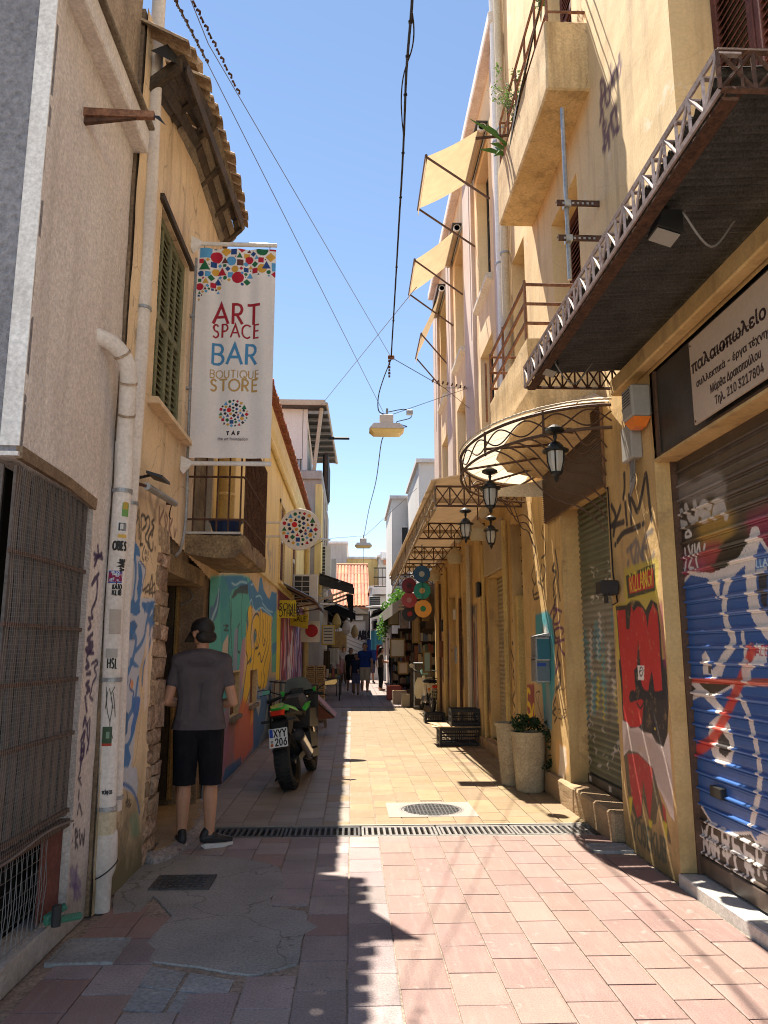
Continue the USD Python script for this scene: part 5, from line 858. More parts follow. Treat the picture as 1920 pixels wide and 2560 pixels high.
# ---------------------------------------------------------------- left far: grey building with the roof terrace
G = thing('terrace_building', 'grey building with roofed terrace rising behind the tiled eave', 'building', (-1.05, 27, 0)); XG = -1.05
gm = MB(); gm.box(-8, XG, 25, 33, 0, 7.15); part(G, 'wall', gm, M['grey_plaster']); part(G, 'yellow_corner', box(XG - .2, XG + .012, 24.985, 26.2, 3.3, 7.0), M['yellow_plaster'])
part(G, 'terrace_slab', box(-2.4, XG + .02, 24.9, 31, 7.15, 7.45, .03), M['grey_plaster'])
part(G, 'terrace_wall', box(-6, -1.7, 25.3, 31, 7.45, 9.7), M['grey_plaster'])
for x0, x1 in ((-2.5, -1.72), (-1.72, -1.55)): part(G, 'panel', box(x0 + .01, x1 - .01, 25.18, 25.28, 7.9 if x0 < -2 else 7.5, 9.65), M['white_plaster_far'])
for k in range(8): part(G, 'corrugated_rib', box(-2.45 + k * .1, -2.4 + k * .1, 25.2, 25.27, 7.46, 7.88), M['galvanised'])
part(G, 'canopy_post', cyl((-1.32, 25.1, 7.45), (-1.08, 25.05, 9.72), .065, None, 10), M['canopy_beige'])
part(G, 'torn_cloth', hull([(-1.58, 25.15, 9.2), (-1.55, 25.17, 9.3), (-1.4, 25.16, 7.95), (-1.33, 25.17, 7.7), (-1.38, 25.19, 7.7)]), M['canopy_white'])
part(G, 'canopy_roof', hull([(-3.5, 24.8, 9.7), (-.95, 24.8, 9.64), (-3.5, 24.8, 9.85), (-.95, 24.8, 9.78), (-3.5, 31.5, 9.7), (-.72, 31.5, 9.3), (-3.5, 31.5, 9.85), (-.72, 31.5, 9.4)]), M['corrugated_roof'])
for k in range(9): part(G, 'canopy_rib', box(-2.6, -.88 + k * .02, 25.2 + k * .75, 25.27 + k * .75, 9.5 - k * .03, 9.6 - k * .03), M['galvanised'])
part(G, 'canopy_edge', hull([(-.97, 24.8, 9.62), (-.9, 24.8, 9.8), (-.74, 31.5, 9.25), (-.68, 31.5, 9.42)]) if False else tube([(-.92, 24.8, 9.72), (-.7, 31.5, 9.33)], .06, 6), M['canopy_beige'])
part(G, 'canopy_front', box(-3.2, -.95, 24.74, 24.8, 9.66, 9.84), M['canopy_beige'])
ar = part(G, 'projecting_arm', cyl((-.9, 26.5, 9.0), (-.15, 26.5, 9.0), .05, None, 8), M['black_metal'])
for k in range(3): part(G, 'window', box(XG - .02, XG + .012, 27.2 + k * 1.8, 28.0 + k * 1.8, 4.6, 6.3), M['ac_dark']); part(G, 'cladding', box(XG, XG + .03, 26.3 + k * 1.9, 27.0 + k * 1.9, 3.4, 7.0), M['canopy_beige'])
for k in range(5): part(G, 'terrace_rail', cyl((XG + .02, 27 + k, 7.45), (XG + .05, 27 + k, 8.6), .03, None, 6), M['rust_iron'])
part(G, 'vine_screen', box(XG - .1, XG + .1, 28.2, 31, 7.5, 8.9, .05), M['dark_awning'])
a_ = atY(650 + 862 * .18083, 1200 + 1165 * .18083, 26.4); acunit('tall air conditioner high on the grey terrace building', (a_[0], 26.4, a_[2]), .6, .35, 1.25, 11, 2)
a_ = atY(650 + 950 * .18083, 1200 + 1270 * .18083, 29.5); acunit('air conditioner partly hidden behind the tall one', (a_[0], 29.5, a_[2]), .6, .35, .95, 8, 2)
a_ = atY(650 + 915 * .18083, 1200 + 1385 * .18083, 27.5); acunit('lowest air conditioner just above the dark awning', (a_[0], 27.5, a_[2]), .7, .35, .5, 3, 2)
lb = thing('white_wall_tube', 'white tube lamp bracket sticking out beside the round sign', 'bracket', (-1.0, 25, 5)); a_ = atY(650 + 890 * .18083, 1200 + 828 * .18083, 25)
part(lb, 'tube', cyl(a_ + [-.35, 0, .05], a_ + [.2, 0, 0], .03, None, 8), M['white_paint']); part(lb, 'brace', cyl(a_ + [-.5, 0, -.3], a_ + [-.05, 0, -.03], .018, None, 6), M['wire_steel'])
# big dark awning and the stalls below it
da = thing('dark_awning', 'big dark corrugated awning jutting over the shaded stalls on the left', 'awning', (-.6, 24.8, 3.5))
for k in range(6):
    y0 = 24.3 + k * .62; part(da, 'sheet', hull([(-1.05, y0, 3.95), (-1.05, y0 + .6, 3.95), (-1.05, y0, 3.98), (-1.05, y0 + .6, 3.98), (.02, y0, 3.58), (.02, y0 + .6, 3.58), (.02, y0, 3.62), (.02, y0 + .6, 3.62)]), M['dark_awning'])
for y in (24.25, 26.2, 27.95): part(da, 'rafter', cyl((-1.05, y, 3.1), (.02, y, 3.5), .035, None, 6), M['canopy_beige']); 
part(da, 'strut', cyl((-1.0, 24.25, 3.3), (-.35, 24.25, 3.75), .02, None, 6), M['galvanised']); part(da, 'front_board', hull([(-1.05, 24.2, 3.9), (.05, 24.2, 3.5), (.05, 24.2, 3.3), (-1.05, 24.2, 3.6), (-1.05, 24.24, 3.9), (.05, 24.24, 3.5), (.05, 24.24, 3.3), (-1.05, 24.24, 3.6)]), M['dark_awning'])
part(da, 'hanging_flap', hull([(-.2, 24.3, 3.3), (.03, 24.3, 3.3), (-.05, 24.35, 2.4), (.02, 24.35, 2.5), (-.2, 24.4, 3.3), (.03, 24.4, 3.3)]), M['cloth_black'])
part(da, 'fluorescent_tube', cyl((-1.0, 24.1, 2.98), (-.55, 24.1, 2.98), .03, None, 8), M['white_paint'])
# ---------------------------------------------------------------- right: cream building with shops
XR = 2.22
R1 = thing('cream_building', 'cream rendered building with balconies and graffitied shop pillars, nearest on the right', 'building', (XR, 6, 0))
SH1 = (1.0, 5.42, .08, 2.92); SH2 = (6.5, 8.03, .24, 3.05); DR1 = (9.93, 10.62, .12, 3.3); SH3 = (11.1, 12.5, .2, 2.72); OP4 = (14.4, 15.4, .1, 2.7); SH5 = (16.4, 17.6, .1, 2.75)
Q5 = lambda ps: onX('Z5', XR, ps); Q6 = lambda ps: onX('Z6', XR, ps); QT = lambda ps: onX('ZT', XR, ps); QN = lambda ps: onX('ZN', XR, ps)
pt = Paint(); K = (.03, .028, .03); RED = (.42, .035, .03); OL = (.42, .33, .05); GY = (.12, .115, .12); WH = (.55, .47, .42)
# chipped plaster, red lettering piece, tags on the near pillar
pt.add(Q5([(130, 1340), (240, 1310), (270, 1260), (520, 1200), (540, 1300), (590, 1700), (620, 2212), (190, 2212)]), OL, .8, .02)
pt.add(Q5([(145, 1350), (250, 1335), (285, 1285), (360, 1300), (425, 1385), (470, 1285), (525, 1325), (560, 1600), (585, 1950), (625, 2130), (620, 2212), (215, 2212), (180, 1750)]), K, .96, .006)
pt.add(Q6([(150, 0), (520, 0), (545, 240), (535, 580), (505, 690), (440, 655), (410, 580), (340, 570), (240, 540), (185, 480)]), K, .96, .006)
for a in ([(155, 1390), (232, 1380), (240, 1560), (270, 1560), (285, 1400), (285, 1330), (305, 1400), (350, 1350), (395, 1370), (425, 1440), (440, 1560), (455, 1420), (490, 1325), (525, 1400), (550, 1700), (565, 1950), (545, 2130), (510, 2130), (490, 2000), (460, 1850), (430, 2080), (390, 2060), (350, 1640), (340, 1900), (300, 1950), (325, 2110), (260, 2130), (215, 2100), (180, 1700)],): pt.add(Q5(a), RED, .97, .005)
pt.add(Q6([(170, 30), (265, 20), (275, 250), (240, 215), (225, 300), (240, 340), (320, 310), (350, 330), (360, 540), (405, 570), (430, 500), (460, 560), (440, 650), (500, 680), (515, 560), (520, 290), (460, 300), (420, 250), (370, 260), (330, 200), (310, 120), (320, 20), (480, 20), (490, 240), (445, 240), (410, 60), (385, 240), (350, 235), (330, 500), (300, 530), (235, 525), (190, 470)]), RED, .97, .005)
pt.line(Q6([(290, 340), (320, 380), (350, 340), (350, 540)]), .008, K, .95, .003); pt.add(Q6([(412, 500), (440, 495), (460, 540), (440, 590), (412, 585)]), K, .95); pt.add(Q6([(425, 540), (445, 530), (442, 560)]), OL, .95)
pt.add(Q6([(178, 480), (215, 500), (240, 545), (305, 535), (340, 575), (410, 590), (440, 655), (505, 692), (545, 575), (562, 850), (590, 1270), (560, 1230), (520, 1130), (490, 1060), (420, 930), (350, 800), (300, 735), (230, 720), (190, 760)]), WH, .95, .01)
pt.add(Q6([(215, 560), (330, 590), (420, 640), (500, 760), (560, 900), (575, 1150), (480, 1000), (400, 850), (320, 720), (200, 700)]), (.33, .26, .22), .75, .05)
pt.add(Q6([(190, 760), (230, 715), (300, 735), (415, 860), (470, 1060), (530, 1280), (560, 1450), (540, 1440), (500, 1290), (470, 1120), (450, 1200), (440, 1290), (400, 1300), (340, 1080), (330, 1250), (290, 1270), (235, 1130), (215, 1000)]), (.06, .055, .04), .85, .01)
pt.add(Q6([(220, 745), (300, 745), (410, 860), (415, 1020), (395, 1270), (340, 930), (325, 1220), (295, 1240), (250, 1060)]), (.34, .045, .04), .95, .01); pt.add(Q6([(495, 1130), (520, 1180), (525, 1300), (505, 1240)]), (.34, .045, .04), .9, .01)
for a in ([(230, 1090), (240, 1220), (255, 1090)], [(385, 1270), (395, 1340), (410, 1280)], [(500, 1280), (520, 1400), (530, 1300)]): pt.add(Q6(a), (.5, .42, .04), .8, .02)
for k, a in enumerate(strokes('YOSEKUB', 0, 0, 1, fit=1, jit=.06, seed=3)):
    p0, p1 = Q6([(262, 1400)])[0], Q6([(525, 1600)])[0]; pt.line([(p0[0] + (p1[0] - p0[0]) * u, p0[1] + (p1[1] - p0[1]) * u + w * .15) for u, w in a], .011, (.06, .07, .05), .85, .01, False)
for a in ([(220, 130), (225, 250), (215, 350)], [(105, 420), (140, 520), (125, 690)], [(185, 430), (150, 540), (105, 610)], [(120, 610), (165, 590), (215, 570)], [(235, 400), (240, 500), (247, 590)], [(287, 580), (283, 450), (268, 330), (310, 400), (345, 470), (390, 300), (425, 130), (450, 330), (475, 550)], [(160, 750), (190, 700), (230, 665), (290, 640), (365, 605)]): pt.line(Q5(a), .0195, K, .95, .015)
for x, y in ((395, 590), (142, 780)): pt.add(Point(*Q5([(x, y)])[0]).buffer(.022), K, .95, .01)
for a in ([(250, 840), (290, 800), (330, 740)], [(285, 800), (300, 900), (330, 975)], [(325, 960), (330, 850), (345, 760), (370, 860), (400, 910), (395, 820), (430, 800)], [(350, 870), (350, 990)], [(480, 650), (430, 690), (400, 760), (385, 860), (400, 930), (440, 945), (475, 910), (492, 860)], [(260, 940), (255, 990)]): pt.line(Q5(a), .014, GY, .72, .025)
pt.add(Q5([(225, 1010), (510, 915), (530, 950), (525, 1230), (250, 1300), (225, 1250)]), OL, .75, .03); pt.add(Q5([(238, 1070), (500, 955), (512, 1200), (258, 1275)]), (.05, .05, .03), .95, .008); pt.add(Q5([(262, 1088), (485, 1000), (497, 1168), (272, 1232)]), RED, .97, .006)
a0, a1 = Q5([(275, 1215)])[0], Q5([(485, 1150)])[0]
for ln in strokes('RIZLANGI', 0, 0, 1, fit=1): pt.line([(a0[0] + (a1[0] - a0[0]) * u, a0[1] + (a1[1] - a0[1]) * u + w * .135) for u, w in ln], .0055, (.6, .48, .05), .95, .003, False)
pt.add(Q5([(345, 1888), (408, 1898), (405, 2030), (348, 2020)]), (.62, .58, .52), .97); pt.line(Q5([(365, 1920), (385, 1910), (395, 1950), (375, 1990), (360, 1950), (380, 1940)]), .006, K, .9)
pt.add(Q5([(545, 1350), (575, 1330), (620, 1700), (630, 1900), (600, 1880)]), (.25, .03, .1), .6, .05)
# pillar with big tag, turquoise painted wall, flame panel
VI = (.09, .03, .08)
for a in ([(1160, 0), (1172, 50)], [(1172, 50), (1140, 110), (1110, 190)], [(1250, 145), (1165, 100), (1185, 150)], [(1190, 140), (1150, 250), (1165, 300), (1220, 270), (1230, 190)], [(1255, 420), (1265, 360), (1220, 340), (1165, 370), (1160, 430), (1180, 470), (1215, 465)], [(1160, 530), (1230, 500), (1285, 485)], [(1210, 510), (1190, 700), (1175, 900)], [(1215, 540), (1255, 640), (1300, 680)], [(1175, 900), (1215, 770), (1230, 800)]): pt.line(QT(a), .014, VI, .92, .008)
for x, y in ((1215, 950), (1218, 1015)): pt.add(Point(*QT([(x, y)])[0]).buffer(.02), K, .9, .01)
pt.line(QT([(1215, 1075), (1225, 1110), (1250, 1090), (1265, 1110), (1290, 1075)]), .006, K, .9)
for a in ([(1195, 1330), (1200, 1430), (1240, 1465), (1290, 1440), (1310, 1400), (1305, 1310)], [(1250, 1320), (1250, 1420), (1275, 1415)], [(1255, 1440), (1268, 1438)], [(1210, 1345), (1235, 1350), (1230, 1390), (1210, 1385), (1210, 1345)], [(1275, 1345), (1298, 1350), (1294, 1385), (1275, 1380), (1275, 1345)]): pt.line(QT(a), .0055, K, .92, 0)
pt.add(QT([(1185, 1750), (1230, 1760), (1330, 1850), (1330, 2100), (1200, 2150), (1180, 1900)]), (.55, .32, .12), .8, .06); pt.add(QT([(1225, 1800), (1300, 1830), (1310, 2000), (1280, 2180), (1210, 2170), (1230, 1950)]), (.62, .54, .44), .85, .04)
for a in ([(1180, 1200), (1150, 1290), (1160, 1320)], [(1180, 1330), (1140, 1380), (1170, 1420)], [(1190, 1440), (1160, 1500)]): pt.line(QT(a), .013, K, .9, .006)
pt.add(QT([(930, 200), (1020, 170), (1080, 150), (1130, 250), (1155, 500), (1160, 800), (1165, 1100), (1130, 1250), (1120, 1580), (1040, 1500), (1010, 1200), (960, 1030), (940, 600)]), (.035, .23, .28), .95, .05)
pt.add(QT([(1020, 330), (1060, 320), (1085, 420), (1075, 640), (1100, 800), (1080, 900), (1110, 1200), (1110, 1560), (1050, 1500), (1060, 1200), (1050, 920), (1010, 850), (1020, 660), (1040, 600)]), (.2, .25, .26), .8, .04); pt.add(QT([(1030, 350), (1055, 345), (1060, 430), (1050, 490), (1030, 470)]), (.4, .38, .34), .7, .03); pt.add(QT([(1015, 680), (1060, 670), (1075, 760), (1040, 860), (1010, 800)]), (.42, .42, .4), .6, .06)
pt.line(QT([(1025, 340), (1010, 480), (1030, 640)]), .02, (.1, .09, .08), .6, .04); pt.line(QT([(1065, 340), (1085, 500), (1080, 640)]), .02, (.1, .09, .08), .6, .04)
pt.add(QT([(820, 1050), (915, 1040), (930, 1590), (820, 1520)]), (.24, .05, .05), .95, .02); pt.line(QT([(860, 1130), (830, 1110), (825, 1250), (860, 1300), (875, 1400), (845, 1440), (830, 1400)]), .03, (.6, .42, .03), .95, .01); pt.line(QT([(890, 1580), (890, 1380), (910, 1300), (920, 1580)]), .022, (.6, .42, .03), .95, .01)
pt.add(QT([(915, 1040), (1000, 1040), (1040, 1560), (930, 1590)]), (.45, .31, .16), .9, .03); pt.line(QT([(970, 1130), (935, 1140), (935, 1200), (960, 1300), (1000, 1440), (985, 1400), (960, 1250), (975, 1130), (960, 1120)]), .007, K, .9)
for a in ([(1130, 520), (1118, 640), (1150, 760)], [(1190, 490), (1160, 560), (1190, 640), (1160, 720)], [(250, 1390), (240, 1480), (275, 1560), (280, 1700), (240, 1750)], [(240, 1820), (220, 1950), (250, 2000), (280, 1880), (260, 1820)], [(160, 2050), (150, 2150), (200, 2130)], [(200, 2010), (260, 2090), (270, 2200)]):
    if a[0][0] < 400: pt.line(QN(a), .012, K, .9, .006)
for a in ([(110, 1440), (125, 1560), (170, 1650), (150, 1750)], [(150, 1830), (130, 1950), (170, 2040), (185, 1900)], [(140, 2100), (160, 2200), (210, 2180)]): pt.line(QN(a), .014, K, .9, .006)
# dark spray on the far pillars
pt.add(QT([(120, 100), (260, 40), (290, 400), (320, 1480), (200, 1480), (150, 900)]), (.085, .075, .085), .93, .08)
for a in ([(170, 200), (180, 330), (160, 420)], [(175, 500), (180, 700)], [(240, 520), (220, 760), (250, 1000)], [(190, 800), (210, 1200)], [(165, 250), (200, 300)]): pt.line(QT(a), .03, (.42, .32, .22), .6, .06)
pt.add(QT([(640, 80), (770, 70), (790, 560), (660, 590)]), (.5, .33, .03), .9, .02)
for y in (40, 250, 530): pt.line(QT([(645, y), (700, y + 8), (780, y - 2)]), .022, K, .9, .01)
for x, y, r, c in ((705, 970, .03, (.45, .08, .03)), (715, 1062, .014, K), (715, 1150, .03, (.45, .08, .03)), (350, 1095, .02, (.12, .05, .05))): pt.add(Point(*QT([(x, y)])[0]).buffer(r), c, .9, .01)
for k in range(4): pt.line(QT([(695 + k * 12, 1150), (695 + k * 12, 1250 + 20 * k)]), .005, (.4, .1, .05), .6, .005)
rp = random.Random(12)
for k in range(26):
    y, z = rp.choice([rp.uniform(8.1, 8.5), rp.uniform(10.6, 11.05), rp.uniform(12.5, 14.3), rp.uniform(15.4, 16.3), rp.uniform(17.7, 20)]), rp.uniform(.9, 2.9); pt.line([(y + rp.uniform(-.13, .13), z - i_ * .09 + rp.uniform(-.08, .08)) for i_ in range(6)], .012 + .0006 * y, K, .88, .015)
for k in range(14):
    y, z = rp.choice([rp.uniform(12.6, 14.2), rp.uniform(15.5, 16.3), rp.uniform(17.7, 20)]), rp.uniform(.5, 1.9); pt.line([(y, z), (y + rp.uniform(-.1, .1), z + .7)], rp.uniform(.08, .2), (.06, .05, .05), .75, .12)
for k in range(40):
    y = rp.uniform(12.6, 20); pt.line([(y, rp.uniform(.2, 1.2)), (y + rp.uniform(-.1, .1), rp.uniform(1.2, 1.7)), (y + rp.uniform(-.15, .15), rp.uniform(1.7, 2.3))], rp.uniform(.015, .05), rp.choice([(.1, .07, .06), (.3, .2, .3), (.5, .4, .3), (.16, .1, .06), (.42, .15, .1)]), .6, .04)
painted(R1, 'near_pillar', wallgrid(XR, -1, 5.42, 6.5, 0, 3.72, [], .0085, .0085, .008, 14, 4), M['ochre_pillar'], pt)
painted(R1, 'shop_wall', wallgrid(XR, -1, 8.03, 11.1, 0, 3.72, [DR1], .012, .012, .01, 14, 3), M['ochre_pillar'], pt)
painted(R1, 'far_pillars', wallgrid(XR, -1, 11.1, 20.6, 0, 3.72, [SH3, OP4, SH5], .03, .02, .01, 14, 3), M['ochre_pillar'], pt)
part(R1, 'lintel', wallgrid(XR, -1, 1.0, 5.42, 3.6, 3.72, [], .1, .05, .004), M['ochre_pillar']); part(R1, 'lintel', wallgrid(XR, -1, 6.5, 8.03, 3.05, 3.72), M['ochre_pillar'])
for h in (SH1, SH2, DR1, SH3, OP4, SH5): part(R1, 'reveal', reveal(XR, -1, (h[0], h[1], h[2], min(h[3], 3.6)), .24, 'lrt'), M['ochre_pillar'])
inn = MB(); inn.box(XR + .26, 8, 1.0, 20.6, 0, 3.72); inn.box(XR + .02, 3, 6.0, 6.48, 0, 3.72); inn.box(XR + .02, 3, 8.06, 9.9, 0, 3.7); inn.box(XR + .02, 3, 12.53, 14.37, 0, 3.7); inn.box(XR + .02, 3, 17.64, 20.6, 0, 3.7)
part(R1, 'inner_masonry', inn, M['brown_render'])
for y0, y1, z1, m_ in ((14.42, 14.9, 2.3, 'door_wood'), (14.92, 15.38, 2.3, 'brown_shutter')): part(R1, 'dark_door', box(XR + .12, XR + .16, y0, y1, .12, z1, .01), M[m_])
part(R1, 'transom_panel', box(XR + .1, XR + .15, 14.42, 15.38, 2.32, 2.68), M['grey_wood'])
for y, r, z1, m_ in ((10.85, .04, 3.4, 'ochre_pipe'), (12.75, .03, 3.3, 'ochre_pipe'), (14.25, .05, 3.5, 'pvc_beige'), (15.6, .03, 2.6, 'rust_iron'), (17.9, .05, 3.4, 'ochre_pipe'), (19.2, .03, 3.2, 'rust_iron')): part(R1, 'wall_pipe', cyl((XR - r - .01, y, .1), (XR - r - .01, y, z1), r, None, 8), M[m_], 40)
for y, z, s_, m_ in ((13.0, 2.45, .2, 'black_plastic'), (16.1, 2.2, .16, 'ac_white'), (18.3, 2.0, .22, 'black_plastic'), (15.9, 1.3, .25, 'galvanised'), (18.6, 1.4, .3, 'brown_shutter')): part(R1, 'wall_box', box(XR - .1, XR - .004, y, y + s_, z, z + s_ * 1.3, .01), M[m_])
for y in (13.0, 15.75, 18.0, 19.6): part(R1, 'pilaster', box(XR - .07, XR - .003, y, y + .3, 0, 3.5, .015), M['ochre_pillar'])
# upper floors
XU = 2.25; UW = [(3.15, 4.72, 4.7, 8.3), (7.0, 8.0, 3.75, 6.35), (9.35, 10.1, 4.85, 7.0), (6.9, 7.9, 7.6, 10.0)]
pr = Paint(); QU = lambda ps: onX('ZU', XU, ps); TG = (.1, .045, .06)
for a in ([(570, 800), (580, 650), (570, 540), (590, 530), (600, 600), (570, 650), (590, 750)], [(615, 570), (600, 620), (615, 680), (635, 620), (620, 560)], [(635, 430), (640, 520), (650, 545)], [(680, 440), (640, 500), (665, 540)], [(690, 420), (680, 470), (695, 500), (705, 440), (695, 360)], [(590, 800), (600, 970), (590, 960)], [(590, 790), (610, 810), (598, 860), (615, 900), (600, 965)], [(630, 960), (622, 840), (640, 800), (655, 870), (640, 740)], [(650, 740), (665, 690), (680, 780), (680, 850)], [(660, 860), (690, 835)]): pr.line(QU(a), .022, TG, .88, .012)
painted(R1, 'upper_wall', wallgrid(XU, -1, 1.0, 10.45, 3.7, 13.2, UW, .03, .03, .01, 15, 1.5), M['cream_plaster'], pr)
inn = MB(); inn.box(XU + .42, 8, 1.0, 10.45, 3.7, 13.2); inn.box(XU + .03, XU + .5, 5.0, 6.7, 3.72, 13.2); inn.box(XU + .03, XU + .5, 8.3, 9.2, 3.72, 13.2); inn.box(XU + .03, XU + .5, 1.0, 3.0, 3.72, 13.2); inn.box(XU + .03, XU + .5, 4.9, 10.4, 10.2, 13.2); part(R1, 'upper_masonry', inn, M['brown_render'])
def shutterwin(parent, h, X, depth, mat, name='window', leaves=2, gap=.06, rows=None):
    w = part(parent, name, reveal(X, -1, h, depth, 'lrtb'), M['cream_plaster']); lw = (h[1] - h[0]) / leaves
    for k in range(leaves):
        y0 = h[0] + k * lw + .01; y1 = y0 + lw - .02; f = MB(); xo = X + depth - .06
        f.box(xo, xo + .04, y0, y0 + .07, h[2], h[3], .005); f.box(xo, xo + .04, y1 - .07, y1, h[2], h[3], .005)
        for z in (h[2] + .003, (h[2] + h[3]) / 2 - .04, h[3] - .083): f.box(xo + .002, xo + .038, y0 + .07, y1 - .07, z, z + .08)
        part(w, 'shutter_frame', f, mat)
        for z in np.arange(h[2] + .12, h[3] - .13, gap):
            if abs(z - (h[2] + h[3]) / 2) < .07: continue
            part(w, 'louvre', hull([(xo, y0 + .07, z - .006), (xo + .006, y0 + .07, z - .012), (xo + .03, y0 + .07, z + .03), (xo + .036, y0 + .07, z + .024), (xo, y1 - .07, z - .006), (xo + .006, y1 - .07, z - .012), (xo + .03, y1 - .07, z + .03), (xo + .036, y1 - .07, z + .024)]), mat)
    return w
shutterwin(R1, UW[0], XU, .36, M['maroon_shutter'], leaves=3); shutterwin(R1, UW[1], XU, .24, M['maroon_shutter'], 'balcony_door'); shutterwin(R1, UW[2], XU, .26, M['grey_wood']); shutterwin(R1, UW[3], XU, .24, M['maroon_shutter'], 'balcony_door')
# rolling shutters
XS1 = XR + .16
s1 = thing('brown_roller_shutter', 'dark brown slatted roller shutter painted with huge blue and white letters', 'roller shutter', (XS1, 3.3, 0))
p1 = Paint(); S5 = lambda ps: onX('Z5', XS1, ps); S6 = lambda ps: onX('Z6', XS1, ps); BLU = (.012, .075, .25); CW = (.58, .52, .47)
for pl, c, a, sf in (([(960, 520), (1100, 480), (1200, 560), (1220, 700), (1120, 780), (980, 760), (940, 640)], (.34, .2, .04), .75, .12), ([(980, 800), (1100, 780), (1150, 850), (1060, 1010), (960, 1000), (930, 900)], (.3, .04, .05), .85, .07), ([(1400, 560), (1548, 500), (1548, 950), (1460, 900)], (.2, .02, .06), .9, .1), ([(660, 1000), (740, 960), (760, 1120), (700, 1330), (660, 1350)], (.2, .02, .06), .75, .08), ([(700, 950), (800, 900), (960, 960), (960, 1040), (760, 1050)], (.33, .05, .12), .6, .08), ([(1160, 760), (1280, 690), (1380, 720), (1330, 900), (1180, 970), (1060, 1000)], (.012, .012, .012), .95, .04)): p1.add(S5(pl), c, a, sf)
for a in ([(690, 380), (720, 600)], [(760, 480), (690, 560), (800, 600)], [(800, 430), (840, 540), (900, 540), (880, 400)], [(1020, 430), (960, 400), (930, 480), (1010, 510), (960, 550)], [(1060, 520), (1080, 400), (1130, 400), (1170, 520)], [(1070, 470), (1130, 450)]): p1.line(S5(a), .025, (.5, .46, .42), .85, .01)
for a in ([(700, 350), (760, 280), (900, 300), (1000, 220), (1110, 240), (1110, 400)],): p1.line(S5(a), .06, (.3, .27, .25), .45, .05)
for a in ([(790, 820), (800, 900)], [(820, 790), (850, 880), (860, 790)], [(880, 780), (890, 880), (920, 770), (930, 860)], [(975, 780), (965, 830)], [(760, 960), (790, 1020), (800, 930)], [(850, 910), (830, 990), (870, 1000)], [(890, 900), (910, 1000)], [(800, 670), (800, 710), (850, 690), (820, 650), (800, 670)]): p1.line(S5(a), .011, (.62, .58, .54), .9, .004)
UP = [(845, 1062), (1010, 1075), (1060, 1170), (1105, 1295), (1085, 1130), (1130, 1060), (1200, 1000), (1300, 930), (1390, 770), (1440, 690), (1548, 850), (1900, 900), (1900, 2020), (870, 2020), (790, 1880), (735, 1700), (710, 1500), (715, 1330), (760, 1170)]
up = Polygon(S5(UP)).buffer(0); p1.add(up.buffer(.028), CW, .97); p1.add(up, BLU, .97, .004)
p1.add(S5([(840, 1060), (1040, 1040), (1300, 930), (1400, 760), (1440, 690), (1460, 800), (1380, 940), (1230, 1040), (1110, 1120), (1110, 1290), (1060, 1200), (1000, 1090)]), CW, .97)
for a, w in (([(1440, 700), (1370, 880), (1250, 1010), (1175, 1160), (1155, 1350), (1180, 1520), (1240, 1670), (1150, 1830), (1060, 1980)], .033), ([(1440, 700), (1395, 900), (1405, 1150), (1440, 1380), (1560, 1560)], .06), ([(1320, 1600), (1350, 1780), (1360, 1920), (1430, 1860), (1400, 1720)], .02)): p1.line(S5(a), w, CW, .97)
p1.add(S5([(950, 1800), (980, 1760), (1020, 1830), (1050, 1980), (960, 1970)]), CW, .97); p1.add(S5([(1003, 1895), (1035, 1895), (1035, 1975), (1008, 1970)]), K, .97)
p1.add(S5([(1060, 1990), (1140, 1830), (1160, 1900), (1130, 2000)]), CW, .95); p1.add(S5([(1460, 1000), (1548, 1050), (1548, 1420), (1490, 1300)]), K, .95)
LOW = [(720, 290), (800, 280), (880, 320), (1000, 250), (1060, 215), (1700, 200), (1700, 1400), (1240, 1420), (1200, 1350), (1010, 1360), (900, 1290), (800, 1130), (715, 930), (660, 700), (650, 500), (665, 350)]
lo_ = Polygon(S6(LOW)).buffer(0); p1.add(lo_.buffer(.022), CW, .97); p1.add(lo_, BLU, .97, .004)
p1.line(S6([(1060, 200), (1170, 400), (1235, 640), (1270, 860), (1262, 1050), (1210, 1290)]), .026, CW, .97); p1.line(S6([(720, 290), (820, 255), (930, 360), (990, 450)]), .03, CW, .97); p1.line(S6([(730, 160), (830, 260), (980, 410)]), .03, CW, .95)
p1.add(S6([(870, 500), (905, 470), (960, 420), (1030, 510), (1070, 660), (1050, 810), (985, 845), (900, 760), (865, 600)]), CW, .97); p1.add(S6([(935, 600), (975, 575), (1030, 640), (1040, 720), (1000, 770), (950, 730)]), K, .97); p1.add(S6([(1240, 1400), (1327, 1340), (1600, 1300), (1600, 1560), (1300, 1500)]), CW, .9)
RD2 = (.5, .05, .03)
p1.line(S6([(1210, -80), (1160, 60), (1080, 260), (1000, 440), (900, 620), (800, 700), (715, 750)]), .032, RD2, .92, .02); p1.add(S6([(665, 150), (1700, 150), (1700, 215), (1000, 190), (665, 175)]), (.45, .06, .03), .93, .006); p1.line(S6([(1160, 60), (1165, 120)]), .05, CW, .8, .01)
for ln, q0, q1, hh in (('OVEBFER', (705, 1380), (1327, 1660), .15), ('UNWLLCK', (705, 1470), (1250, 1760), .15)):
    a0, a1 = S6([q0])[0], S6([q1])[0]
    for st in strokes(ln, 0, 0, 1, fit=1, jit=.04, seed=2): p1.line([(a0[0] + (a1[0] - a0[0]) * u, a0[1] + .0 + w * hh) for u, w in st], .013, (.58, .54, .5), .92, .006, False)
for x, y in ((870, 1660), (945, 1710), (1010, 1740), (1095, 1800), (1180, 1820), (1260, 1870)): q_ = S6([(x, y)])[0]; p1.add(sbox(q_[0] - .05, q_[1] - .05, q_[0] + .04, q_[1] + .05), (.42, .38, .36), .8, .01)
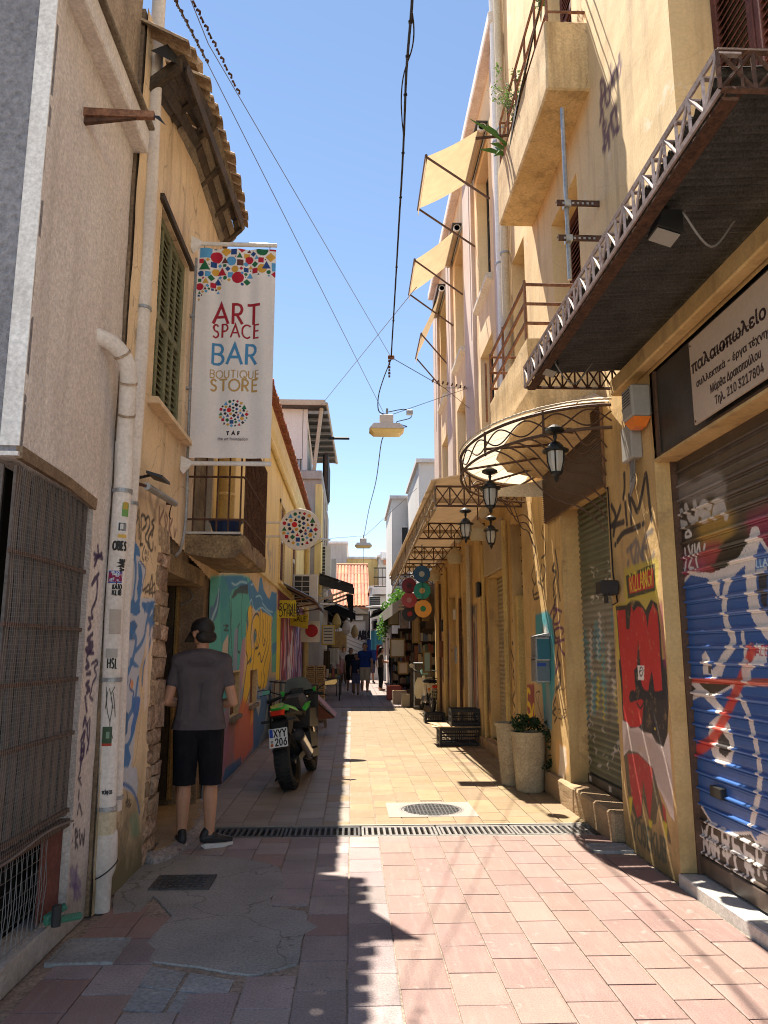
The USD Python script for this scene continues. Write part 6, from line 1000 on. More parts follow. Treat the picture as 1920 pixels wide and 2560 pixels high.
p1.add(S5([(1450, 1690), (1548, 1700), (1548, 1900), (1390, 1880), (1440, 1820)]), (.6, .57, .53), .97); p1.add(S5([(1450, 920), (1548, 880), (1548, 1040), (1450, 1060)]), (.05, .15, .35), .97); p1.add(S5([(1450, 1010), (1548, 980), (1548, 1040), (1450, 1060)]), (.55, .5, .46), .97)
a0 = S5([(1442, 1800)])[0]; p1.add(inkpoly([[(-a, b) for a, b in s] for s in strokes('ALERT', -a0[0], a0[1], .055, fit=.24)], .006), (.35, .03, .05), .97)
a0 = S5([(1452, 990)])[0]; p1.add(inkpoly([[(-a, b) for a, b in s] for s in strokes('LLAS', -a0[0], a0[1], .04, fit=.16)], .006), (.5, .6, .7), .97)
def slats(parent, y0, y1, z0, z1, pitch, X, prof, mat, pt, step, face=-1, last=True):
    ny = int((y1 - y0) / step) + 1; ys = np.linspace(y0, y1, ny); n = int(round((z1 - z0) / pitch)); pitch = (z1 - z0) / n; prof = np.array(prof); m = len(prof)
    for k in range(n):
        xs = X + face * prof[:, 0]; zs = z0 + (k + prof[:, 1]) * pitch
        v = np.stack([np.repeat(xs[None], ny, 0), np.repeat(ys[:, None], m, 1), np.repeat(zs[None], ny, 0)], -1).reshape(-1, 3)
        i, j = np.meshgrid(np.arange(ny - 1), np.arange(m - 1), indexing='ij'); q = np.stack([i * m + j, i * m + j + 1, (i + 1) * m + j + 1, (i + 1) * m + j], -1).reshape(-1, 4)
        part(parent, 'slat', (v, q), mat, 35 if pt is None else False, pt.get(v[:, 1], v[:, 2]) if pt else None)
PRB = [(0, .0), (.004, .06), (.022, .10), (.026, .16), (.024, .22), (.008, .26)] + [(.006 + .001 * (.4 < q < .85), q) for q in np.linspace(.31, .93, 10)] + [(0, 1.0)]
slats(s1, 1.6, 5.415, .2, 2.92, .105, XS1, PRB, M['shutter_brown'], p1, .008)
part(s1, 'bottom_rail', box(XS1 - .03, XS1 + .02, 1.6, 5.41, .09, .198, .006), M['shutter_brown']); part(s1, 'guide_rail', box(XS1 - .05, XS1 + .02, 5.4, 5.425, .08, 2.92), M['brown_paint'])
part(s1, 'lock_box', box(XS1 - .045, XS1 - .005, 5.0, 5.16, .62, .69, .006), M['black_metal'])
XS2 = XR + .2
s2 = thing('green_roller_shutter', 'narrow green slatted roller shutter with faded spray paint above a stone step', 'roller shutter', (XS2, 7.2, .24))
p2 = Paint(); rp = random.Random(31); N2 = lambda ps: onX('ZN', XS2, ps); C6 = lambda ps: [tuple(atX(1280 + a * .38577, 1280 + b * .38577, XS2)[1:]) for a, b in ps]
p2.add(C6([(380, 620), (640, 600), (720, 1320), (400, 1330)]), (.2, .18, .15), .6, .15)
for k in range(60):
    x = rp.uniform(370, 700); y = rp.uniform(560, 1250); p2.line(C6([(x, y), (x + rp.uniform(-8, 8), y + rp.uniform(60, 260))]), rp.uniform(.012, .035), rp.choice([(.03, .2, .26), (.03, .17, .22), (.08, .06, .05), (.03, .2, .26), (.4, .33, .03), (.4, .37, .34)]), .8, .02)
for k in range(46):
    x = rp.choice([rp.uniform(350, 430), rp.uniform(510, 560), rp.uniform(600, 650)]); y = rp.uniform(310, 560); p2.line(C6([(x, y), (x + rp.uniform(-25, 25), y + rp.uniform(-10, 60))]), .009, (.45, .42, .38), .75, .006)
for k in range(30):
    x = rp.uniform(380, 730); y = rp.uniform(1330, 1659); p2.line(C6([(x, y), (x + rp.uniform(-20, 20), y + rp.uniform(-10, 60))]), .012, (.42, .38, .36), .7, .01)
PRG = [(0, 0), (.004, .15), (.012, .3), (.016, .5), (.012, .7), (.004, .85), (0, 1)]
slats(s2, 6.505, 8.025, .34, 3.05, .062, XS2, PRG, M['shutter_green'], p2, .012)
part(s2, 'bottom_rail', box(XS2 - .03, XS2 + .02, 6.51, 8.02, .25, .338, .006), M['fascia_board'])
for k, y in enumerate((6.62, 6.8, 7.3, 7.9)): part(s2, 'sticker', box(XS2 - .032, XS2 - .0305, y, y + .07, .27, .32), ink((.55, .52, .48)))
XS3 = XR + .16
s3 = thing('beige_roller_shutter', 'beige corrugated roller shutter behind the black crates and planters', 'roller shutter', (XS3, 11.8, .2))
p3 = Paint()
for k in range(30): y = rp.uniform(11.2, 12.4); z = rp.uniform(1.0, 2.2); p3.line([(y, z), (y + rp.uniform(-.2, .2), z - rp.uniform(0, .5))], .02, (.14, .11, .08), .5, .02)
slats(s3, 11.105, 12.495, .3, 2.72, .07, XS3, PRG, M['shutter_beige'], p3, .03); part(s3, 'bottom_rail', box(XS3 - .03, XS3 + .02, 11.11, 12.49, .21, .298), M['shutter_brown'])
s5 = thing('pink_tagged_shutter', 'narrow dark roller shutter with pink tags beside the parked moped', 'roller shutter', (XS3, 17, .1)); p5 = Paint()
for k in range(40): y = rp.uniform(16.45, 17.55); z = rp.uniform(.3, 2.4); p5.line([(y, z), (y + rp.uniform(-.2, .2), z - rp.uniform(0, .4))], .025, rp.choice([(.45, .12, .2), (.5, .4, .38), (.3, .1, .3)]), .7, .03)
slats(s5, 16.405, 17.595, .12, 2.75, .075, XS3, PRG, surf('shutter_dark', (.12, .1, .09), (.08, .07, .06), scale=5, paint=True), p5, .05)
# steps and sills
sp_ = thing('stone_step', 'rough ochre stone step below the green roller shutter', 'step', (XR, 7.6, 0)); 
for a, b in ((6.62, 7.75), (7.76, 8.9)):
    m = trimesh.Trimesh(*arr(box(XR - .06, XR + .25, a, b, -.02, .235, .02)), process=True).subdivide().subdivide().subdivide(); v = np.array(m.vertices); v += .012 * (np.stack([fbm(v * 12, 41), fbm(v * 12, 42), fbm(v * 12, 43)], 1) - .5); part(sp_, 'block', (v, m.faces), M['step_stone'])
ss = thing('marble_sill', 'pale marble threshold below the blue graffiti shutter', 'sill', (XR, 3.5, 0)); part(ss, 'slab', box(XR - .015, XS1 + .03, 1.0, 3.3, -.02, .075, .008), M['sill_marble']); part(ss, 'slab', box(XR - .015, XS1 + .03, 3.305, 5.44, -.02, .075, .008), M['sill_marble'])
pl_ = thing('low_plinth', 'low stone plinth along the right wall behind planters and crates', 'plinth', (XR, 12, 0)); 
for k in range(7): part(pl_, 'block', box(XR - .1, XR + .2, 10.65 + k * .56, 11.2 + k * .56, -.02, .17, .015), M['step_stone'])
# fascia board, antique shop sign
fb = thing('shop_fascia', 'dark brown fascia board above the blue graffiti shutter', 'fascia', (XR, 3.3, 2.9)); part(fb, 'board', box(XR + .03, XR + .2, 1.0, 5.41, 2.93, 3.6), M['fascia_board']); part(fb, 'edge_trim', box(XR + .01, XR + .028, 1.0, 5.4, 2.925, 2.965), M['brown_paint']); part(fb, 'edge_trim', box(XR + .01, XR + .029, 5.36, 5.4, 2.966, 3.6), M['brown_paint'])
XG2 = XR - .012; S = lambda p: onX('ZS', XG2, [p])[0]
tl, blc, tr = S((318, 1222)), S((568, 2172)), S((1395, 262)); yl = (tl[0] + blc[0]) / 2; zt_, zb_ = tl[1], blc[1]
sg = thing('antique_shop_sign', 'cream rectangular antique shop sign with dark Greek lettering and phone number', 'sign', (XG2, yl - .7, zb_))
W_ = tl[0] - tr[0]; sgn = lambda a, b, c: (XG2 - np.asarray(c), yl - np.asarray(a), zb_ + np.asarray(b))
part(sg, 'board', prism(sbox(0, 0, W_ + .06, zt_ - zb_), .012, lambda a, b, c: sgn(a, b, c)), M['sign_board'])
def gline(txt, p0, p1, hpx, bold, width=None):
    a, b, h = S(p0), S(p1), abs(S((p0[0], p0[1] - hpx))[1] - S(p0)[1]); m = meshkit.text_mesh(txt, h, .0015, bold); v = np.array(m.vertices); L = width or (a[0] - b[0]); v[:, 0] *= L / v[:, 0].max()
    part(sg, 'lettering', (np.stack([XG2 - .0125 - v[:, 2], a[0] - v[:, 0], a[1] + v[:, 1] + (b[1] - a[1]) * v[:, 0] / (a[0] - b[0])], 1), m.faces), M['sign_ink'])
gline('παλαιοπωλείο', (445, 1560), (1432, 800), 165, True); gline('συλλεκτικά - έργα τέχνης', (505, 1735), (1500, 1010), 95, True); gline('Μάρθα Δρακοπούλου', (690, 1812), (1362, 1330), 112, True); gline('Τηλ. 210 3217804', (752, 1962), (1402, 1520), 118, True)
a, b = S((620, 1390)), S((1195, 912)); ln = LineString([(yl - a[0], a[1] - zb_), (yl - b[0], b[1] - zb_)]); mids = [ln.interpolate(t, True) for t in (.38, .46, .54)]
part(sg, 'ornament', prism(unary_union([ln.buffer(.0022)] + [Point(p.x, p.y).buffer(r, 8) for p, r in zip(mids, (.011, .018, .011))]), .0015, lambda a, b, c: sgn(a, b, c + .0125)), M['sign_ink'])
for p in ((.02, .02), (.02, zt_ - zb_ - .03), (W_, zt_ - zb_ - .03)): part(sg, 'screw', xf(cyl((0, 0, 0), (0, 0, .003), .006, None, 8), (0, 0, 0)) if False else cyl(sgn(p[0], p[1], .011), sgn(p[0], p[1], .016), .007, None, 8), M['rust_iron'])
# awning on lattice trusses
ta = thing('truss_awning', 'corrugated sheet awning on pinkish lattice trusses over the antique shop', 'awning', (XR, 4.2, 3.7)); X0 = 1.41; ZB = 3.69; ZT = 3.86
for k in range(6):
    y0 = 2.6 + k * .565; ny = 49; v = []
    for t in (0, 1):
        for i_ in range(ny): v.append((X0 + .03 + t * (XU - X0 - .05), y0 + .57 * i_ / (ny - 1), 3.80 + t * .05 + (k % 2) * .006 + .012 * math.sin(i_ * math.pi * 2 * 10 / (ny - 1))))
    v = np.array(v); q = np.array([[i_, i_ + 1, ny + i_ + 1, ny + i_] for i_ in range(ny - 1)]); part(ta, 'corrugated_sheet', MB().add((v, q)).add((v + [0, 0, .006], q[:, ::-1])), M['corrugated_roof'])
def truss(parent, p, q, zb, zt, n, r, mat, flip=False, cross=False):
    p, q = np.array(p, float), np.array(q, float); up_ = np.array([0, 0, 1.0]); part(parent, 'chord', tube([p + up_ * zb, q + up_ * zb], r, 4), mat); part(parent, 'chord', tube([p + up_ * zt, q + up_ * zt], r, 4), mat)
    for k in range(n):
        a, b = p + (q - p) * k / n, p + (q - p) * (k + 1) / n; part(parent, 'upright', tube([a + up_ * zb, a + up_ * zt], r * .8, 4), mat)
        part(parent, 'diagonal', tube([a + up_ * (zt if k % 2 == flip or cross else zb), b + up_ * (zb if k % 2 == flip or cross else zt)], r * .62, 4), mat)
        if cross: part(parent, 'diagonal', tube([a + up_ * zb, b + up_ * zt], r * .6, 4), mat)
    part(parent, 'upright', tube([q + up_ * zb, q + up_ * zt], r * .8, 4), mat)
truss(ta, (X0, 2.58, 0), (X0, 6.0, 0), ZB, ZT, 26, .0125, M['truss_paint']); truss(ta, (X0 + .09, 2.58, 0), (X0 + .09, 6.0, 0), ZB + .005, ZT - .01, 13, .01, M['rust_iron'])
for k in range(27): y = 2.58 + k * 3.42 / 26; part(ta, 'tie_plate', box(X0, X0 + .09, y - .012, y + .012, ZT - .02, ZT - .012), M['truss_paint']); 
truss(ta, (X0, 6.0, 0), (XU, 6.0, 0), ZB, ZT, 8, .012, M['rust_iron'], cross=True); truss(ta, (X0, 2.58, 0), (XU, 2.58, 0), ZB, ZT, 6, .014, M['rust_iron'], cross=True)
part(ta, 'wall_beam', box(XR - .1, XR - .004, 1.0, 6.0, 3.62, 3.76, .012), M['ochre_pillar']); part(ta, 'rusty_gutter', box(X0 + .015, X0 + .08, 2.6, 5.98, ZB - .03, ZB - .015), M['rust_iron'])
def flood(label, c, mat='black_metal'):
    t = thing('floodlight', label, 'floodlight', c); c = np.array(c); part(t, 'housing', hull([c + d for d in ([-.05, -.08, .02], [.05, -.08, .02], [-.05, .08, .02], [.05, .08, .02], [-.08, -.07, -.06], [.05, -.07, -.1], [-.08, .08, -.06], [.05, .08, -.1])]), M[mat]); part(t, 'lens', hull([c + d for d in ([-.075, -.055, -.066], [.04, -.055, -.102], [-.075, .065, -.066], [.04, .065, -.102], [-.072, -.055, -.07], [.038, -.055, -.107], [-.072, .065, -.07], [.038, .065, -.107])]), M['grey_plastic']); part(t, 'bracket', cyl(c + [0, 0, .02], c + [0, 0, .12], .012, None, 6), M[mat]); part(t, 'cable', tube(cr([c + [.05, -.1, 0], c + [-.02, -.25, -.12], c + [.12, -.2, -.25], c + [.3, -.1, -.05]], 6), .006, 5), M['net_cord'])
a = atX(1437 * D, 430 * D, 1.6); flood('nearer black floodlight hung under the corrugated awning', (1.6, a[1], 3.72)); a = atX(1183 * D, 790 * D, 1.5); flood('farther black floodlight at the outer awning truss', (1.5, 5.55, 3.74))
# ---------------------------------------------------------------- right: balconies, canopy, lanterns, long awning
def soft_box(x0, x1, y0, y1, z0, z1, amp=.02, n=3, seed=0):
    m = trimesh.Trimesh(*arr(box(x0, x1, y0, y1, z0, z1, .02)), process=True)
    for _ in range(n): m = m.subdivide()
    v = np.array(m.vertices); v += amp * (np.stack([fbm(v * 6, seed + 1), fbm(v * 6, seed + 2), fbm(v * 6, seed + 3)], 1) - .5); return v, m.faces
b1 = thing('upper_balcony', 'cream solid balcony high on the right with plants behind its railing', 'balcony', (2.0, 7.3, 6.8))
part(b1, 'parapet', soft_box(1.83, XU + .02, 6.46, 8.9, 6.86, 7.62), M['balcony_plaster'], 40)
for z in (7.75, 8.0, 8.3): part(b1, 'rail', tube([(XU, 6.5, z), (1.87, 6.5, z), (1.87, 8.85, z), (XU, 8.85, z)], .016, 5), M['rust_rail'])
for k in range(6): part(b1, 'post', cyl((1.87, 6.5 + k * .47, 7.6), (1.87, 6.5 + k * .47, 8.3), .014, None, 5), M['rust_rail'])
part(b1, 'sagging_cloth', hull([(1.84, 6.6, 7.95), (1.86, 6.6, 7.98), (1.82, 7.9, 7.6), (1.84, 7.9, 7.7), (1.8, 7.4, 7.62), (1.83, 8.3, 7.4)]), M['dark_awning'])
a = atX(1040 * D, 213 * D, 1.5); part(b1, 'projecting_bar', cyl((1.45, 8.3, 7.66), (2.0, 8.25, 7.7), .018, None, 6), M['rust_iron'])
def leaves(n, c, r, size, seed, flat_=1.0, droop=0.0):
    rn = np.random.default_rng(seed); mb = MB(); d = rn.normal(size=(n, 3)); d /= np.linalg.norm(d, axis=1, keepdims=True); rad = rn.random(n) ** .5
    for k in range(n):
        p = np.array(c) + d[k] * rad[k] * np.array(r); a = rn.normal(size=3); a[2] -= droop; a /= np.linalg.norm(a); b = np.cross(a, rn.normal(size=3)); b /= np.linalg.norm(b); s = size * rn.uniform(.6, 1.3); m_ = np.cross(a, b) * s * .12
        mb.add((np.array([p - a * s * .5, p + b * s * .3 + m_, p + a * s * .5, p - b * s * .3 + m_]), np.array([[0, 1, 2, 3]])))
    return mb
def stems(c, n, h, spread, seed, r=.004):
    rn = random.Random(seed); mb = MB(); tips = []
    for k in range(n):
        d = (rn.uniform(-spread, spread), rn.uniform(-spread, spread)); p = [(c[0] + d[0] * t * t, c[1] + d[1] * t * t, c[2] + h * t * rn.uniform(.9, 1.05)) for t in (0, .35, .7, 1)]; mb.tube(p, [r, r * .8, r * .6, r * .3], 4); tips.append(p)
    return mb, tips
def bush(name, label, c, h, spread, n, nl, size, mat, seed, cat='plant', lz=.7):
    t = thing(name, label, cat, c); s, tips = stems(c, n, h, spread, seed); part(t, 'stem', s, M['leaf_dark'] if mat == 'leaf_dark' else M['grey_wood']); mb = MB()
    for k, p in enumerate(tips):
        for q in p[1:]: mb.add(leaves(nl, q, (.06, .06, .08), size, seed * 50 + k))
    part(t, 'foliage', mb, M[mat]); return t
bush('balcony_plant', 'feathery light green shrub on the upper right balcony', (1.95, 8.2, 7.6), .75, .28, 26, 9, .045, 'leaf_light', 5)
bush('balcony_plant', 'thin trailing plant higher on the upper right balcony rail', (1.95, 7.0, 8.1), .8, .2, 8, 8, .05, 'leaf_light', 8)
al = thing('aloe_plant', 'spiky green aloe leaning out over the edge of the upper balcony', 'plant', (1.82, 8.4, 7.55)); rn = random.Random(2)
for k, (dx, dz, L) in enumerate(((-.5, .22, 1), (-.35, .3, .8), (-.3, .05, .7), (-.25, -.12, .6), (-.4, .12, .8), (-.15, .35, .6))):
    b0 = np.array([1.84, 8.4 + (k - 2) * .05, 7.6]); t_ = np.array([1.84 + dx * L, 8.35 + (k - 2) * .1, 7.6 + dz * L]); mid = (b0 + t_) / 2 + [0, 0, .05]; w = np.array([0, .035, .02]); part(al, 'leaf', hull([b0 - w * .8, b0 + w * .8, mid - w, mid + w, t_, mid + [0, 0, -.02], b0 + [0, 0, -.03]]), M['leaf_aloe'])
part(al, 'pot', lathe([(0, 0), (.09, 0), (.13, .2), (.14, .22), (.11, .22), (.1, .2)], 14, (1.93, 8.4, 7.42)), M['roof_tile'])
X2 = atY(1317, 846, 6.75)[0]; z2t = atY(1317, 846, 6.75)[2]; z2b = atY(1325, 974, 6.75)[2]; Yf2 = min(atX(1226, 1013, X2)[1], 10.3); zl = z2b - .42
b2 = thing('lower_balcony', 'stained cream balcony with solid front and rusty rails above the round canopy', 'balcony', (X2, 8, zl))
pf = trimesh.Trimesh(*hull([(X2, 6.75, z2t), (X2, Yf2, z2t), (X2, 6.75, z2b), (X2, Yf2, z2b), (XU + .02, 6.75, z2t + .03), (XU + .02, Yf2, z2t + .03), (XU + .02, 6.75, zl), (XU + .02, Yf2, zl), (X2 + .05, 6.75, z2b - .18), (X2 + .05, Yf2, z2b - .18), (X2 + .18, 6.75, z2b - .33), (X2 + .18, Yf2, z2b - .33)]), process=True)
for _ in range(4): pf = pf.subdivide()
v = np.array(pf.vertices); v += .025 * (np.stack([fbm(v * 5, 51), fbm(v * 5, 52), fbm(v * 5, 53)], 1) - .5); part(b2, 'parapet', (v, pf.faces), M['balcony_plaster'], 40)
for k, z in enumerate((z2t + .22, z2t + .42, z2t + .62)):
    part(b2, 'rail', tube([(XU, 6.9, z), (X2 + .03, 6.9, z), (X2 + .03, Yf2 + .1, z), (XU, Yf2 + .1, z)], .017, 6), M['rust_rail'])
for y in (6.9, 8.0, 9.1, Yf2 + .1): part(b2, 'post', cyl((X2 + .03, y, z2t - .1), (X2 + .03, y, z2t + .66), .014, None, 6), M['rust_rail'])
# antenna mast with perforated arms
am = thing('antenna_mast', 'galvanised pole on two perforated wall arms below the upper balcony', 'mast', (1.95, 7.0, 4.8)); a, b = atX(1208 * D, 250 * D, 1.95), atX(1222 * D, 620 * D, 1.95)
part(am, 'pole', cyl((1.95, a[1] - .1, a[2]), (1.95, a[1] - .1, b[2]), .02, None, 8), M['galvanised'])
for v_ in (450, 530):
    p = atX(1215 * D, (v_ + 12) * D, 1.95); mb = MB(); mb.box(1.85, XU, a[1] - .14, a[1] - .125, p[2] - .025, p[2] + .025); mb.box(1.85, XU, a[1] - .14, a[1] - .09, p[2] + .025, p[2] + .032); part(am, 'perforated_arm', mb, M['rust_iron'])
    for k in range(7): part(am, 'hole', box(1.9 + k * .045, 1.92 + k * .045, a[1] - .1425, a[1] - .1405, p[2] - .01, p[2] + .01), M['galvanised'])
    part(am, 'clamp', box(1.92, 1.98, a[1] - .15, a[1] - .07, p[2] - .03, p[2] + .03), M['galvanised'])
ac = thing('air_conditioner', 'white air conditioner at the top right corner above the truss awning', 'air conditioner', (1.9, 3.2, 4.2)); part(ac, 'casing', box(1.85, 2.18, 2.3, 2.95, 4.15, 4.75, .05), M['ac_white']); part(ac, 'fan_grille', cyl((1.845, 2.62, 4.45), (1.86, 2.62, 4.45), .22, None, 24), M['ac_dark']); part(ac, 'stand', box(1.8, 2.25, 2.55, 2.6, 4.05, 4.14), M['rust_iron']); part(ac, 'stand', box(1.86, 2.25, 2.85, 2.9, 4.05, 4.14), M['rust_iron'])
# round canopy on iron rings
CX, CY, CA, CB = 2.25, 7.8, 1.1, 1.66
cn = thing('round_canopy', 'half round white canopy on wavy wrought iron rings over the green shutter', 'canopy', (CX, CY, 3.5)); ev_ = lambda th, z, s=1.0: (CX - CA * s * math.cos(th), CY + CB * s * math.sin(th), z); TH = np.linspace(-1.5, 1.5, 41)
for k in range(12):
    t0, t1 = -1.5 + k * .25, -1.5 + (k + 1) * .25; ts = np.linspace(t0 + .006, t1 - .006, 5); v = [ev_(t, 3.63) for t in ts] + [(XU + .0, CY + CB * .55 * math.sin(t), 3.98) for t in ts]; q = np.array([[i_, i_ + 1, 5 + i_ + 1, 5 + i_] for i_ in range(4)]); v = np.array(v); part(cn, 'sheet', (v, q), M['canopy_sheet'])
part(cn, 'lace_edge', tube([ev_(t, 3.645, 1.01 + .004 * (i_ % 2)) for i_, t in enumerate(np.linspace(-1.5, 1.5, 160))], .011, 4), M['canopy_white'])
for z in (3.6, 3.4): part(cn, 'ring', tube([ev_(t, z) for t in TH], .015, 6), M['brown_paint'])
for ph in (0, math.pi): part(cn, 'wavy_rod', tube([ev_(t, 3.5 + .07 * math.sin(t * 13 + ph)) for t in np.linspace(-1.5, 1.5, 130)], .0075, 5), M['brown_paint'])
for t in (-1.0, -.45, .1, .65, 1.2): part(cn, 'strut', cyl(ev_(t, 3.62), ev_(t, 3.38), .013, None, 6), M['brown_paint']); part(cn, 'tie_rod', cyl(ev_(t, 3.45), (XU, CY + CB * .5 * math.sin(t), 3.62), .014, None, 6), M['brown_paint'])
def curl(p, q, n=4, amp=.05): p, q = np.array(p), np.array(q); return [p + (q - p) * t + np.array([0, 0, amp * math.sin(t * n * math.pi)]) for t in np.linspace(0, 1, 24)]
for k in range(7): part(cn, 'curled_rod', tube(curl(ev_(-1.15 + k * .1, 3.4), (XR - .01, 6.42 + k * .02, 3.3 - k * .12), 3, .05), .008, 5), M['brown_paint'])
for k in range(3): part(cn, 'curled_rod', tube(curl(ev_(1.1 + k * .1, 3.4), (XR - .01, 9.3 - k * .02, 3.1 - k * .13), 3, .05), .008, 5), M['brown_paint'])
part(cn, 'front_plate', hull([(1.55, 8.62, 3.3), (2.2, 8.62, 3.3), (1.6, 8.62, 3.38), (2.2, 8.62, 3.5), (1.55, 8.6, 3.3), (2.2, 8.6, 3.3)]), M['canopy_white'])
mf = thing('mesh_fascia', 'brown perforated metal fascia between the round canopy and green shutter', 'fascia', (XR, 7.3, 3.0))
for k in range(5): part(mf, 'panel', box(XR - .03, XR - .005, 6.5 + k * .42, 6.5 + (k + 1) * .42 - .006, 2.98, 3.72), M['mesh_fascia'])
mr = MB()
for k in range(30): mr.box(XR - .038, XR - .031, 6.5, 8.6, 2.99 + k * .0245, 3.002 + k * .0245)
part(mf, 'mesh_lines', mr, M['brown_paint'], kind='stuff')
def lantern(label, p, s=1.0):
    t = thing('coach_lantern', label, 'lantern', p, group='black coach lanterns of the round canopy'); L = lambda pr, n=8: xf(lathe(pr, n), p, s=s)
    part(t, 'ceiling_cup', L([(.0, 0), (.03, -.005), (.085, -.04), (.09, -.06), (.05, -.08), (0, -.08)], 14), M['black_metal']); part(t, 'stem', L([(.012, -.07), (.02, -.11), (.012, -.14), (.012, -.17)]), M['black_metal']); part(t, 'cap', L([(0, -.15), (.04, -.165), (.07, -.2), (.075, -.225), (.118, -.235), (.118, -.252), (.08, -.255), (0, -.25)], 16), M['black_metal'])
    part(t, 'glass', L([(.082, -.256), (.078, -.35), (.05, -.44), (0, -.44)], 8), M['lantern_glass'])
    for k in range(6): a = k * math.pi / 3 + .2; part(t, 'rib', xf(tube([(.085 * math.cos(a), .085 * math.sin(a), -.255), (.081 * math.cos(a), .081 * math.sin(a), -.35), (.052 * math.cos(a), .052 * math.sin(a), -.445)], .0065, 5), p, s=s), M['black_metal'])
    part(t, 'finial', L([(.055, -.438), (.05, -.46), (.02, -.48), (.022, -.5), (.006, -.53), (0, -.535)], 10), M['black_metal'])
def onring(u, v, z): q = atZ(u, v, z); return (q[0], q[1], z)
lantern('biggest black coach lantern at the near end of the round canopy', onring(1386, 1062, 3.4), .92); lantern('black coach lantern at the left tip of the round canopy ring', onring(1224, 1168, 3.38), .9); lantern('small black coach lantern left of the two lowest ones', (1.33, 8.9, 3.22), .8); lantern('small black coach lantern right of the two lowest ones', (1.72, 9.4, 3.22), .8)
ab = thing('alarm_box', 'grey alarm box with orange lens at the top of the tagged pillar', 'alarm', (XR - .08, 6.0, 3.4)); a = atX(1367 * D, 885 * D, XR - .1)
part(ab, 'housing', box(XR - .15, XR, a[1] - .12, a[1] + .1, a[2] - .08, a[2] + .17, .015), M['grey_plastic']); part(ab, 'orange_lens', hull([(XR - .14, a[1] - .115, a[2] - .085), (XR - .01, a[1] - .115, a[2] - .085), (XR - .14, a[1] + .09, a[2] - .085), (XR - .01, a[1] + .09, a[2] - .085), (XR - .11, a[1] - .06, a[2] - .15), (XR - .03, a[1] - .06, a[2] - .15), (XR - .11, a[1] + .04, a[2] - .15), (XR - .03, a[1] + .04, a[2] - .15)]), M['lens_orange'])
for k in range(6): part(ab, 'vent_slot', box(XR - .153, XR - .149, a[1] - .08, a[1] + .07, a[2] + .02 + k * .022, a[2] + .028 + k * .022), M['ac_dark'])
jb2 = thing('junction_box', 'grey junction box with looped cables on the tagged pillar', 'junction box', (XR - .05, 6.0, 3.1)); a = atX(1362 * D, 958 * D, XR - .05)
part(jb2, 'box', box(XR - .09, XR, a[1] - .12, a[1] + .1, a[2] - .14, a[2] + .14, .01), M['grey_plastic'])
for k in range(4): part(jb2, 'cable', tube(cr([(XR - .05, a[1] - .06 + k * .03, a[2] - .13), (XR - .06, a[1] - .08 + k * .03, a[2] - .28 - k * .02), (XR - .05, a[1] + k * .02, a[2] - .36 - k * .015), (XR - .03, a[1] + .06 + k * .012, a[2] - .25), (XR - .02, a[1] + .05, a[2] - .13)], 5), .007, 5), M['net_cord']); part(jb2, 'cable', tube([(XR - .05, a[1] - .05 + k * .04, a[2] + .14), (XR - .07, a[1] + .02 + k * .02, a[2] + .3)], .007, 5), M['wire_steel'])
jb3 = thing('pillar_cable', 'thin cable running down the tagged pillar to a dark padlock box', 'cable', (XR, 6.4, 1.5)); part(jb3, 'cable', tube([(XR - .012, 6.44, 2.95), (XR - .012, 6.42, 2.2), (XR - .012, 6.35, 1.95), (XR - .03, 6.42, 1.93)], .007, 5), M['wire_black']); a = atX(1312 * D, 1270 * D, XR - .1); part(jb3, 'padlock_box', box(XR - .17, XR - .02, a[1] - .06, a[1] + .1, a[2] - .06, a[2] + .06, .01), M['black_plastic']); part(jb3, 'tag', box(XR - .14, XR - .13, a[1] - .1, a[1] - .02, a[2] - .13, a[2] - .05), M['black_plastic'])
# mailboxes and door
for k, (v_, lb_) in enumerate(((1400, 'upper battered metal meter box with turquoise paint on the right wall'), (1447, 'lower battered metal meter box with a blue strip on the right wall'))):
    a = atX(1150 * D, v_ * D, XR - .2); t = thing('meter_box', lb_, 'meter box', (XR - .1, a[1], a[2] - .25)); part(t, 'case', box(XR - .17, XR - .004, a[1] - .02, a[1] + .2, a[2] - .14, a[2] + .13, .01), M['galvanised']); part(t, 'side_panel', box(XR - .15, XR - .01, a[1] - .026, a[1] - .021, a[2] - .12, a[2] + .1), ink((.03, .14, .19) if k == 0 else (.12, .17, .2))); part(t, 'roof', hull([(XR - .2, a[1] - .04, a[2] + .13), (XR - .2, a[1] + .22, a[2] + .13), (XR, a[1] - .04, a[2] + .13), (XR, a[1] + .22, a[2] + .13), (XR, a[1] - .04, a[2] + .17), (XR, a[1] + .22, a[2] + .17)]), M['galvanised'])
    if k: part(t, 'blue_strip', box(XR - .15, XR - .05, a[1] - .029, a[1] - .027, a[2] + .04, a[2] + .075), M['plate_blue'])
dd = part(R1, 'side_door', box(XR + .17, XR + .2, 9.94, 10.61, .12, 2.3), M['ochre_wood']); part(dd, 'transom', box(XR + .15, XR + .19, 9.94, 10.61, 2.35, 3.28), M['maroon_shutter'])
for k in range(5): part(dd, 'transom_bar', box(XR + .13, XR + .145, 9.96, 10.6, 2.42 + k * .18, 2.44 + k * .18), M['rust_iron'])
part(dd, 'post', box(XR + .02, XR + .14, 10.45, 10.6, .12, 2.3, .01), M['ochre_pipe'])
part(R1, 'white_sign_panel', box(XR - .05, XR - .006, 11.1, 12.6, 2.75, 3.5, .01), M['canopy_beige'])
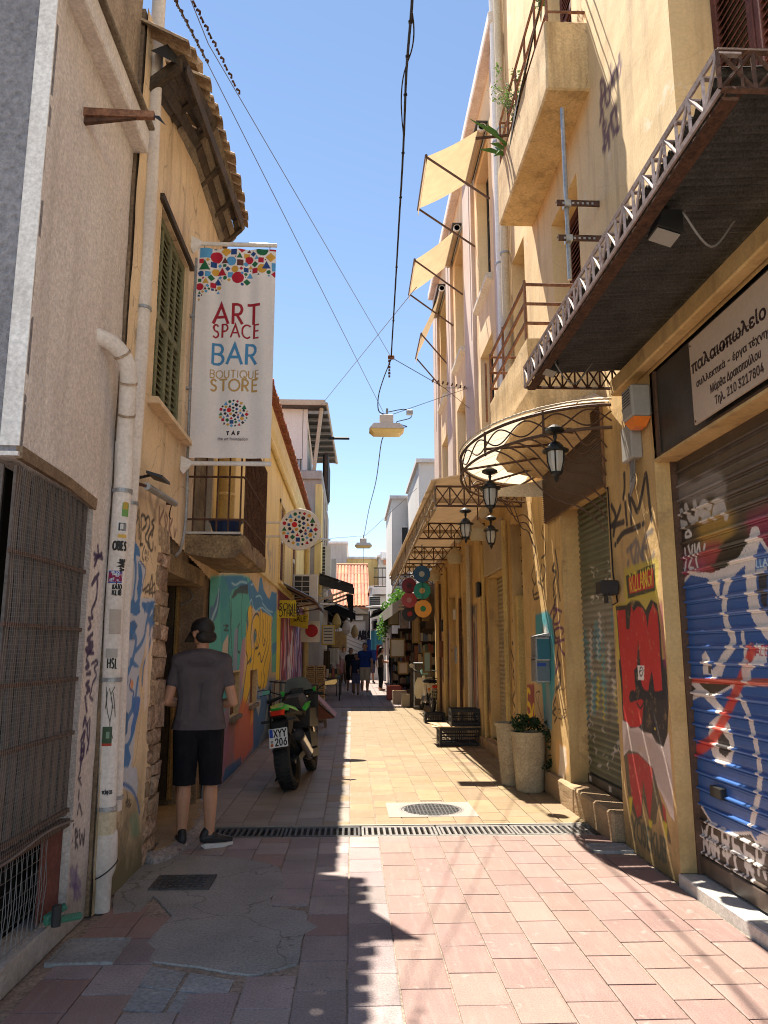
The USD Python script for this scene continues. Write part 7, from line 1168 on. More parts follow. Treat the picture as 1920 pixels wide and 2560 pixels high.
# ---------------------------------------------------------------- right: pale building with window awnings, behind the cream one
R2 = thing('pale_building', 'tall pale peach building with fabric window awnings down the right side', 'building', (XU, 15, 0)); wins = []
for y0, y1 in ((11.75, 12.95), (14.85, 16.05), (17.75, 18.9)): wins += [(y0, y1, 7.7, 10.15), (y0, y1, 3.95, 6.7)]
ptr = Paint(); a_ = [tuple(atX(1050 + p * .18083, 1050 + q * .18083, XU)[1:]) for p, q in ((690, 100), (740, 40), (790, 110), (800, 300), (760, 510), (690, 480), (670, 300), (690, 100))]; ptr.line(a_, .025, (.2, .07, .05), .85, .01)
for p in (715, 740): ptr.line([tuple(atX(1050 + p * .18083, 1050 + q * .18083, XU)[1:]) for q in (230, 400, 560)], .03, (.2, .07, .05), .8, .02)
painted(R2, 'wall', wallgrid(XU + .01, -1, 10.45, 20.2, 3.7, 11.3, wins, .06, .06, .008, 16), M['pale_plaster'], ptr)
ib = MB(); ib.box(XU + .32, 8, 10.45, 20.2, 3.7, 11.3); ib.box(XU + .03, XU + .4, 13.2, 14.6, 3.72, 11.3); ib.box(XU + .03, XU + .4, 19.1, 20.2, 3.72, 11.3); ib.box(XU + .03, XU + .4, 10.46, 20.2, 10.6, 11.3); part(R2, 'inner_masonry', ib, M['brown_render'])
for y0, y1 in ((10.47, 11.15), (13.35, 14.35), (16.45, 17.25), (19.2, 20.2)): part(R2, 'pilaster', wallgrid(XU - .05, -1, y0, y1, 3.72, 11.25, [], .06, .06, .006, 17), M['lilac_plaster'], True); part(R2, 'pilaster_edge', MB().box(XU - .05, XU + .02, y0 - .012, y0, 3.72, 11.25).box(XU - .05, XU + .02, y1, y1 + .012, 3.72, 11.25), M['lilac_plaster'])
part(R2, 'cornice', box(XU - .18, XU + .3, 10.44, 20.25, 11.3, 11.5, .02), M['white_trim'])
for h in wins:
    w = part(R2, 'window', reveal(XU + .01, -1, h, .26), M['pale_plaster']); part(w, 'glass', box(XU + .22, XU + .225, h[0], h[1], h[2], h[3]), M['window_glass']); f = MB(); mid = (h[0] + h[1]) / 2
    for a, b in ((h[0], h[0] + .06), (mid - .035, mid + .035), (h[1] - .06, h[1])): f.box(XU + .19, XU + .215, a, b, h[2], h[3])
    for k in range(4): z = h[2] + k * (h[3] - h[2] - .06) / 3; f.box(XU + .192, XU + .213, h[0] + .06, h[1] - .06, z, z + .05)
    part(w, 'frame', f, M['ac_dark']); part(w, 'sill', hull([(XU - .09, h[0] - .1, h[2] - .1), (XU + .02, h[0] - .1, h[2] - .16), (XU + .02, h[0] - .1, h[2] - .004), (XU - .09, h[0] - .1, h[2] - .03), (XU - .09, h[1] + .1, h[2] - .1), (XU + .02, h[1] + .1, h[2] - .16), (XU + .02, h[1] + .1, h[2] - .004), (XU - .09, h[1] + .1, h[2] - .03)]), M['canopy_white'])
    if h[2] < 5: part(w, 'wire_grille', MB().box(XU + .1, XU + .11, h[0], h[1], h[2], h[2] + .02).box(XU + .1, XU + .11, h[0], h[1], h[2] + .9, h[2] + .92), M['rust_iron'])
    part(w, 'dark_room', box(XU + .3, XU + .315, h[0], h[1], h[2], h[3]), M['interior_shade_black'])  # near-black sheet painted as the shade of the room behind
wl_ = ['nearest and largest cream fabric window awning on the pale building', 'second cream fabric window awning on the pale building', 'farthest cream fabric window awning, folded low against the wall']
for k, (y0, out, dz) in enumerate(((11.67, 1.06, .58), (14.85, 1.0, .75), (17.6, .62, 1.2))):
    y1 = y0 + 1.55; t = thing('window_awning', wl_[k], 'awning', (XU, y0, 9.5), group='fabric awnings of the pale building'); xo = XU - out; zr = 10.35; zo_ = zr - dz; n = 7; v = []
    for s in np.linspace(0, 1, n): v += [(XU - .1 + (xo - XU + .1) * s, y0, zr + (zo_ - zr) * s - .04 * math.sin(math.pi * s)), (XU - .1 + (xo - XU + .1) * s, y1, zr + (zo_ - zr) * s - .04 * math.sin(math.pi * s))]
    v = np.array(v); q = np.array([[2 * i_, 2 * i_ + 1, 2 * i_ + 3, 2 * i_ + 2] for i_ in range(n - 1)]); part(t, 'fabric', MB().add((v, q)), M['awning_fabric'], True)
    part(t, 'valance', box(xo - .006, xo, y0, y1, zo_ - .16, zo_), M['awning_cloth']); part(t, 'front_bar', cyl((xo, y0 - .04, zo_), (xo, y1 + .04, zo_), .025, None, 8), M['brown_paint']); part(t, 'roller', cyl((XU - .1, y0 - .03, zr), (XU - .1, y1 + .03, zr), .06, None, 12), M['canopy_beige']); part(t, 'hood', box(XU - .2, XU, y0 - .05, y1 + .05, zr + .07, zr + .1), M['fascia_board'])
    for y in (y0, y1): part(t, 'arm', cyl((xo, y, zo_), (XU, y, zo_ - .75), .02, None, 6), M['brown_paint']); part(t, 'roller_bracket', cyl((XU - .1, y - .03, zr), (XU - .1, y + .03, zr), .075, None, 12), M['ac_white'])
    part(t, 'pull_cord', cyl((XU - .1, y1 + .02, zr - .05), (XU - .09, y1 + .02, zr - 3.2), .006, None, 5), M['wire_steel'])
for lb_, y, x, mt_, r in (('white downpipe between the cream and pale buildings', 10.5, XU - .1, 'white_paint', .05), ('cream downpipe next to the white one on the right', 10.2, XU - .08, 'pvc_beige', .06)):
    t = thing('facade_downpipe', lb_, 'drainpipe', (x, y, 3.8)); part(t, 'pipe', cyl((x, y, 3.8), (x, y, 12.5), r, None, 12), M[mt_], 60)
    for z in (5.2, 7.2, 9.2): part(t, 'clamp', lathe([(r, z), (r + .01, z), (r + .01, z + .03), (r, z + .03)], 12, (x, y, 0)), M['galvanised'])
# long awning on cross-braced trusses
la = thing('long_awning', 'long beige awning on brown cross braced trusses along the right side', 'awning', (1.6, 15, 3.5)); XO = 1.08
for k in range(11): y0 = 9.8 + k * 1.07; part(la, 'roof_sheet', hull([(XO - .06, y0, 3.74 - k * .012), (XU, y0, 3.98 - k * .012), (XO - .06, y0 + 1.06, 3.73 - k * .012), (XU, y0 + 1.06, 3.97 - k * .012), (XO - .06, y0, 3.76 - k * .012), (XU, y0, 4.0 - k * .012), (XO - .06, y0 + 1.06, 3.75 - k * .012), (XU, y0 + 1.06, 3.99 - k * .012)]), M['beige_sheet'])
for k in range(5):
    y = 9.85 + k * 2.85 if k else 9.85; truss(la, (XO, y, 0), (XR, y, 0), 3.42 - k * .02, 3.68 - k * .02, 6, .014, M['brown_paint'], cross=True); part(la, 'roof_beam', box(XO, XU, y + 1.2, y + 1.26, 3.7 - k * .02, 3.76 - k * .02), M['canopy_beige'])
truss(la, (XO, 9.85, 0), (XO, 21.3, 0), 3.38, 3.7, 26, .014, M['canopy_beige'], cross=True); part(la, 'slanting_rod', tube([(XO - .02, 9.9, 3.5), (XO - .05, 13, 3.3), (XO, 21.3, 3.1)], .018, 5), M['canopy_beige'])
lab = ['nearest cream pendant lamp under the long awning', 'middle cream pendant lamp under the long awning', 'farthest cream pendant lamp, beside the hanging records']
for k, (u, v_, y) in enumerate(((1195, 1325, 11), (1137, 1388, 14), (1085, 1435, 17))):
    p = atY(u, v_, y); t = thing('pendant_lamp', lab[k], 'lamp', p, group='cream pendant lamps under the long awning'); part(t, 'shade', lathe([(.0, .14), (.03, .14), (.05, .11), (.1, .06), (.155, .0), (.15, -.03), (.12, -.14), (.11, -.15), (0, -.15)], 10, p), M['shade_cream'], 30); part(t, 'chain', cyl(p + [0, 0, .14], (p[0], p[1], 3.66), .008, None, 5), M['rust_iron'])
rl = [('blue', 911, 1240, (.01, .07, .16), (.35, .38, .33), 13.4), ('dark red', 884, 1265, (.17, .012, .02), (.06, .03, .03), 15), ('green', 912, 1276, (.01, .25, .17), (.55, .36, .12), 13.5), ('bright red', 884, 1296, (.4, .05, .05), (.45, .2, .18), 15), ('orange', 914, 1315, (.75, .3, .015), (.03, .2, .06), 13.4), ('black', 885, 1326, (.012, .012, .014), (.3, .03, .03), 15.2)]
for nm, u, v_, c, c2, y in rl:
    p = atY(u * D, v_ * D, y); t = thing('hanging_record', nm + ' vinyl record hanging below the long awning', 'record', p); fn = lambda m: (np.stack([p[0] + m[0][:, 0], p[1] - m[0][:, 2], p[2] + m[0][:, 1]], 1), m[1])
    part(t, 'disc', fn(lathe([(.004, 0), (.004, .003), (.148, .003), (.15, .0015), (.148, 0), (.004, 0)], 40)), ink(c, .3), 20); part(t, 'label', fn(lathe([(.004, .0035), (.05, .0035)], 24)), ink(c2)); part(t, 'string', cyl(p + [0, 0, .145], (p[0], p[1], 3.4), .003, None, 4), M['wire_black'])
# ---------------------------------------------------------------- far end of the street
def house(name, label, x0, x1, y0, y1, h, mat, wins=(), z0=0, flat_=True):
    t = thing(name, label, 'building', ((x0 + x1) / 2, y0, z0)); part(t, 'wall', box(x0, x1, y0, y1, z0, h), M[mat]); part(t, 'roof_slab', box(x0 - .1, x1 + .1, y0 - .12, y1, h, h + .15), M['white_trim'])
    for a, b, c, d in wins: w = part(t, 'window', box(a, b, y0 - .02, y0 + .05, c, d), M['ac_dark']); part(w, 'frame', MB().box(a - .07, a, y0 - .05, y0 + .0, c - .07, d + .07).box(b, b + .07, y0 - .05, y0, c - .07, d + .07).box(a, b, y0 - .05, y0, d, d + .07).box(a, b, y0 - .05, y0, c - .07, c), M['white_trim'])
    return t
th = thing('tiled_house', 'low house with orange barrel tile roof closing the end of the street', 'building', (0, 44, 0)); part(th, 'wall', box(-4.5, .95, 44, 50, 0, 3.9), M['grey_plaster']); tr = part(th, 'roof', hull([(-4.6, 43.8, 4.0), (1.0, 43.8, 4.0), (-4.6, 50, 7.0), (1.0, 50, 7.0), (-4.6, 43.8, 3.9), (1.0, 43.8, 3.9), (-4.6, 50, 3.9), (1.0, 50, 3.9)]), M['roof_tile'])
for k in range(27):
    x = -4.5 + k * .205
    for r in range(4):
        v, f = barrel(0, 0, 1.62, .78, 0, .095, 6); v = np.stack([x + v[:, 1], 43.75 + r * 1.55 + v[:, 0], 4.04 + r * .75 + v[:, 2] - .02], 1); part(tr, 'barrel_tile', (v, f[:, ::-1]), M['roof_tile_sunlit_tone'])
part(tr, 'ridge', cyl((-4.6, 50, 7.05), (1.0, 50, 7.05), .14, None, 8), M['roof_tile_sunlit_tone']); part(th, 'gable_awning', hull([(-.4, 43.3, 3.6), (.9, 43.3, 3.6), (.25, 43.3, 4.0), (-.4, 44, 3.6), (.9, 44, 3.6), (.25, 44, 4.0)]), M['canopy_beige']); part(th, 'white_beam', box(-1.6, .6, 43.6, 43.8, 3.25, 3.5), M['white_paint'])
dsl = part(th, 'slatted_door', box(-.35, .75, 43.85, 43.95, 0, 3.2), M['white_plaster_far'])
for k in range(17):
    s = LineString([(-.9, .2 + k * .22 - .6), (1.3, -1.5 + k * .22 + .2)]).buffer(.018).intersection(sbox(-.35, 0, .75, 3.2))
    if not s.is_empty: part(dsl, 'slat_line', prism(s, .02, lambda a, b, c: (a, 43.85 - c, b)), M['grey_plastic'])
q = atY(825 * D, 1382 * D, 43.8); part(dsl, 'graffiti', prism(inkpoly(strokes('ARLS', atY(775 * D, 1380 * D, 43.8)[0], atY(775 * D, 1380 * D, 43.8)[2], .42, fit=.62, jit=.08, seed=3), .045), .01, lambda a, b, c: (a, 43.82 - c, b)), ink(BK))
part(th, 'shop_board', box(-1.5, -.4, 43.7, 43.84, 2.2, 3.2), M['white_plaster_far']); m = meshkit.text_mesh('dolls', .4, .02, True); v = np.array(m.vertices); part(th, 'shop_lettering', (np.stack([-1.45 + v[:, 0] * .95 / v[:, 0].max(), 43.69 - v[:, 2], 2.35 + v[:, 1]], 1), m.faces[:, ::-1] if False else m.faces), M['grey_plastic'])
hw = house('white_house', 'white rendered house with air conditioner beyond the tiled roof on the right', 1.0, 6, 42, 50, 4.9, 'white_plaster_far'); q = atY(815 * D, 1303 * D, 41.7); acunit('air conditioner on the white house at the end of the street', (q[0], 41.75, q[2]), .9, .35, .75, 6, 1)
ir = thing('iron_railing', 'black ornamental balcony railing high at the end of the street', 'railing', (1.4, 46, 5)); q = atY(845 * D, 1240 * D, 41.5)
for k in range(9): part(ir, 'bar', box(q[0] - .9 + k * .2, q[0] - .87 + k * .2, 41.3, 41.33, q[2] - .7, q[2] + .3), M['black_metal'])
for z in (-.7, -.2, .3): part(ir, 'rail', box(q[0] - .95, q[0] + .8, 41.28, 41.3, q[2] + z - .03, q[2] + z + .03), M['black_metal'])
part(ir, 'slab', box(q[0] - 1, q[0] + 2, 41.2, 42, q[2] - 1.1, q[2] - .72), M['white_trim'])
house('grey_house', 'grey concrete house with dark windows behind the tiled roof on the left', -7, -.4, 51, 60, 8.6, 'grey_plaster', [(-3.4, -2.6, 5.9, 7.6), (-2.1, -1.4, 6.2, 7.4)]); house('ochre_house', 'small ochre house block above the orange tile roof', -.4, 1.7, 52, 60, 7.7, 'yellow_plaster'); gh = house('pale_grey_house', 'pale grey house with painted tag above the white house', 1.7, 9, 50, 60, 7.6, 'grey_plaster'); part(gh, 'white_parapet', box(1.8, 6, 49.7, 50, 7.4, 8.0, .1), M['white_paint']); part(gh, 'roof_tiles', box(2.0, 6, 49.6, 49.9, 7.1, 7.38), M['roof_tile_sunlit_tone'])
house('far_block', 'distant pale block seen between the roofs', -22, -7, 50, 62, 8.5, 'white_plaster_far'); house('far_white_block', 'white block with overhanging cornice rising behind the long awning', 1.75, 9, 34, 40, 8.3, 'white_plaster_far', [(2.2, 2.6, 5.0, 7.0)]); house('far_white_tower', 'taller white block beyond the pale building on the right', 2.45, 9, 28, 33.8, 8.5, 'white_plaster_far')
# ---------------------------------------------------------------- shaded shops further along
rs_b = thing('book_shop', 'dark open fronted antique bookshop past the moped on the right', 'building', (2.3, 26, 0)); part(rs_b, 'back_wall', box(2.6, 6, 20.6, 34, 0, 3.9), M['door_wood']); part(rs_b, 'side_wall', box(2.1, 6, 33.5, 34, 0, 4.2), M['brown_render'])
for k, y in enumerate((20.7, 23.6, 26.8, 30)): part(rs_b, 'pillar', box(2.25, 2.6, y, y + .35, 0, 3.6), M['ochre_pillar'] if k == 0 else M['brown_render'])
ba = thing('grey_shop_awning', 'sagging grey fabric awning with printed lines over the bookshop', 'awning', (1.6, 24, 3)); part(ba, 'fabric', hull([(2.4, 22.2, 3.5), (2.4, 31, 3.5), (1.15, 22.2, 2.9), (1.0, 31, 2.9), (1.15, 22.2, 2.55), (1.0, 31, 2.55)]), M['grey_plastic']); part(ba, 'front_rod', cyl((.55, 31.5, 3.3), (1.3, 31.3, 3.35), .04, None, 6), M['white_paint'])
for k in range(4): part(ba, 'printed_line', box(1.3 + k * .03, 2.1 - k * .05, 22.17, 22.19, 2.72 + k * .1, 2.76 + k * .1), M['canopy_beige'])
va = thing('climbing_vine', 'bright green climbing vine hanging over the bookshop awning', 'plant', (1.1, 28, 3)); vm = MB(); rn = random.Random(6)
for k, (u, v_) in enumerate([(862, 1280), (852, 1288), (856, 1300), (846, 1302), (850, 1315), (840, 1318), (842, 1330), (834, 1334), (832, 1348), (826, 1352), (824, 1365), (836, 1345), (845, 1322), (860, 1290), (868, 1285), (828, 1374), (838, 1310)]):
    vm.add(leaves(46, atY(u * D, v_ * D, 27 + rn.uniform(-.6, .6)), (.24, .3, .22), .13, 70 + k))
part(va, 'foliage', vm, M['leaf_vine']); part(va, 'stem', tube([atY(870 * D, 1275 * D, 27), atY(845 * D, 1315 * D, 27), atY(826 * D, 1370 * D, 27)], .03, 5), M['grey_wood'])
def shelf(label, x, y, w, h, n, seed):
    rn = random.Random(seed); t = thing('book_shelf', label, 'bookshelf', (x, y, 0)); part(t, 'frame', MB().box(x, x + .03, y, y + .3, 0, h).box(x + w - .03, x + w, y, y + .3, 0, h).box(x + .03, x + w - .03, y + .27, y + .3, 0, h), M['old_wood'])
    for r in range(n):
        z = .1 + r * (h - .15) / n; part(t, 'shelf_board', box(x + .03, x + w - .03, y, y + .265, z, z + .025), M['old_wood']); a = x + .05
        while a < x + w - .1: b = rn.uniform(.03, .09); part(t, 'book', box(a, a + b - .006, y + .02, y + .2, z + .028, z + rn.uniform(.18, .3)), ink(rn.choice([(.2, .05, .03), (.25, .2, .14), (.09, .12, .2), (.2, .13, .08), (.2, .14, .07), (.3, .27, .22), (.06, .1, .07)]))); a += b  # book colours darkened, putting the shop shade into them
shelf('dark bookshelf full of old books nearest the moped on the right', 1.75, 22.6, .75, 2.2, 6, 1); shelf('second bookshelf deeper in the shade of the bookshop', 1.55, 26, .85, 2.3, 6, 2); shelf('bookshelf on the far right near the women', 1.5, 29.5, .9, 2.2, 6, 3)
for k, (u, v_, y, w, h, lb_) in enumerate(((985, 1545, 24, .35, .45, 'framed picture hanging highest at the bookshop'), (994, 1620, 23, .45, .55, 'framed print with pale mount at the bookshop'), (1063, 1500, 20.4, .18, 1.1, 'tall narrow frame leaning on the ochre pillar'), (1068, 1655, 20.2, .22, .55, 'small pale green picture behind the moped'), (1040, 1575, 21, .2, .7, 'narrow gilt frame by the bookshop entrance'), (1008, 1670, 22.2, .3, .35, 'small framed picture leaning low at the bookshop'))):
    p = atY(u, v_, y); t = thing('picture_frame', lb_, 'picture frame', p); part(t, 'frame', MB().box(p[0] - w / 2, p[0] + w / 2, y, y + .03, p[2] - h / 2, p[2] - h / 2 + .04).box(p[0] - w / 2, p[0] + w / 2, y, y + .03, p[2] + h / 2 - .04, p[2] + h / 2).box(p[0] - w / 2, p[0] - w / 2 + .04, y, y + .03, p[2] - h / 2 + .04, p[2] + h / 2 - .04).box(p[0] + w / 2 - .04, p[0] + w / 2, y, y + .03, p[2] - h / 2 + .04, p[2] + h / 2 - .04), M['ochre_wood']); part(t, 'picture', box(p[0] - w / 2 + .04, p[0] + w / 2 - .04, y + .012, y + .02, p[2] - h / 2 + .04, p[2] + h / 2 - .04), ink([(.4, .36, .28), (.5, .46, .38), (.2, .12, .08), (.3, .42, .38), (.3, .2, .1), (.4, .3, .25)][k]))
for k, (u, v_, y, s, c, lb_) in enumerate(((1000, 1755, 23, .4, (.4, .3, .2), 'low wooden box of books by the bookshop'), (1020, 1700, 22, .35, (.45, .36, .24), 'pale wooden box standing at the bookshop front'), (985, 1715, 25, .45, (.3, .07, .05), 'red box in the dark of the bookshop'))):
    p = atY(u, v_, y); t = thing('wooden_box', lb_, 'box', (p[0], y, .018)); part(t, 'side', MB().box(p[0] - s / 2, p[0] + s / 2, y, y + .02, .02, s).box(p[0] - s / 2, p[0] + s / 2, y + s - .02, y + s, .02, s).box(p[0] - s / 2, p[0] - s / 2 + .02, y + .02, y + s - .02, .02, s).box(p[0] + s / 2 - .02, p[0] + s / 2, y + .02, y + s - .02, .02, s), ink(c)); part(t, 'contents', box(p[0] - s / 2 + .03, p[0] + s / 2 - .03, y + .03, y + s - .03, .03, s * .85), M['cardboard'])
tm_ = thing('folded_table', 'folded slatted table top leaning by the moped', 'table', (1.75, 21.6, 0)); p = atY(1052, 1690, 21.3); part(tm_, 'rim', box(p[0] - .2, p[0] + .12, 21.3, 21.33, .05, 1.25, .01), M['galvanised']); part(tm_, 'panel', box(p[0] - .17, p[0] + .09, 21.28, 21.298, .1, 1.2), M['door_wood'])
for k, (u, v_, y, w, h, c, lb_) in enumerate(((942, 1600, 33, .5, .8, 'cloth_teal', 'turquoise cloth hanging at the end stalls'), (930, 1625, 34, .45, .9, 'cloth_blue', 'blue cloth hanging at the end stalls'), (948, 1630, 31, .22, .55, 'cloth_red', 'red bag hanging beside the turquoise cloth'), (965, 1610, 32, .3, .9, 'cloth_white', 'white garment hanging right of the red bag'), (938, 1570, 36, .3, .7, 'cloth_white', 'white and blue flag at the end stalls'), (835, 1640, 30, .4, .6, 'cloth_white', 'pale garments on the left stall rack'), (815, 1650, 29, .3, .7, 'cloth_brown', 'brown garments on the left stall rack'), (850, 1665, 31, .3, .5, 'cloth_pink', 'pinkish garment on the left stall rack'))):
    p = atY(u, v_, y); t = thing('hanging_cloth', lb_, 'cloth', p); n = 9; vv = []
    for zz_ in np.linspace(h / 2, -h / 2, 6): vv += [(p[0] - w / 2 + w * i_ / (n - 1), y + .03 * math.sin(i_ * 1.9 + k), p[2] + zz_ - .02 * (i_ % 2)) for i_ in range(n)]
    q_ = np.array([[r * n + i_, r * n + i_ + 1, (r + 1) * n + i_ + 1, (r + 1) * n + i_] for r in range(5) for i_ in range(n - 1)]); part(t, 'fabric', MB().add((np.array(vv), q_)).add((np.array(vv) + [0, .012, 0], q_[:, ::-1])), M[c], True); part(t, 'hanger_bar', cyl((p[0] - w / 2, y, p[2] + h / 2 + .02), (p[0] + w / 2, y, p[2] + h / 2 + .02), .012, None, 6), M['black_metal'])
sl_ = thing('shaded_shops', 'row of dark shop fronts under the dark awning on the left', 'building', (-1.05, 36, 0)); part(sl_, 'wall', box(-8, -1.1, 33, 44, 0, 4.6), M['door_wood']); part(sl_, 'shop_opening', box(-1.1, -1.06, 34, 40, .1, 2.8), M['interior_shade_black']); part(sl_, 'lit_interior', box(-1.08, -.3, 42.6, 42.7, 1.6, 2.6), M['ochre_wood']); part(sl_, 'hood', hull([(-1.05, 31, 3.4), (-1.05, 40, 3.4), (-.2, 31, 2.9), (-.2, 40, 2.9), (-1.05, 31, 3.5), (-1.05, 40, 3.5), (-.2, 31, 2.98), (-.2, 40, 2.98)]), M['dark_awning']); part(sl_, 'hood_right', hull([(2.2, 33.9, 3.6), (2.2, 40, 3.6), (.9, 33.9, 3.2), (.9, 40, 3.2), (2.2, 33.9, 3.7), (2.2, 40, 3.7), (.9, 33.9, 3.28), (.9, 40, 3.28)]), M['dark_awning'])  # dark wall and black plate paint deep shade; ochre board paints interior light
rc = thing('wicker_rack', 'tall stack of patterned wicker boxes by the left wall past the motorbike', 'rack', (-.95, 17.5, 0)); 
for c_ in range(2):
    for k in range(9): x = atY(765 + c_ * 24, 1700, 17.5)[0]; part(rc, 'wicker_box', box(x, x + .2, 17.5, 17.9, .02 + k * .135, .148 + k * .135, .012), M['wicker']); part(rc, 'dark_pattern', MB().box(x + .02, x + .18, 17.494, 17.499, .05 + k * .135, .07 + k * .135).box(x + .03, x + .17, 17.494, 17.499, .095 + k * .135, .115 + k * .135), M['old_wood'])
rb_ = thing('record_bin', 'wooden bin packed with old record sleeves behind the motorbike', 'bin', (-1.2, 14.6, 0)); rn = random.Random(14); part(rb_, 'crate', MB().box(-1.5, -.75, 14.6, 14.63, .35, .62).box(-1.5, -.75, 15.2, 15.23, .35, .62).box(-1.5, -1.47, 14.63, 15.2, .35, .62).box(-.78, -.75, 14.63, 15.2, .35, .62), M['old_wood'])
x = -1.46
while x < -.8: w = rn.uniform(.012, .03); part(rb_, 'sleeve', box(x, x + w - .003, 14.55 + rn.uniform(-.02, .04), 15.1, .4, .98 + rn.uniform(-.05, .04)), ink(rn.choice([(.4, .32, .22), (.3, .22, .14), (.5, .44, .34), (.25, .12, .08), (.2, .25, .25), (.35, .3, .2)]))); x += w
for a in ((-1.48, 14.62), (-.78, 14.62), (-1.48, 15.2), (-.78, 15.2)): part(rb_, 'leg', cyl((*a, 0), (*a, .36), .02, None, 6), M['black_metal'])
part(rb_, 'front_rail', tube([(-1.5, 14.4, 1.0), (-.62, 14.4, .93), (-.62, 14.4, .0)], .014, 6), M['black_metal']); part(rb_, 'sloping_board', hull([(-.72, 14.7, .3), (-.72, 15.1, .3), (-.75, 14.7, .68), (-.75, 15.1, .68), (-.32, 14.7, .32), (-.32, 15.1, .32)]), M['brown_shutter']); part(rb_, 'sloping_sleeve', hull([(-.7, 14.65, .74), (-.7, 15.1, .74), (-.3, 14.65, .36), (-.3, 15.1, .36), (-.68, 14.65, .77), (-.28, 14.65, .39), (-.68, 15.1, .77), (-.28, 15.1, .39)]), ink((.45, .3, .4)))
so = thing('plastic_stool', 'brown plastic stool standing beside the record bin', 'stool', (-.83, 15.7, 0)); p = atZ(682 * D, 1572 * D); sx_, sy_ = p[0], p[1]
part(so, 'seat', box(sx_ - .19, sx_ + .19, sy_, sy_ + .36, .42, .46, .012), M['grey_wood'])
for a, b in ((-1, 0), (1, 0), (-1, 1), (1, 1)): part(so, 'leg', hull([(sx_ + a * .18, sy_ + b * .36 + c, .425) for c in (-.025, .025)] + [(sx_ + a * .12, sy_ + b * .36 + c, .425) for c in (-.025, .025)] + [(sx_ + a * .22, sy_ + b * .4 + c, 0) for c in (-.02, .02)] + [(sx_ + a * .17, sy_ + b * .4 + c, 0) for c in (-.02, .02)]), M['grey_wood'])
part(so, 'rung', box(sx_ - .18, sx_ + .18, sy_ - .01, sy_ + .01, .12, .2), M['grey_wood'])
fc = thing('folding_chair', 'black metal folding chair with an orange jacket in the left shade', 'chair', (-.45, 22, 0)); p = atZ(826, 1742); cx_, cy_ = p[0], p[1]
for s in (-.2, .2): part(fc, 'leg', cyl((cx_ + s, cy_, .02), (cx_ + s, cy_ + .5, .95), .014, None, 6), M['black_metal']); part(fc, 'leg', cyl((cx_ + s, cy_ + .5, .02), (cx_ + s, cy_ + .05, .5), .014, None, 6), M['black_metal'])
part(fc, 'seat', box(cx_ - .2, cx_ + .2, cy_ + .03, cy_ + .42, .46, .49), M['black_plastic']); part(fc, 'back', box(cx_ - .2, cx_ + .2, cy_ + .42, cy_ + .46, .7, .93, .01), M['black_plastic']); part(fc, 'jacket', hull([(cx_ - .42, cy_ + .3, .45), (cx_ - .2, cy_ + .3, .45), (cx_ - .4, cy_ + .4, .95), (cx_ - .2, cy_ + .4, .98), (cx_ - .4, cy_ + .55, .5), (cx_ - .2, cy_ + .55, .5)]), M['cloth_red'])
rn = random.Random(77)
for k, (y, x0, x1, z0, z1, lb_) in enumerate(((28.4, -1.05, .12, 3.45, 2.95, 'added black cloth awning darkening the lane behind the big dark awning'), (36, -1.1, -.15, 3.3, 2.7, 'added farthest dark awning darkening the left side'), (35, .95, 2.3, 2.9, 3.3, 'added dark cloth awning on the right darkening the street end'))):  # extra awnings added to darken the far lane
    t = thing('cloth_awning', lb_, 'awning', (x0, y, z0)); part(t, 'fabric', hull([(x0, y, z0), (x1, y, z1), (x0, y + 4, z0), (x1, y + 4, z1), (x0, y, z0 + .03), (x1, y, z1 + .03), (x0, y + 4, z0 + .03), (x1, y + 4, z1 + .03)]), M['dark_awning']); part(t, 'front_valance', hull([(x0, y, z0), (x1, y, z1), (x0, y - .02, z0 - .4), (x1, y - .02, z1 - .3), (x0, y + .02, z0), (x1, y + .02, z1)]), M['cloth_black']); part(t, 'rod', cyl((x0, y, z0 - .02), (x1, y, z1 - .02), .025, None, 6), M['galvanised'])
for k, lb_ in enumerate(('dark brown board leaning nearest the bookshop pillar', 'second leaning board, reddish, at the bookshop', 'pale narrow board leaning among the bookshop goods', 'tall dark cabinet door leaning by the bookshop', 'short reddish plank leaning low at the bookshop')):
    x, y, h = 1.62 + .13 * k, 21.9 + .25 * k, (1.5, 1.7, 1.9, 2.2, .9)[k]; solo('leaning_board', hull([(x, y, .02), (x + .1, y, .02), (x, y + .04, .02), (x + .1, y + .04, .02), (x + .05, y + .3, h), (x + .15, y + .3, h), (x + .05, y + .34, h), (x + .15, y + .34, h)]), M[('door_wood', 'brown_shutter', 'cardboard', 'old_wood', 'brown_shutter')[k]], lb_, 'board')
for k, (x, y, z, c, lb_) in enumerate(((-.5, 25, 2.5, (.4, .3, .1), 'small yellowish lantern hanging under the dark awning'), (-.2, 26.5, 2.35, (.5, .45, .4), 'pale parasol bundle hanging at the left stalls'), (-.75, 27, 2.2, (.05, .05, .06), 'dark bundle hanging deep under the dark awning'), (.1, 30, 2.3, (.35, .25, .12), 'brown basket hanging over the crowd'))): solo('hanging_bundle', lathe([(.0, .25), (.05, .22), (.13, .05), (.15, -.1), (.08, -.24), (0, -.27)], 12, (x, y, z)), ink(c), lb_, 'bundle')
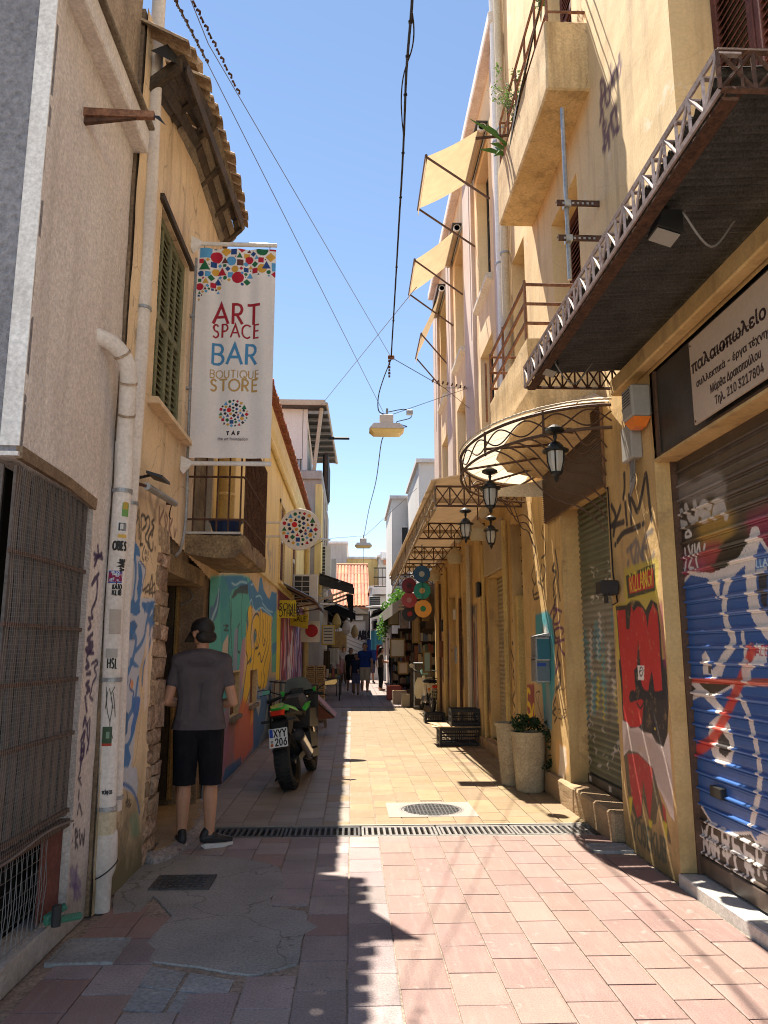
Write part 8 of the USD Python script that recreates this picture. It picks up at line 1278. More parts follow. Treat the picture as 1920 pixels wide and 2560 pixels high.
for k, lb_ in enumerate(('wooden bench with goods on the left near the folding chair', 'low dark table on the left by the stall clothes')):
    y = 24.6 + 3 * k; t = thing('stall_table', lb_, 'table', (-.7, y, 0)); part(t, 'top', box(-1.0, -.35, y, y + .9, .68, .72), M['old_wood'])
    for a in (-.97, -.38): part(t, 'leg', box(a - .02, a + .02, y + .02, y + .06, .02, .68), M['black_metal'])
    for i_ in range(7): a = -.98 + i_ * .09; part(t, 'goods', box(a, a + .07, y + .05, y + .3, .725, .78 + rn.random() * .25, .01), ink(rn.choice([(.5, .4, .3), (.3, .08, .05), (.1, .2, .25), (.45, .42, .4), (.35, .25, .08)])))
# ---------------------------------------------------------------- crates, cardboard, planters
def crate(label, x0, x1, y0, y1, z0, h):
    t = thing('plastic_crate', label, 'crate', ((x0 + x1) / 2, y0, z0), group='black plastic crates by the right wall'); mt = M['black_plastic']
    for a in ((x0, y0), (x1 - .03, y0), (x0, y1 - .03), (x1 - .03, y1 - .03)): part(t, 'corner_post', box(a[0], a[0] + .03, a[1], a[1] + .03, z0, z0 + h, .004), mt)
    part(t, 'base', box(x0 + .005, x1 - .005, y0 + .005, y1 - .005, z0, z0 + .02), mt)
    for nm, ax in (('long_side', 0), ('long_side', 1), ('end_side', 2), ('end_side', 3)):
        mb = MB(); L = (x1 - x0) if ax < 2 else (y1 - y0); n = int(L / .035)
        def bar(a, b, c, d):
            if ax < 2: yy = y0 + .006 if ax == 0 else y1 - .016; mb.box(x0 + a, x0 + b, yy, yy + .01, z0 + c, z0 + d)
            else: xx = x0 + .006 if ax == 2 else x1 - .016; mb.box(xx, xx + .01, y0 + a, y0 + b, z0 + c, z0 + d)
        bar(.028, L - .028, h - .055, h); bar(.028, L - .028, .02, .05); bar(.029, L - .029, h * .5 - .01, h * .5 + .01)
        for k in range(1, n): bar(k * L / n - .005, k * L / n + .005, .048, h - .052)
        part(t, nm, mb, mt)
p0, p1 = atZ(950 * D, 1612 * D), atZ(1050 * D, 1612 * D); crate('large black crate on the ground carrying the cardboard', p0[0], p1[0], p0[1], p0[1] + .5, .003, .3)
yb = p0[1]; cb = thing('cardboard_sheet', 'flattened cardboard lying on the large black crate', 'cardboard', (1.8, yb, .31)); part(cb, 'sheet', hull([(p0[0] - .12, yb - .06, .306), (p1[0] + .03, yb - .08, .306), (p0[0] - .12, yb + .55, .315), (p1[0] + .03, yb + .5, .306), (p0[0] - .12, yb - .06, .314), (p1[0] + .03, yb - .08, .314), (p0[0] - .12, yb + .55, .322), (p1[0] + .03, yb + .5, .314)]), M['cardboard']); part(cb, 'sheet', hull([(p0[0] - .02, yb, .316), (p0[0] + .3, yb - .02, .316), (p0[0] - .16, yb + .5, .335), (p0[0] + .25, yb + .52, .32), (p0[0] - .02, yb, .322), (p0[0] + .3, yb - .02, .322), (p0[0] - .16, yb + .5, .342), (p0[0] + .25, yb + .52, .326)]), M['cardboard'])
crate('black crate standing on the cardboard', p0[0] + .2, p1[0] - .08, yb + .02, yb + .44, .325, .27); p2 = atZ(918 * D, 1563 * D); crate('smaller black crate on the ground behind the moped wheel', p2[0], p2[0] + .45, p2[1], p2[1] + .35, .003, .22)
pl0 = thing('tall_planter', 'slender tapered concrete planter half hidden behind the ivy planter', 'planter', (1.92, 9.5, 0)); pp = atZ(1108 * D, 1698 * D); part(pl0, 'pot', lathe([(.1, 0), (.115, .02), (.165, .66), (.18, .68), (.18, .71), (.15, .71), (.14, .62), (0, .6)], 28, (pp[0], pp[1] + .1, 0)), M['planter_concrete'], 40)
pl1 = thing('tall_planter', 'tapered concrete planter with trailing ivy in front of the turquoise wall', 'planter', (2.03, 9.1, 0)); pp = atZ(1152 * D, 1714 * D); px_, py_ = pp[0], pp[1] + .15; part(pl1, 'pot', lathe([(.14, 0), (.155, .02), (.19, .6), (.205, .62), (.205, .65), (.17, .65), (.16, .58), (0, .56)], 32, (px_, py_, 0)), M['planter_concrete'], 40)
iv = thing('ivy_plant', 'dark green ivy spilling over the rim of the near planter', 'plant', (px_, py_, .6)); mb = MB(); rn = random.Random(44)
for k in range(24): mb.add(leaves(16, (px_ + rn.uniform(-.16, .16), py_ + rn.uniform(-.16, .1), .7 + rn.uniform(0, .1)), (.07, .07, .06), .05, 300 + k))
for k in range(15): s = k / 14; mb.add(leaves(14, (px_ + .15 + .1 * math.sin(s * 3), py_ - .17, .66 - .38 * s), (.07, .05, .06), .045, 400 + k))
part(iv, 'foliage', mb, M['leaf_dark']); part(iv, 'stem', tube(cr([(px_ + .05, py_, .6), (px_ + .17, py_ - .18, .66), (px_ + .24, py_ - .19, .45), (px_ + .2, py_ - .18, .28)], 5), .006, 5), M['leaf_dark'])
# ---------------------------------------------------------------- overhead wires and street lamps
def wire(name, label, pts, r, cat='cable', mt='wire_black'):
    P = [atY(u * D, v_ * D, y) for u, v_, y in pts]; return solo(name, tube(cr(P, 5) if len(P) > 2 else np.array(P), r, 5), M[mt], label, cat)
HUB = atY(845 * D, 772 * D, 11.5)
tc = thing('overhead_cable', 'thick black overhead cable coming down the middle of the sky to the lamp', 'cable', HUB); P = [atY(u * D, v_ * D, y) for u, v_, y in ((893, -60, 4.3), (889, 20, 4.7), (882, 100, 5.2), (877, 170, 5.7), (873, 280, 6.5), (868, 380, 7.3), (862, 480, 8.2), (854, 620, 9.7), (848, 720, 10.8), (845, 772, 11.5))]
C_ = cr(P, 6); part(tc, 'cable', tube(C_, .011, 6), M['wire_black']); part(tc, 'second_strand', tube(C_[6:26] + np.stack([.035 * np.sin(np.linspace(0, 2 * math.pi, 20)), 0 * np.zeros(20), np.zeros(20)], 1), .006, 5), M['wire_black'])
for k in (8, 14, 20, 27, 33, 40, 46): part(tc, 'cable_tie', cyl(C_[k] - [0, .015, .01], C_[k] + [0, .015, .01], .018, None, 6), M['wire_black'])
ANCH = [(380, 0, 4.9), (440, 100, 5.6)]
wl1 = thing('stay_wire', 'thin steel stay wire from the upper left corner to the cable joint', 'wire', HUB); part(wl1, 'wire', tube([atY(400 * D, -30 * D, 5.2), atY(450 * D, 95 * D, 5.9), HUB], .005, 4), M['wire_steel'])
wl2 = thing('stay_wire', 'thin steel stay wire from the upper left corner down to the nearer street lamp', 'wire', HUB); LP = atY(835 * D, 928 * D, 11.5); part(wl2, 'wire', tube([atY(372 * D, -10 * D, 5.2), atY(450 * D, 140 * D, 6.0), LP + [-.05, 0, .28]], .005, 4), M['wire_steel'])
for (u0, v0, u1, v1, y0, y1), w_ in (((372, -10, 450, 140, 5.2, 6.0), wl2), ((400, -30, 520, 210, 5.2, 6.5), wl1)):
    for k in range(14): a, b = atY((u0 + (u1 - u0) * k / 14) * D, (v0 + (v1 - v0) * k / 14) * D, y0 + (y1 - y0) * k / 14), atY((u0 + (u1 - u0) * (k + .6) / 14) * D, (v0 + (v1 - v0) * (k + .6) / 14) * D, y0 + (y1 - y0) * (k + .6) / 14); part(w_, 'shackle', tube([a, (a + b) / 2 + [.015 * (k % 2), 0, .01], b], [.014, .008, .012], 5), M['rust_iron'])
wire('stay_wire', 'thin wire crossing the sky diagonally behind the street lamp', [(690, 880, 25), (900, 620, 15.5)], .008, 'wire', 'wire_steel'); wr = atX(1012 * D, 838 * D, XU)
rw = thing('wall_stay', 'barbed looking stay wire from the lamp to the pale building wall', 'wire', wr); part(rw, 'wire', tube([HUB, atY(960 * D, 838 * D, 12.6), wr], .006, 4), M['wire_black']); part(rw, 'wire', tube([LP + [.1, 0, .25], wr], .005, 4), M['wire_black']); part(rw, 'wire', tube([atY(960 * D, 838 * D, 12.6), atX(1017 * D, 885 * D, XU)], .005, 4), M['wire_black'])
for k in range(8): a = atY(935 * D, 822 * D, 12.3); p = a + (wr - a) * k / 8; part(rw, 'shackle', cyl(p - [0, .04, 0], p + [0, .06, 0], .016, None, 5), M['rust_iron'])
jh = thing('cable_joint', 'cluster of clamps and insulators where the overhead wires meet', 'clamp', HUB); part(jh, 'clamp', box(HUB[0] - .05, HUB[0] + .05, 11.47, 11.53, HUB[2] - .03, HUB[2] + .03, .01), M['rust_rail'])
for k in range(6): part(jh, 'insulator', cyl(HUB + [-.03, 0, -.05 - k * .05], HUB + [-.03, 0, -.08 - k * .05], .02 - .004 * (k % 2), None, 6), M['rust_iron'])
part(jh, 'feed_cable', tube(cr([HUB + [0, 0, -.03], HUB + [-.12, 0, -.35], HUB + [-.2, 0, -.65], LP + [-.12, 0, .3], LP + [.0, 0, .24]], 6), .009, 5), M['wire_black'])
def lamp(label, c, s):
    t = thing('street_lamp', label, 'street lamp', c, group='street lamps hung on wires'); B = lambda x0, x1, y0, y1, z0, z1, b=.01: xf(box(x0, x1, y0, y1, z0, z1, b), c, s=s)
    part(t, 'gear_box', B(-.11, .1, -.12, .12, .06, .21), M['lamp_grey']); H = lambda ps: xf(hull(ps), c, s=s)
    part(t, 'housing', H([(x, y, z) for x, y, z in [(a * .27, b * .16, -.02) for a in (-1, 1) for b in (-1, 1)] + [(a * .2, b * .13, .07) for a in (-1, 1) for b in (-1, 1)]]), M['lamp_grey']); part(t, 'lens', H([(a * .26, b * .155, -.025) for a in (-1, 1) for b in (-1, 1)] + [(a * .2, b * .12, -.085) for a in (-1, 1) for b in (-1, 1)]), M['lamp_lens']); part(t, 'hook', xf(cyl((0, 0, .2), (.01, 0, .34), .018, None, 8), c, s=s), M['galvanised'])
    return t
lamp('nearer street lamp hanging on wires in the middle of the sky', LP, 1.0); L2 = atY(785 * D, 1178 * D, 24); lamp('farther smaller street lamp hanging over the end of the street', L2, 1.0)
cb2 = thing('lamp_cable', 'loose black cable and small box beside the nearer street lamp', 'cable', LP); part(cb2, 'cable', tube(cr([LP + [0, 0, .28], LP + [.3, 0, .33], LP + [.38, 0, .2], LP + [.15, 0, .12], LP + [.32, 0, .05], LP + [.1, 0, .05]], 6), .007, 5), M['wire_black']); part(cb2, 'box', box(LP[0] + .31, LP[0] + .41, LP[1] - .03, LP[1] + .03, LP[2] + .24, LP[2] + .32, .01), M['galvanised']); part(cb2, 'cable', tube(cr([LP + [0, 0, .24], LP + [-.02, .2, .0], atY(823 * D, 960 * D, 13), atY(812 * D, 1040 * D, 16), atY(797 * D, 1100 * D, 20), L2 + [.02, 0, .3]], 6), .009, 5), M['wire_black'])
cb3 = thing('far_lamp_cable', 'thin cable from the farther lamp to the house at the street end', 'cable', L2); part(cb3, 'cable', tube([L2 + [0, 0, -.05], atY(785 * D, 1230 * D, 38)], .008, 4), M['wire_black']); part(cb3, 'side_stay', tube([L2 + [0, 0, .3], atY(712 * D, 1163 * D, 25)], .006, 4), M['wire_steel']); part(cb3, 'side_stay', tube([L2 + [.05, 0, .3], atY(900 * D, 1055 * D, 19)], .006, 4), M['wire_steel'])
# ---------------------------------------------------------------- people
_ICO = trimesh.creation.icosphere(1).vertices
def bone(p, r, q, s): return manifold3d.Manifold.hull_points(np.vstack([_ICO * r + np.array(p, float), _ICO * s + np.array(q, float)]).astype(np.float64))
def flesh(bones, ref, it=8, cuts=()):
    m = manifold3d.Manifold.batch_boolean([bone(*b) for b in bones], manifold3d.OpType.Add)
    m = m.refine_to_length(ref); q = m.to_mesh(); t = trimesh.Trimesh(np.array(q.vert_properties[:, :3]), np.array(q.tri_verts), process=True); trimesh.smoothing.filter_taubin(t, .5, .53, it)
    for n, o in cuts: t = trimesh.intersections.slice_mesh_plane(t, n, o, cap=False)
    return t
def limbs(arms, s):
    """bones of arms and hands; arms = ((shoulder, elbow, wrist, finger direction) left, right)"""
    B = []
    for side, (sh, el, wr, fd) in zip((-1, 1), arms):
        sh, el, wr, fd = map(lambda a: np.array(a, float), (sh, el, wr, fd)); fd /= np.linalg.norm(fd)
        B += [(sh, .05 * s, el, .04 * s), (el, .041 * s, el * .55 + wr * .45, .04 * s), (el * .55 + wr * .45, .04 * s, wr, .027 * s)]
    return B
def hands(arms, s):
    H = []
    for side, (sh, el, wr, fd) in zip((-1, 1), arms):
        wr, fd = np.array(wr, float), np.array(fd, float); fd /= np.linalg.norm(fd); n = np.array([-side, 0.0, -.25]); n -= fd * (n @ fd); n /= np.linalg.norm(n); w = np.cross(fd, n); pc = wr + fd * .085 * s
        B = [(wr, .024 * s, pc + w * .028 * s, .015 * s), (wr, .024 * s, pc - w * .028 * s, .015 * s), (pc + w * .028 * s, .015 * s, pc - w * .028 * s, .015 * s)]
        for k, L in enumerate((.072, .08, .075, .058)):
            b = pc + w * (.03 - .02 * k) * s; m_ = b + fd * L * .55 * s + n * .012 * s; B += [(b, .0092 * s, m_, .0086 * s), (m_, .0086 * s, m_ + fd * L * .3 * s + n * .03 * s, .007 * s)]
        tb = wr + fd * .025 * s + w * .03 * s; B += [(tb, .012 * s, tb + (fd * .035 + w * .03 + n * .015) * s, .0105 * s), (tb + (fd * .035 + w * .03 + n * .015) * s, .0105 * s, tb + (fd * .065 + w * .035 + n * .03) * s, .008 * s)]
        H.append(B)
    return H
def person(label, loc, rz, h, arms, legs, top, bottom, hair, hem=.5, sleeve=.5, look=0.0, nod=0.0, ref=.035, fem=False, cap=False, skin='skin', shoes=('black_plastic', 'sole_white'), waist=.95):
    s = h / 1.75; t = thing('person', label, 'person', loc, rz); pt_ = lambda nm, m, mat, sm=True, par=None: part(par or t, nm, m, M[mat], sm, local=True); S = lambda b: [(np.array(p) * s, r * s, np.array(q) * s, k * s) for p, r, q, k in b]
    sw = .165 if fem else .178; R = lambda d: trimesh.transformations.rotation_matrix(math.radians(look), [0, 0, 1])[:3, :3] @ trimesh.transformations.rotation_matrix(math.radians(nod), [1, 0, 0])[:3, :3] @ np.array(d); HC = np.array([0, .035, 1.65]); hd = lambda d: HC + R(d)
    torso = [((-.08, 0, .97), .115, (.08, 0, .97), .115), ((-.07, 0, .98), .11, (-.07, 0, 1.15), .1), ((.07, 0, .98), .11, (.07, 0, 1.15), .1), ((-.07, 0, 1.15), .1, (-.1, 0, 1.33), .105), ((.07, 0, 1.15), .1, (.1, 0, 1.33), .105), ((-.1, 0, 1.33), .105, (.1, 0, 1.33), .105), ((-.1, 0, 1.35), .095, (-sw, 0, 1.43), .062), ((.1, 0, 1.35), .095, (sw, 0, 1.43), .062), ((-sw, 0, 1.43), .06, (0, -.005, 1.48), .062), ((sw, 0, 1.43), .06, (0, -.005, 1.48), .062)]
    neck = [((0, .0, 1.46), .056, (0, .02, 1.56), .054)]; head = [(hd((0, -.015, .03)), .088, hd((0, .02, .04)), .082), (hd((0, -.01, .02)), .085, hd((0, .035, -.05)), .058), (hd((0, .045, -.055)), .05, hd((0, .06, -.085)), .03), (hd((0, .09, .0)), .009, hd((0, .107, -.03)), .014)] + [(hd((a * .085, .0, .015)), .013, hd((a * .09, -.008, -.02)), .012) for a in (-1, 1)]
    lg = []
    for k, a in zip((-1, 1), legs):
        hip, kn, an = np.array((k * .09, 0, .93)), np.array(a[0]), np.array(a[1]); lg += [(hip, .095, kn, .056), (kn, .054, kn * .7 + an * .3 + [0, -.022, 0], .057), (kn * .7 + an * .3 + [0, -.022, 0], .057, an, .036)]
    bm = flesh(S(torso + neck + head + lg) + limbs([[np.array(x) * s if i < 3 else x for i, x in enumerate(a)] for a in arms], s), ref, 6); body = MB().add(bm)
    for B in hands([[np.array(x) * s if i < 3 else x for i, x in enumerate(a)] for a in arms], s): body.add(flesh(B, .012 if ref < .03 else .03, 2))
    pt_('body', body, skin); inf = lambda b, d: [(p, r + d, q, k + d) for p, r, q, k in b]
    sl = [(np.array(a[0]), .06, np.array(a[0]) * (1 - sleeve) + np.array(a[1]) * sleeve, .056) for a in arms]; pt_('shirt', flesh(S(inf(torso, .01) + [((-.075, 0, .9), .146, (.075, 0, .9), .146), ((-.075, 0, .86), .138, (-.07, 0, 1.12), .11), ((.075, 0, .86), .138, (.07, 0, 1.12), .11)] + sl), ref, 9, [((0, 0, 1), (0, 0, waist * s)), ((0, -.25, -1), (0, 0, 1.525 * s))]), top)
    pants = [((-.075, 0, .93), .122, (.075, 0, .93), .122)]
    for k, a in zip((-1, 1), legs):
        kn, an = np.array(a[0]), np.array(a[1]); pants += [(np.array((k * .09, 0, .9)), .115, kn + [0, 0, .02], .09)] + ([(kn, .085, an + [0, 0, .02], .062)] if hem < .4 else [(kn + [0, 0, .02], .09, kn * .8 + an * .2, .088)])
    pt_('trousers' if hem < .4 else 'shorts', flesh(S(pants), ref, 5, [((0, 0, 1), (0, 0, hem * s)), ((0, 0, -1), (0, 0, .96 * s))]), bottom)
    hb = [(hd((0, -.025, .045)), .091, hd((0, .015, .055)), .087)] + ([] if cap else [(hd((-.04, -.035, -.02)), .062, hd((.04, -.035, -.02)), .062)])
    if fem: hb += [(hd((0, -.06, 0)), .075, hd((0, -.1, -.16)), .05)]
    hm = flesh(S(hb), ref, 3); fw = R((0, 1, 0)); cutp = (HC + R((0, .052, .02))) * s; hm = trimesh.intersections.slice_mesh_plane(hm, -(fw * .8 + np.array([0, 0, -.6])), cutp, cap=False) if not cap else hm; pt_('cap' if cap else 'hair', hm, hair)
    if cap: br = [hd((a * .075, .06, .045)) * s for a in (-1, 1)] + [hd((a * .05, .19, .0)) * s for a in (-1, 1)] + [hd((0, .2, .005)) * s, hd((0, .08, .075)) * s]; pt_('cap_brim', hull(br + [b - np.array([0, 0, .012]) for b in br]), hair, False); pt_('nape_hair', flesh(S([(hd((-.04, -.042, -.035)), .053, hd((.04, -.042, -.035)), .053)]), ref, 3), 'hair_black')
    for a in (-1, 1): pt_('eye', (lambda c: lathe([(0, -.01), (.01, 0), (0, .01)], 8, c))(hd((a * .032, .094, .012)) * s), 'hair_black')
    pt_('mouth', tube([hd((a, .1, -.062)) * s for a in (-.022, 0, .022)], .005, 5), 'cloth_pink')
    for k, a in zip((-1, 1), legs):
        an = np.array(a[1]); d = np.array(a[2], float); d /= np.linalg.norm(d); sd = np.array([-d[1], d[0], 0]); hl, to = an - d * .045, an + d * .185; z = lambda p, zz_: np.array([p[0], p[1], zz_]); lift = an[2] - .09
        so_ = hull([(z(hl + sd * w * .036, zz_ + lift)) * s for w in (-1, 1) for zz_ in (0.0, .036)] + [(z(an + d * .1 + sd * w * .05, zz_ + lift)) * s for w in (-1, 1) for zz_ in (0, .03)] + [(z(to + sd * w * .028, zz_ + lift)) * s for w in (-1, 1) for zz_ in (.008, .03)] + [z(hl - d * .022, .018 + lift) * s]); sh_ = pt_('shoe', flesh(S([(z(hl, .07 + lift), .036, z(an + d * .02, .085 + lift), .042), (z(an, .075 + lift), .042, z(an + d * .1, .05 + lift), .038), (z(an + d * .1, .05 + lift), .038, z(to - d * .02, .042 + lift), .026), (z(hl, .09 + lift), .034, z(hl + d * .02, .12 + lift), .036)]), ref * .7, 3), shoes[0]); pt_('sole', so_, shoes[1], False, sh_)
    return t
F0 = atZ(418 * D, 1832 * D, 0)
person('man in grey t-shirt, black shorts and cap, seen from behind, looking down', (F0[0], F0[1] + .02, .001), 8, 1.79, (((-.178, 0, 1.42), (-.255, -.04, 1.12), (-.15, .2, 1.08), (.45, .8, .2)), ((.178, 0, 1.42), (.262, -.03, 1.11), (.13, .19, 1.07), (-.5, .8, .2))), (((-.1, .03, .5), (-.1, -.01, .09), (-.25, 1, 0)), ((.105, .02, .5), (.115, -.02, .09), (.95, .3, 0))), 'tshirt_grey', 'shorts_black', 'hair_black', hem=.47, sleeve=.52, look=38, nod=-16, ref=.018, cap=True, shoes=('black_plastic', 'sole_white'), waist=.9)
def std(sw=.19, o=.05, f=.05, bend=0): return tuple(((k * sw, 0, 1.42), (k * (sw + o), -.02, 1.14), (k * (sw + o * 1.1), f, .89), (0, .3, -1)) for k in (-1, 1))
walk = (((-.09, .1, .5), (-.09, .12, .09), (-.1, 1, 0)), ((.09, .02, .49), (.09, -.16, .12), (.1, 1, 0))); stand = (((-.09, .02, .5), (-.1, 0, .09), (-.3, 1, 0)), ((.09, .02, .5), (.1, 0, .09), (.3, 1, 0)))
def at(u, v): p = atZ(u * D, v * D, .02); return (p[0], p[1], .021)
person('man in dark blue t-shirt and beige shorts walking towards the camera', at(788, 1502), 178, 1.78, std(), walk, 'cloth_blue', 'cloth_beige', 'hair_black', shoes=('sole_white', 'sole_white'), ref=.04)
person('child in navy t-shirt and blue shorts walking left of the man in blue', at(769, 1502), 176, 1.42, std(), walk, 'cloth_navy', 'cloth_greyblue', 'hair_black', ref=.04, skin='skin_dark')
person('dark clothed woman half hidden behind the child', at(757, 1496), 185, 1.62, std(.17), walk, 'cloth_black', 'cloth_black', 'hair_black', ref=.05, fem=True, skin='skin_dark')
reach = (((-.17, 0, 1.42), (-.2, .1, 1.17), (-.1, .32, 1.18), (.2, 1, .1)), ((.17, 0, 1.42), (.2, .08, 1.16), (.12, .3, 1.14), (-.2, 1, .1)))
person('woman in brown top and dark long trousers browsing, facing the bookshop', at(822, 1492), -80, 1.66, reach, stand, 'cloth_brown', 'cloth_black', 'hair_black', hem=.12, fem=True, ref=.045, shoes=('skin', 'sole_white'))
person('woman in black top with big shoulder bag, right of the browsing woman', at(846, 1494), -95, 1.68, reach, stand, 'cloth_black', 'cloth_navy', 'hair_black', hem=.12, fem=True, ref=.045, shoes=('skin', 'sole_white'))
p = at(856, 1494); bg = thing('shoulder_bag', 'big black shoulder bag hanging from the woman in black', 'bag', (p[0], p[1], .7)); part(bg, 'bag', soft_box(p[0] - .02, p[0] + .2, p[1] - .2, p[1] + .2, .75, 1.1, .05, 2), M['cloth_black'], 50); part(bg, 'strap', tube([(p[0] + .08, p[1] - .15, 1.1), (p[0] - .1, p[1] - .05, 1.45), (p[0] + .08, p[1] + .15, 1.1)], .012, 5), M['cloth_black'])
person('person in pale top far back on the left of the crowd', at(742, 1478), 170, 1.7, std(), stand, 'cloth_white', 'cloth_brown', 'hair_black', hem=.12, ref=.06); person('person in dark shirt far back behind the man in blue', at(802, 1476), 190, 1.7, std(), stand, 'cloth_navy', 'cloth_greyblue', 'hair_black', ref=.06)
# ---------------------------------------------------------------- motorbike and moped, built along +y
def wheel(t, y, r, w, rim, hub=.05):
    prof = [(r - .1, -w * .42), (r - .05, -w * .5), (r - .02, -w * .42), (r - .004, -w * .2), (r, 0), (r - .004, w * .2), (r - .02, w * .42), (r - .05, w * .5), (r - .1, w * .42)]; v, f = lathe(prof, 40); fn = lambda v: np.stack([v[:, 2], y + v[:, 0], r + v[:, 1]], 1); ty = part(t, 'tyre', (fn(v), f), M['black_rubber'], 40, local=True)
    gm = MB()
    for k in range(40): a = k * math.pi / 20; gm.add((fn(xf(box(r - .012, r + .0012, -.004, .004, w * .05, w * .4), (0, 0, 0), rz=math.degrees(a))[0]), _BF)); gm.add((fn(xf(box(r - .012, r + .0012, -.004, .004, -w * .4, -w * .05), (0, 0, 0), rz=math.degrees(a + .08))[0]), _BF))
    part(ty, 'tread_block', gm, M['black_plastic'], local=True, kind='stuff'); v, f = lathe([(r - .1, -w * .4), (r - .125, -w * .3), (r - .125, w * .3), (r - .1, w * .4)], 32); rm = MB().add((fn(v), f)); rm.add((fn(lathe([(.001, -w * .5), (hub, -w * .5), (hub, w * .5), (.001, w * .5)], 14)[0]), lathe([(.001, -w * .5), (hub, -w * .5), (hub, w * .5), (.001, w * .5)], 14)[1]))
    for k in range(5): a = k * 2 * math.pi / 5; rm.cyl((0, y + hub * math.cos(a), r + hub * math.sin(a)), (0, y + (r - .12) * math.cos(a), r + (r - .12) * math.sin(a)), .016, .013, 6)
    part(t, 'rim', rm, M[rim], 40, local=True)
def roll(deg, t):
    x = UsdGeom.Xformable(stage.GetPrimAtPath(t)); x.AddRotateYOp().Set(float(deg))
mp = atZ(727, 1974); mb_ = thing('motorbike', 'black sports motorbike with green tail and plate XYY 206, seen from behind', 'motorcycle', (mp[0], mp[1] + .02, .004), -7); roll(-9, mb_); P_ = lambda nm, m, mat, sm=30, par=None: part(par or mb_, nm, m, M[mat] if isinstance(mat, str) else mat, sm, local=True)
wheel(mb_, 0, .315, .19, 'black_metal'); wheel(mb_, 1.4, .3, .12, 'black_metal')
for s in (-1, 1): P_('swingarm', hull([(s * .12, -.04, .29), (s * .12, -.04, .35), (s * .15, -.04, .29), (s * .15, -.04, .35), (s * .1, .6, .34), (s * .1, .6, .44), (s * .16, .6, .34), (s * .16, .6, .44)]), 'black_metal'); P_('fork_leg', cyl((s * .1, 1.4, .3), (s * .11, 1.08, .98), .026, .03, 10), 'steel'); P_('foot_peg', cyl((s * .14, .55, .36), (s * .27, .53, .37), .014, None, 6), 'black_metal'); P_('grip', cyl((s * .2, 1.0, 1.0), (s * .37, .92, .97), .019, None, 10), 'black_rubber'); P_('clip_on_bar', cyl((s * .1, 1.06, .98), (s * .24, .98, 1.0), .014, None, 8), 'black_metal'); P_('brake_lever', tube([(s * .22, 1.04, .99), (s * .3, 1.03, .96), (s * .38, .98, .95)], .007, 5), 'black_metal')
    
P_('engine', hull([(a * .19, b, c) for a in (-1, 1) for b, c in ((.58, .25), (1.02, .22), (1.08, .5), (.62, .55))]), 'black_metal'); P_('rear_mudguard', hull([(a * .1, b, c) for a in (-1, 1) for b, c in ((.05, .66), (-.12, .6), (-.2, .64), (-.12, .78), (.2, .78))]), 'black_plastic')
P_('plate_hanger', hull([(a * .07, b, c) for a in (-1, 1) for b, c in ((-.2, .62), (-.3, .48), (-.31, .5), (-.2, .76))]), 'black_plastic'); P_('seat', hull([(a * x, b, c) for a in (-1, 1) for x, b, c in ((.1, .0, .9), (.13, .35, .82), (.13, .62, .8), (.12, .62, .76), (.1, .0, .84))]), 'black_rubber'); P_('tail_fairing', hull([(a * x, b, c) for a in (-1, 1) for x, b, c in ((.045, -.25, .92), (.1, -.1, .94), (.125, .25, .88), (.13, .4, .82), (.07, -.22, .89), (.03, .0, .96))]), 'green_plastic'); P_('under_tail', hull([(a * x, b, c) for a in (-1, 1) for x, b, c in ((.07, -.24, .83), (.1, .1, .74), (.13, .4, .7), (.1, .1, .86))]), 'black_plastic')
P_('side_panel', hull([(a * x, b, c) for a in (-1, 1) for x, b, c in ((.2, .75, .82), (.21, 1.2, .8), (.18, 1.3, .55), (.16, .8, .6))]), 'black_plastic'); P_('green_tank', hull([(a * x, b, c) for a in (-1, 1) for x, b, c in ((.12, .58, .84), (.18, .75, .9), (.17, .98, .93), (.08, .7, .98), (.09, .95, 1.02), (.15, .65, .74))]), 'black_plastic'); P_('tank_panel', MB().add(hull([(.165, .62, .8), (.19, .78, .84), (.187, .96, .9), (.17, .7, .9), (.13, .6, .84)])).add(hull([(-.165, .62, .8), (-.19, .78, .84), (-.187, .96, .9), (-.17, .7, .9), (-.13, .6, .84)])), 'green_plastic'); P_('hugger', hull([(a * .09, b, c) for a in (-1, 1) for b, c in ((.33, .42), (.28, .58), (.12, .655), (.3, .5))]), 'black_plastic'); P_('cable', tube(cr([(.12, 1.1, 1.0), (.2, 1.15, .9), (.16, 1.0, .8)], 4), .006, 5), 'black_rubber')
P_('tail_light', hull([(a * x, b, c) for a in (-1, 1) for x, b, c in ((.065, -.262, .89), (.05, -.275, .84), (.09, -.2, .9), (.08, -.21, .83))]), 'tail_red'); P_('fairing', hull([(a * x, b, c) for a in (-1, 1) for x, b, c in ((.24, 1.18, .95), (.2, 1.38, .9), (.1, 1.5, .85), (.14, 1.4, .6), (.2, 1.2, .66), (.2, 1.25, 1.04))]), 'black_plastic'); P_('fairing_edge', MB().add(hull([(a * .0 + .215 + .02 * c, 1.16 + .05 * b, .98 + .09 * c) for a in (0,) for b in (0, 1) for c in (0, 1)] + [(.18, 1.2, 1.05)])).add(hull([(-.215 - .02 * c, 1.16 + .05 * b, .98 + .09 * c) for b in (0, 1) for c in (0, 1)] + [(-.18, 1.2, 1.05)])), 'green_plastic'); P_('windscreen', hull([(a * x, b, c) for a in (-1, 1) for x, b, c in ((.2, 1.22, 1.04), (.13, 1.14, 1.2), (.19, 1.23, 1.04), (.12, 1.15, 1.2), (.05, 1.13, 1.22), (.06, 1.36, 1.05))]), 'smoked_screen'); P_('instrument', box(-.09, .09, 1.05, 1.13, .99, 1.08, .02), 'black_plastic')
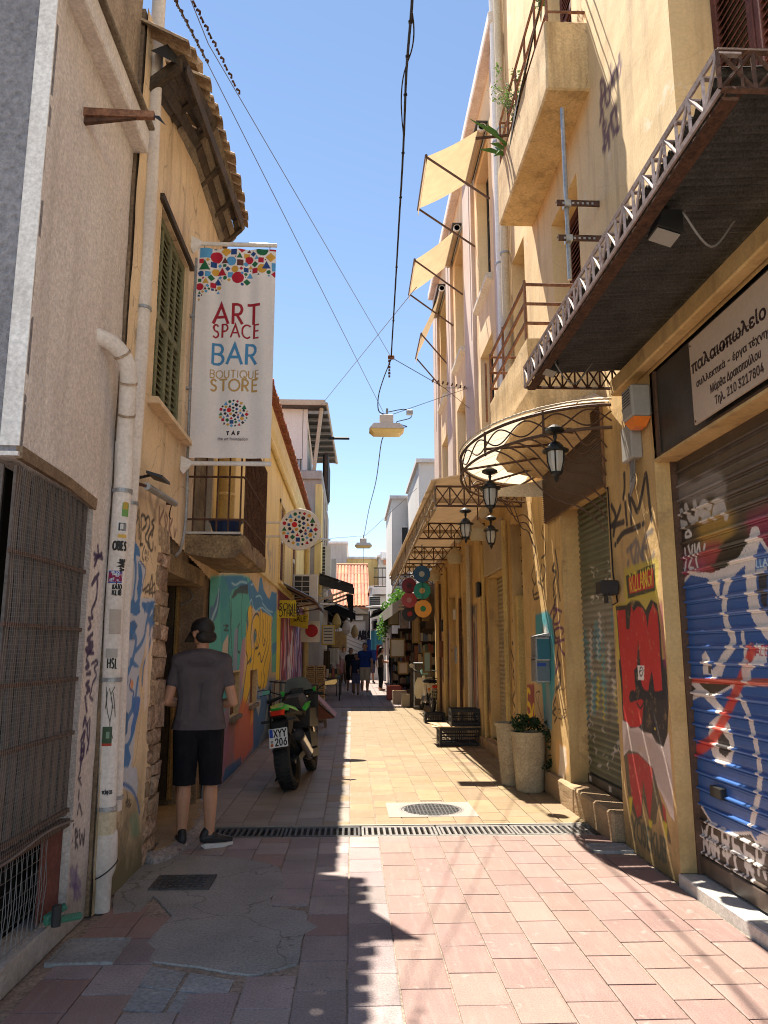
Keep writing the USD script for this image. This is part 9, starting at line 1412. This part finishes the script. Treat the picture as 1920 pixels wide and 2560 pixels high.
for s in (-1, 1): P_('mirror_arm', cyl((s * .2, 1.24, 1.0), (s * .36, 1.16, 1.08), .009, None, 6), 'black_metal'); mi = P_('mirror', hull([(s * (.36 + a), 1.15 + b, 1.08 + c) for a, c in ((0, .035), (.0, -.025), (.15, -.035), (.18, .0), (.17, .045)) for b in (0, .035)]), 'black_plastic'); P_('mirror_glass', hull([(s * (.37 + a), 1.125 + c * .75, 1.08 + c) for a, c in ((0, .028), (.0, -.018), (.135, -.028), (.162, .0), (.155, .036))] + [(s * (.37 + a), 1.128 + c * .75, 1.08 + c) for a, c in ((0, .028), (.135, -.028), (.155, .036))]), 'mirror', False, mi)
np_ = P_('number_plate', hull([(a * .105, b, c) for a in (-1, 1) for b, c in ((-.335, .5), (-.27, .7), (-.33, .5), (-.265, .7))]), 'plate_white'); fn = lambda a, b, c: (np.asarray(a), -.3365 + .067 * (np.asarray(b) / .2) - np.asarray(c), .5 + np.asarray(b))
P_('blue_band', prism(sbox(-.1, .108, -.06, .195), .0015, fn), 'plate_blue', False, np_)
for tx, x, z, f_ in (('XYY', -.05, .112, .14), ('206', -.04, .02, .135)): P_('plate_lettering', prism(inkpoly(strokes(tx, x, z, .072, fit=f_), .0065), .002, fn), 'hair_black', False, np_)
for z, c in ((.065, (.3, .28, .25)), (.03, (.5, .12, .03))): P_('plate_stamp', prism(Point(-.075, z).buffer(.016), .002, fn), ink(c), False, np_)
P_('exhaust_can', cyl((.2, -.12, .58), (.17, .45, .34), .062, .058, 20), 'steel'); P_('exhaust_end', cyl((.202, -.15, .593), (.2, -.11, .576), .066, .066, 20), 'black_plastic'); P_('exhaust_hole', cyl((.2025, -.156, .596), (.202, -.15, .593), .04, None, 16), 'ac_dark'); P_('exhaust_pipe', tube(cr([(.17, .44, .34), (.12, .7, .24), (.05, .95, .22)], 5), .03, 8), 'steel'); P_('chain_guard', box(-.16, -.13, .0, .5, .4, .46, .01), 'black_plastic'); P_('side_stand', tube([(-.12, .62, .28), (-.25, .55, .12), (-.33, .5, -.035)], .013, 6), 'black_metal'); P_('stand_foot', box(-.38, -.3, .47, .53, -.05, -.038), 'black_metal')
for s in (-1, 1): P_('indicator', hull([(s * (.1 + a), -.2 + b, .78 + c) for a in (0, .1) for b in (0, .03) for c in (-.015, .015)]), 'black_plastic')
q = atZ(934 * D, 1540 * D); mo = thing('moped', 'cream moped with rear rack and yellowish plate parked at the right wall', 'moped', (q[0], q[1], .003), 8); P_ = lambda nm, m, mat, sm=30, par=None: part(par or mo, nm, m, M[mat] if isinstance(mat, str) else mat, sm, local=True)
wheel(mo, 0, .27, .07, 'steel', .06); wheel(mo, 1.2, .27, .065, 'steel', .05); P_('leg_shield', hull([(a * x, b, c) for a in (-1, 1) for x, b, c in ((.26, .82, .72), (.2, .95, .3), (.28, .85, .45), (.2, .8, .85), (.22, .9, .7))]), 'cream_enamel'); P_('side_cover', hull([(a * x, b, c) for a in (-1, 1) for x, b, c in ((.13, -.15, .72), (.15, .4, .68), (.12, .45, .4), (.12, -.05, .5))]), 'cream_enamel'); P_('rear_mudguard', hull([(a * .05, b, c) for a in (-1, 1) for b, c in ((-.3, .42), (-.2, .62), (.0, .66), (-.1, .56), (-.27, .4))]), 'cream_enamel'); P_('seat', box(-.13, .13, -.05, .55, .73, .82, .03), 'black_rubber')
for z in (.76, .86): P_('rack_rail', tube([(-.15, .1, z), (-.15, -.3, z), (.15, -.3, z), (.15, .1, z)], .01, 6), 'black_metal')
P_('tail_light', box(-.07, .07, -.33, -.25, .62, .7, .02), 'tail_red'); np_ = P_('number_plate', box(-.11, .11, -.345, -.335, .4, .58, .004), ink((.5, .45, .28))); fn = lambda a, b, c: (np.asarray(a), -.3455 - np.asarray(c), np.asarray(b))
for tx, z in (('KMH', .5), ('5967', .42)): P_('plate_lettering', prism(inkpoly(strokes(tx, -.085, z, .06, fit=.17), .007), .002, fn), 'hair_black', False, np_)
for s in (-1, 1): P_('indicator', cyl((s * .13, -.31, .6), (s * .18, -.31, .6), .03, None, 10), 'lens_orange'); P_('grip', cyl((s * .15, .86, 1.0), (s * .34, .76, 1.03), .018, None, 8), 'black_rubber'); P_('shock', cyl((s * .12, .0, .3), (s * .12, .06, .68), .022, None, 8), 'black_metal')
P_('headlight_cowl', hull([(a * x, b, c) for a in (-1, 1) for x, b, c in ((.09, .8, .93), (.1, .9, 1.03), (.06, 1.0, .95), (.08, .85, 1.06))]), ink((.25, .45, .4)), 30); P_('fork', cyl((0, 1.2, .27), (0, .9, .9), .04, None, 8), 'cream_enamel'); P_('engine', box(-.14, .14, .25, .65, .22, .45, .04), 'steel'); P_('exhaust', cyl((.15, .4, .22), (.15, -.3, .26), .035, None, 10), 'steel'); P_('mirror', cyl((-.36, .8, 1.16), (-.36, .815, 1.16), .055, None, 14), 'cream_enamel'); P_('mirror_arm', cyl((-.18, .85, 1.0), (-.36, .81, 1.13), .007, None, 5), 'steel')
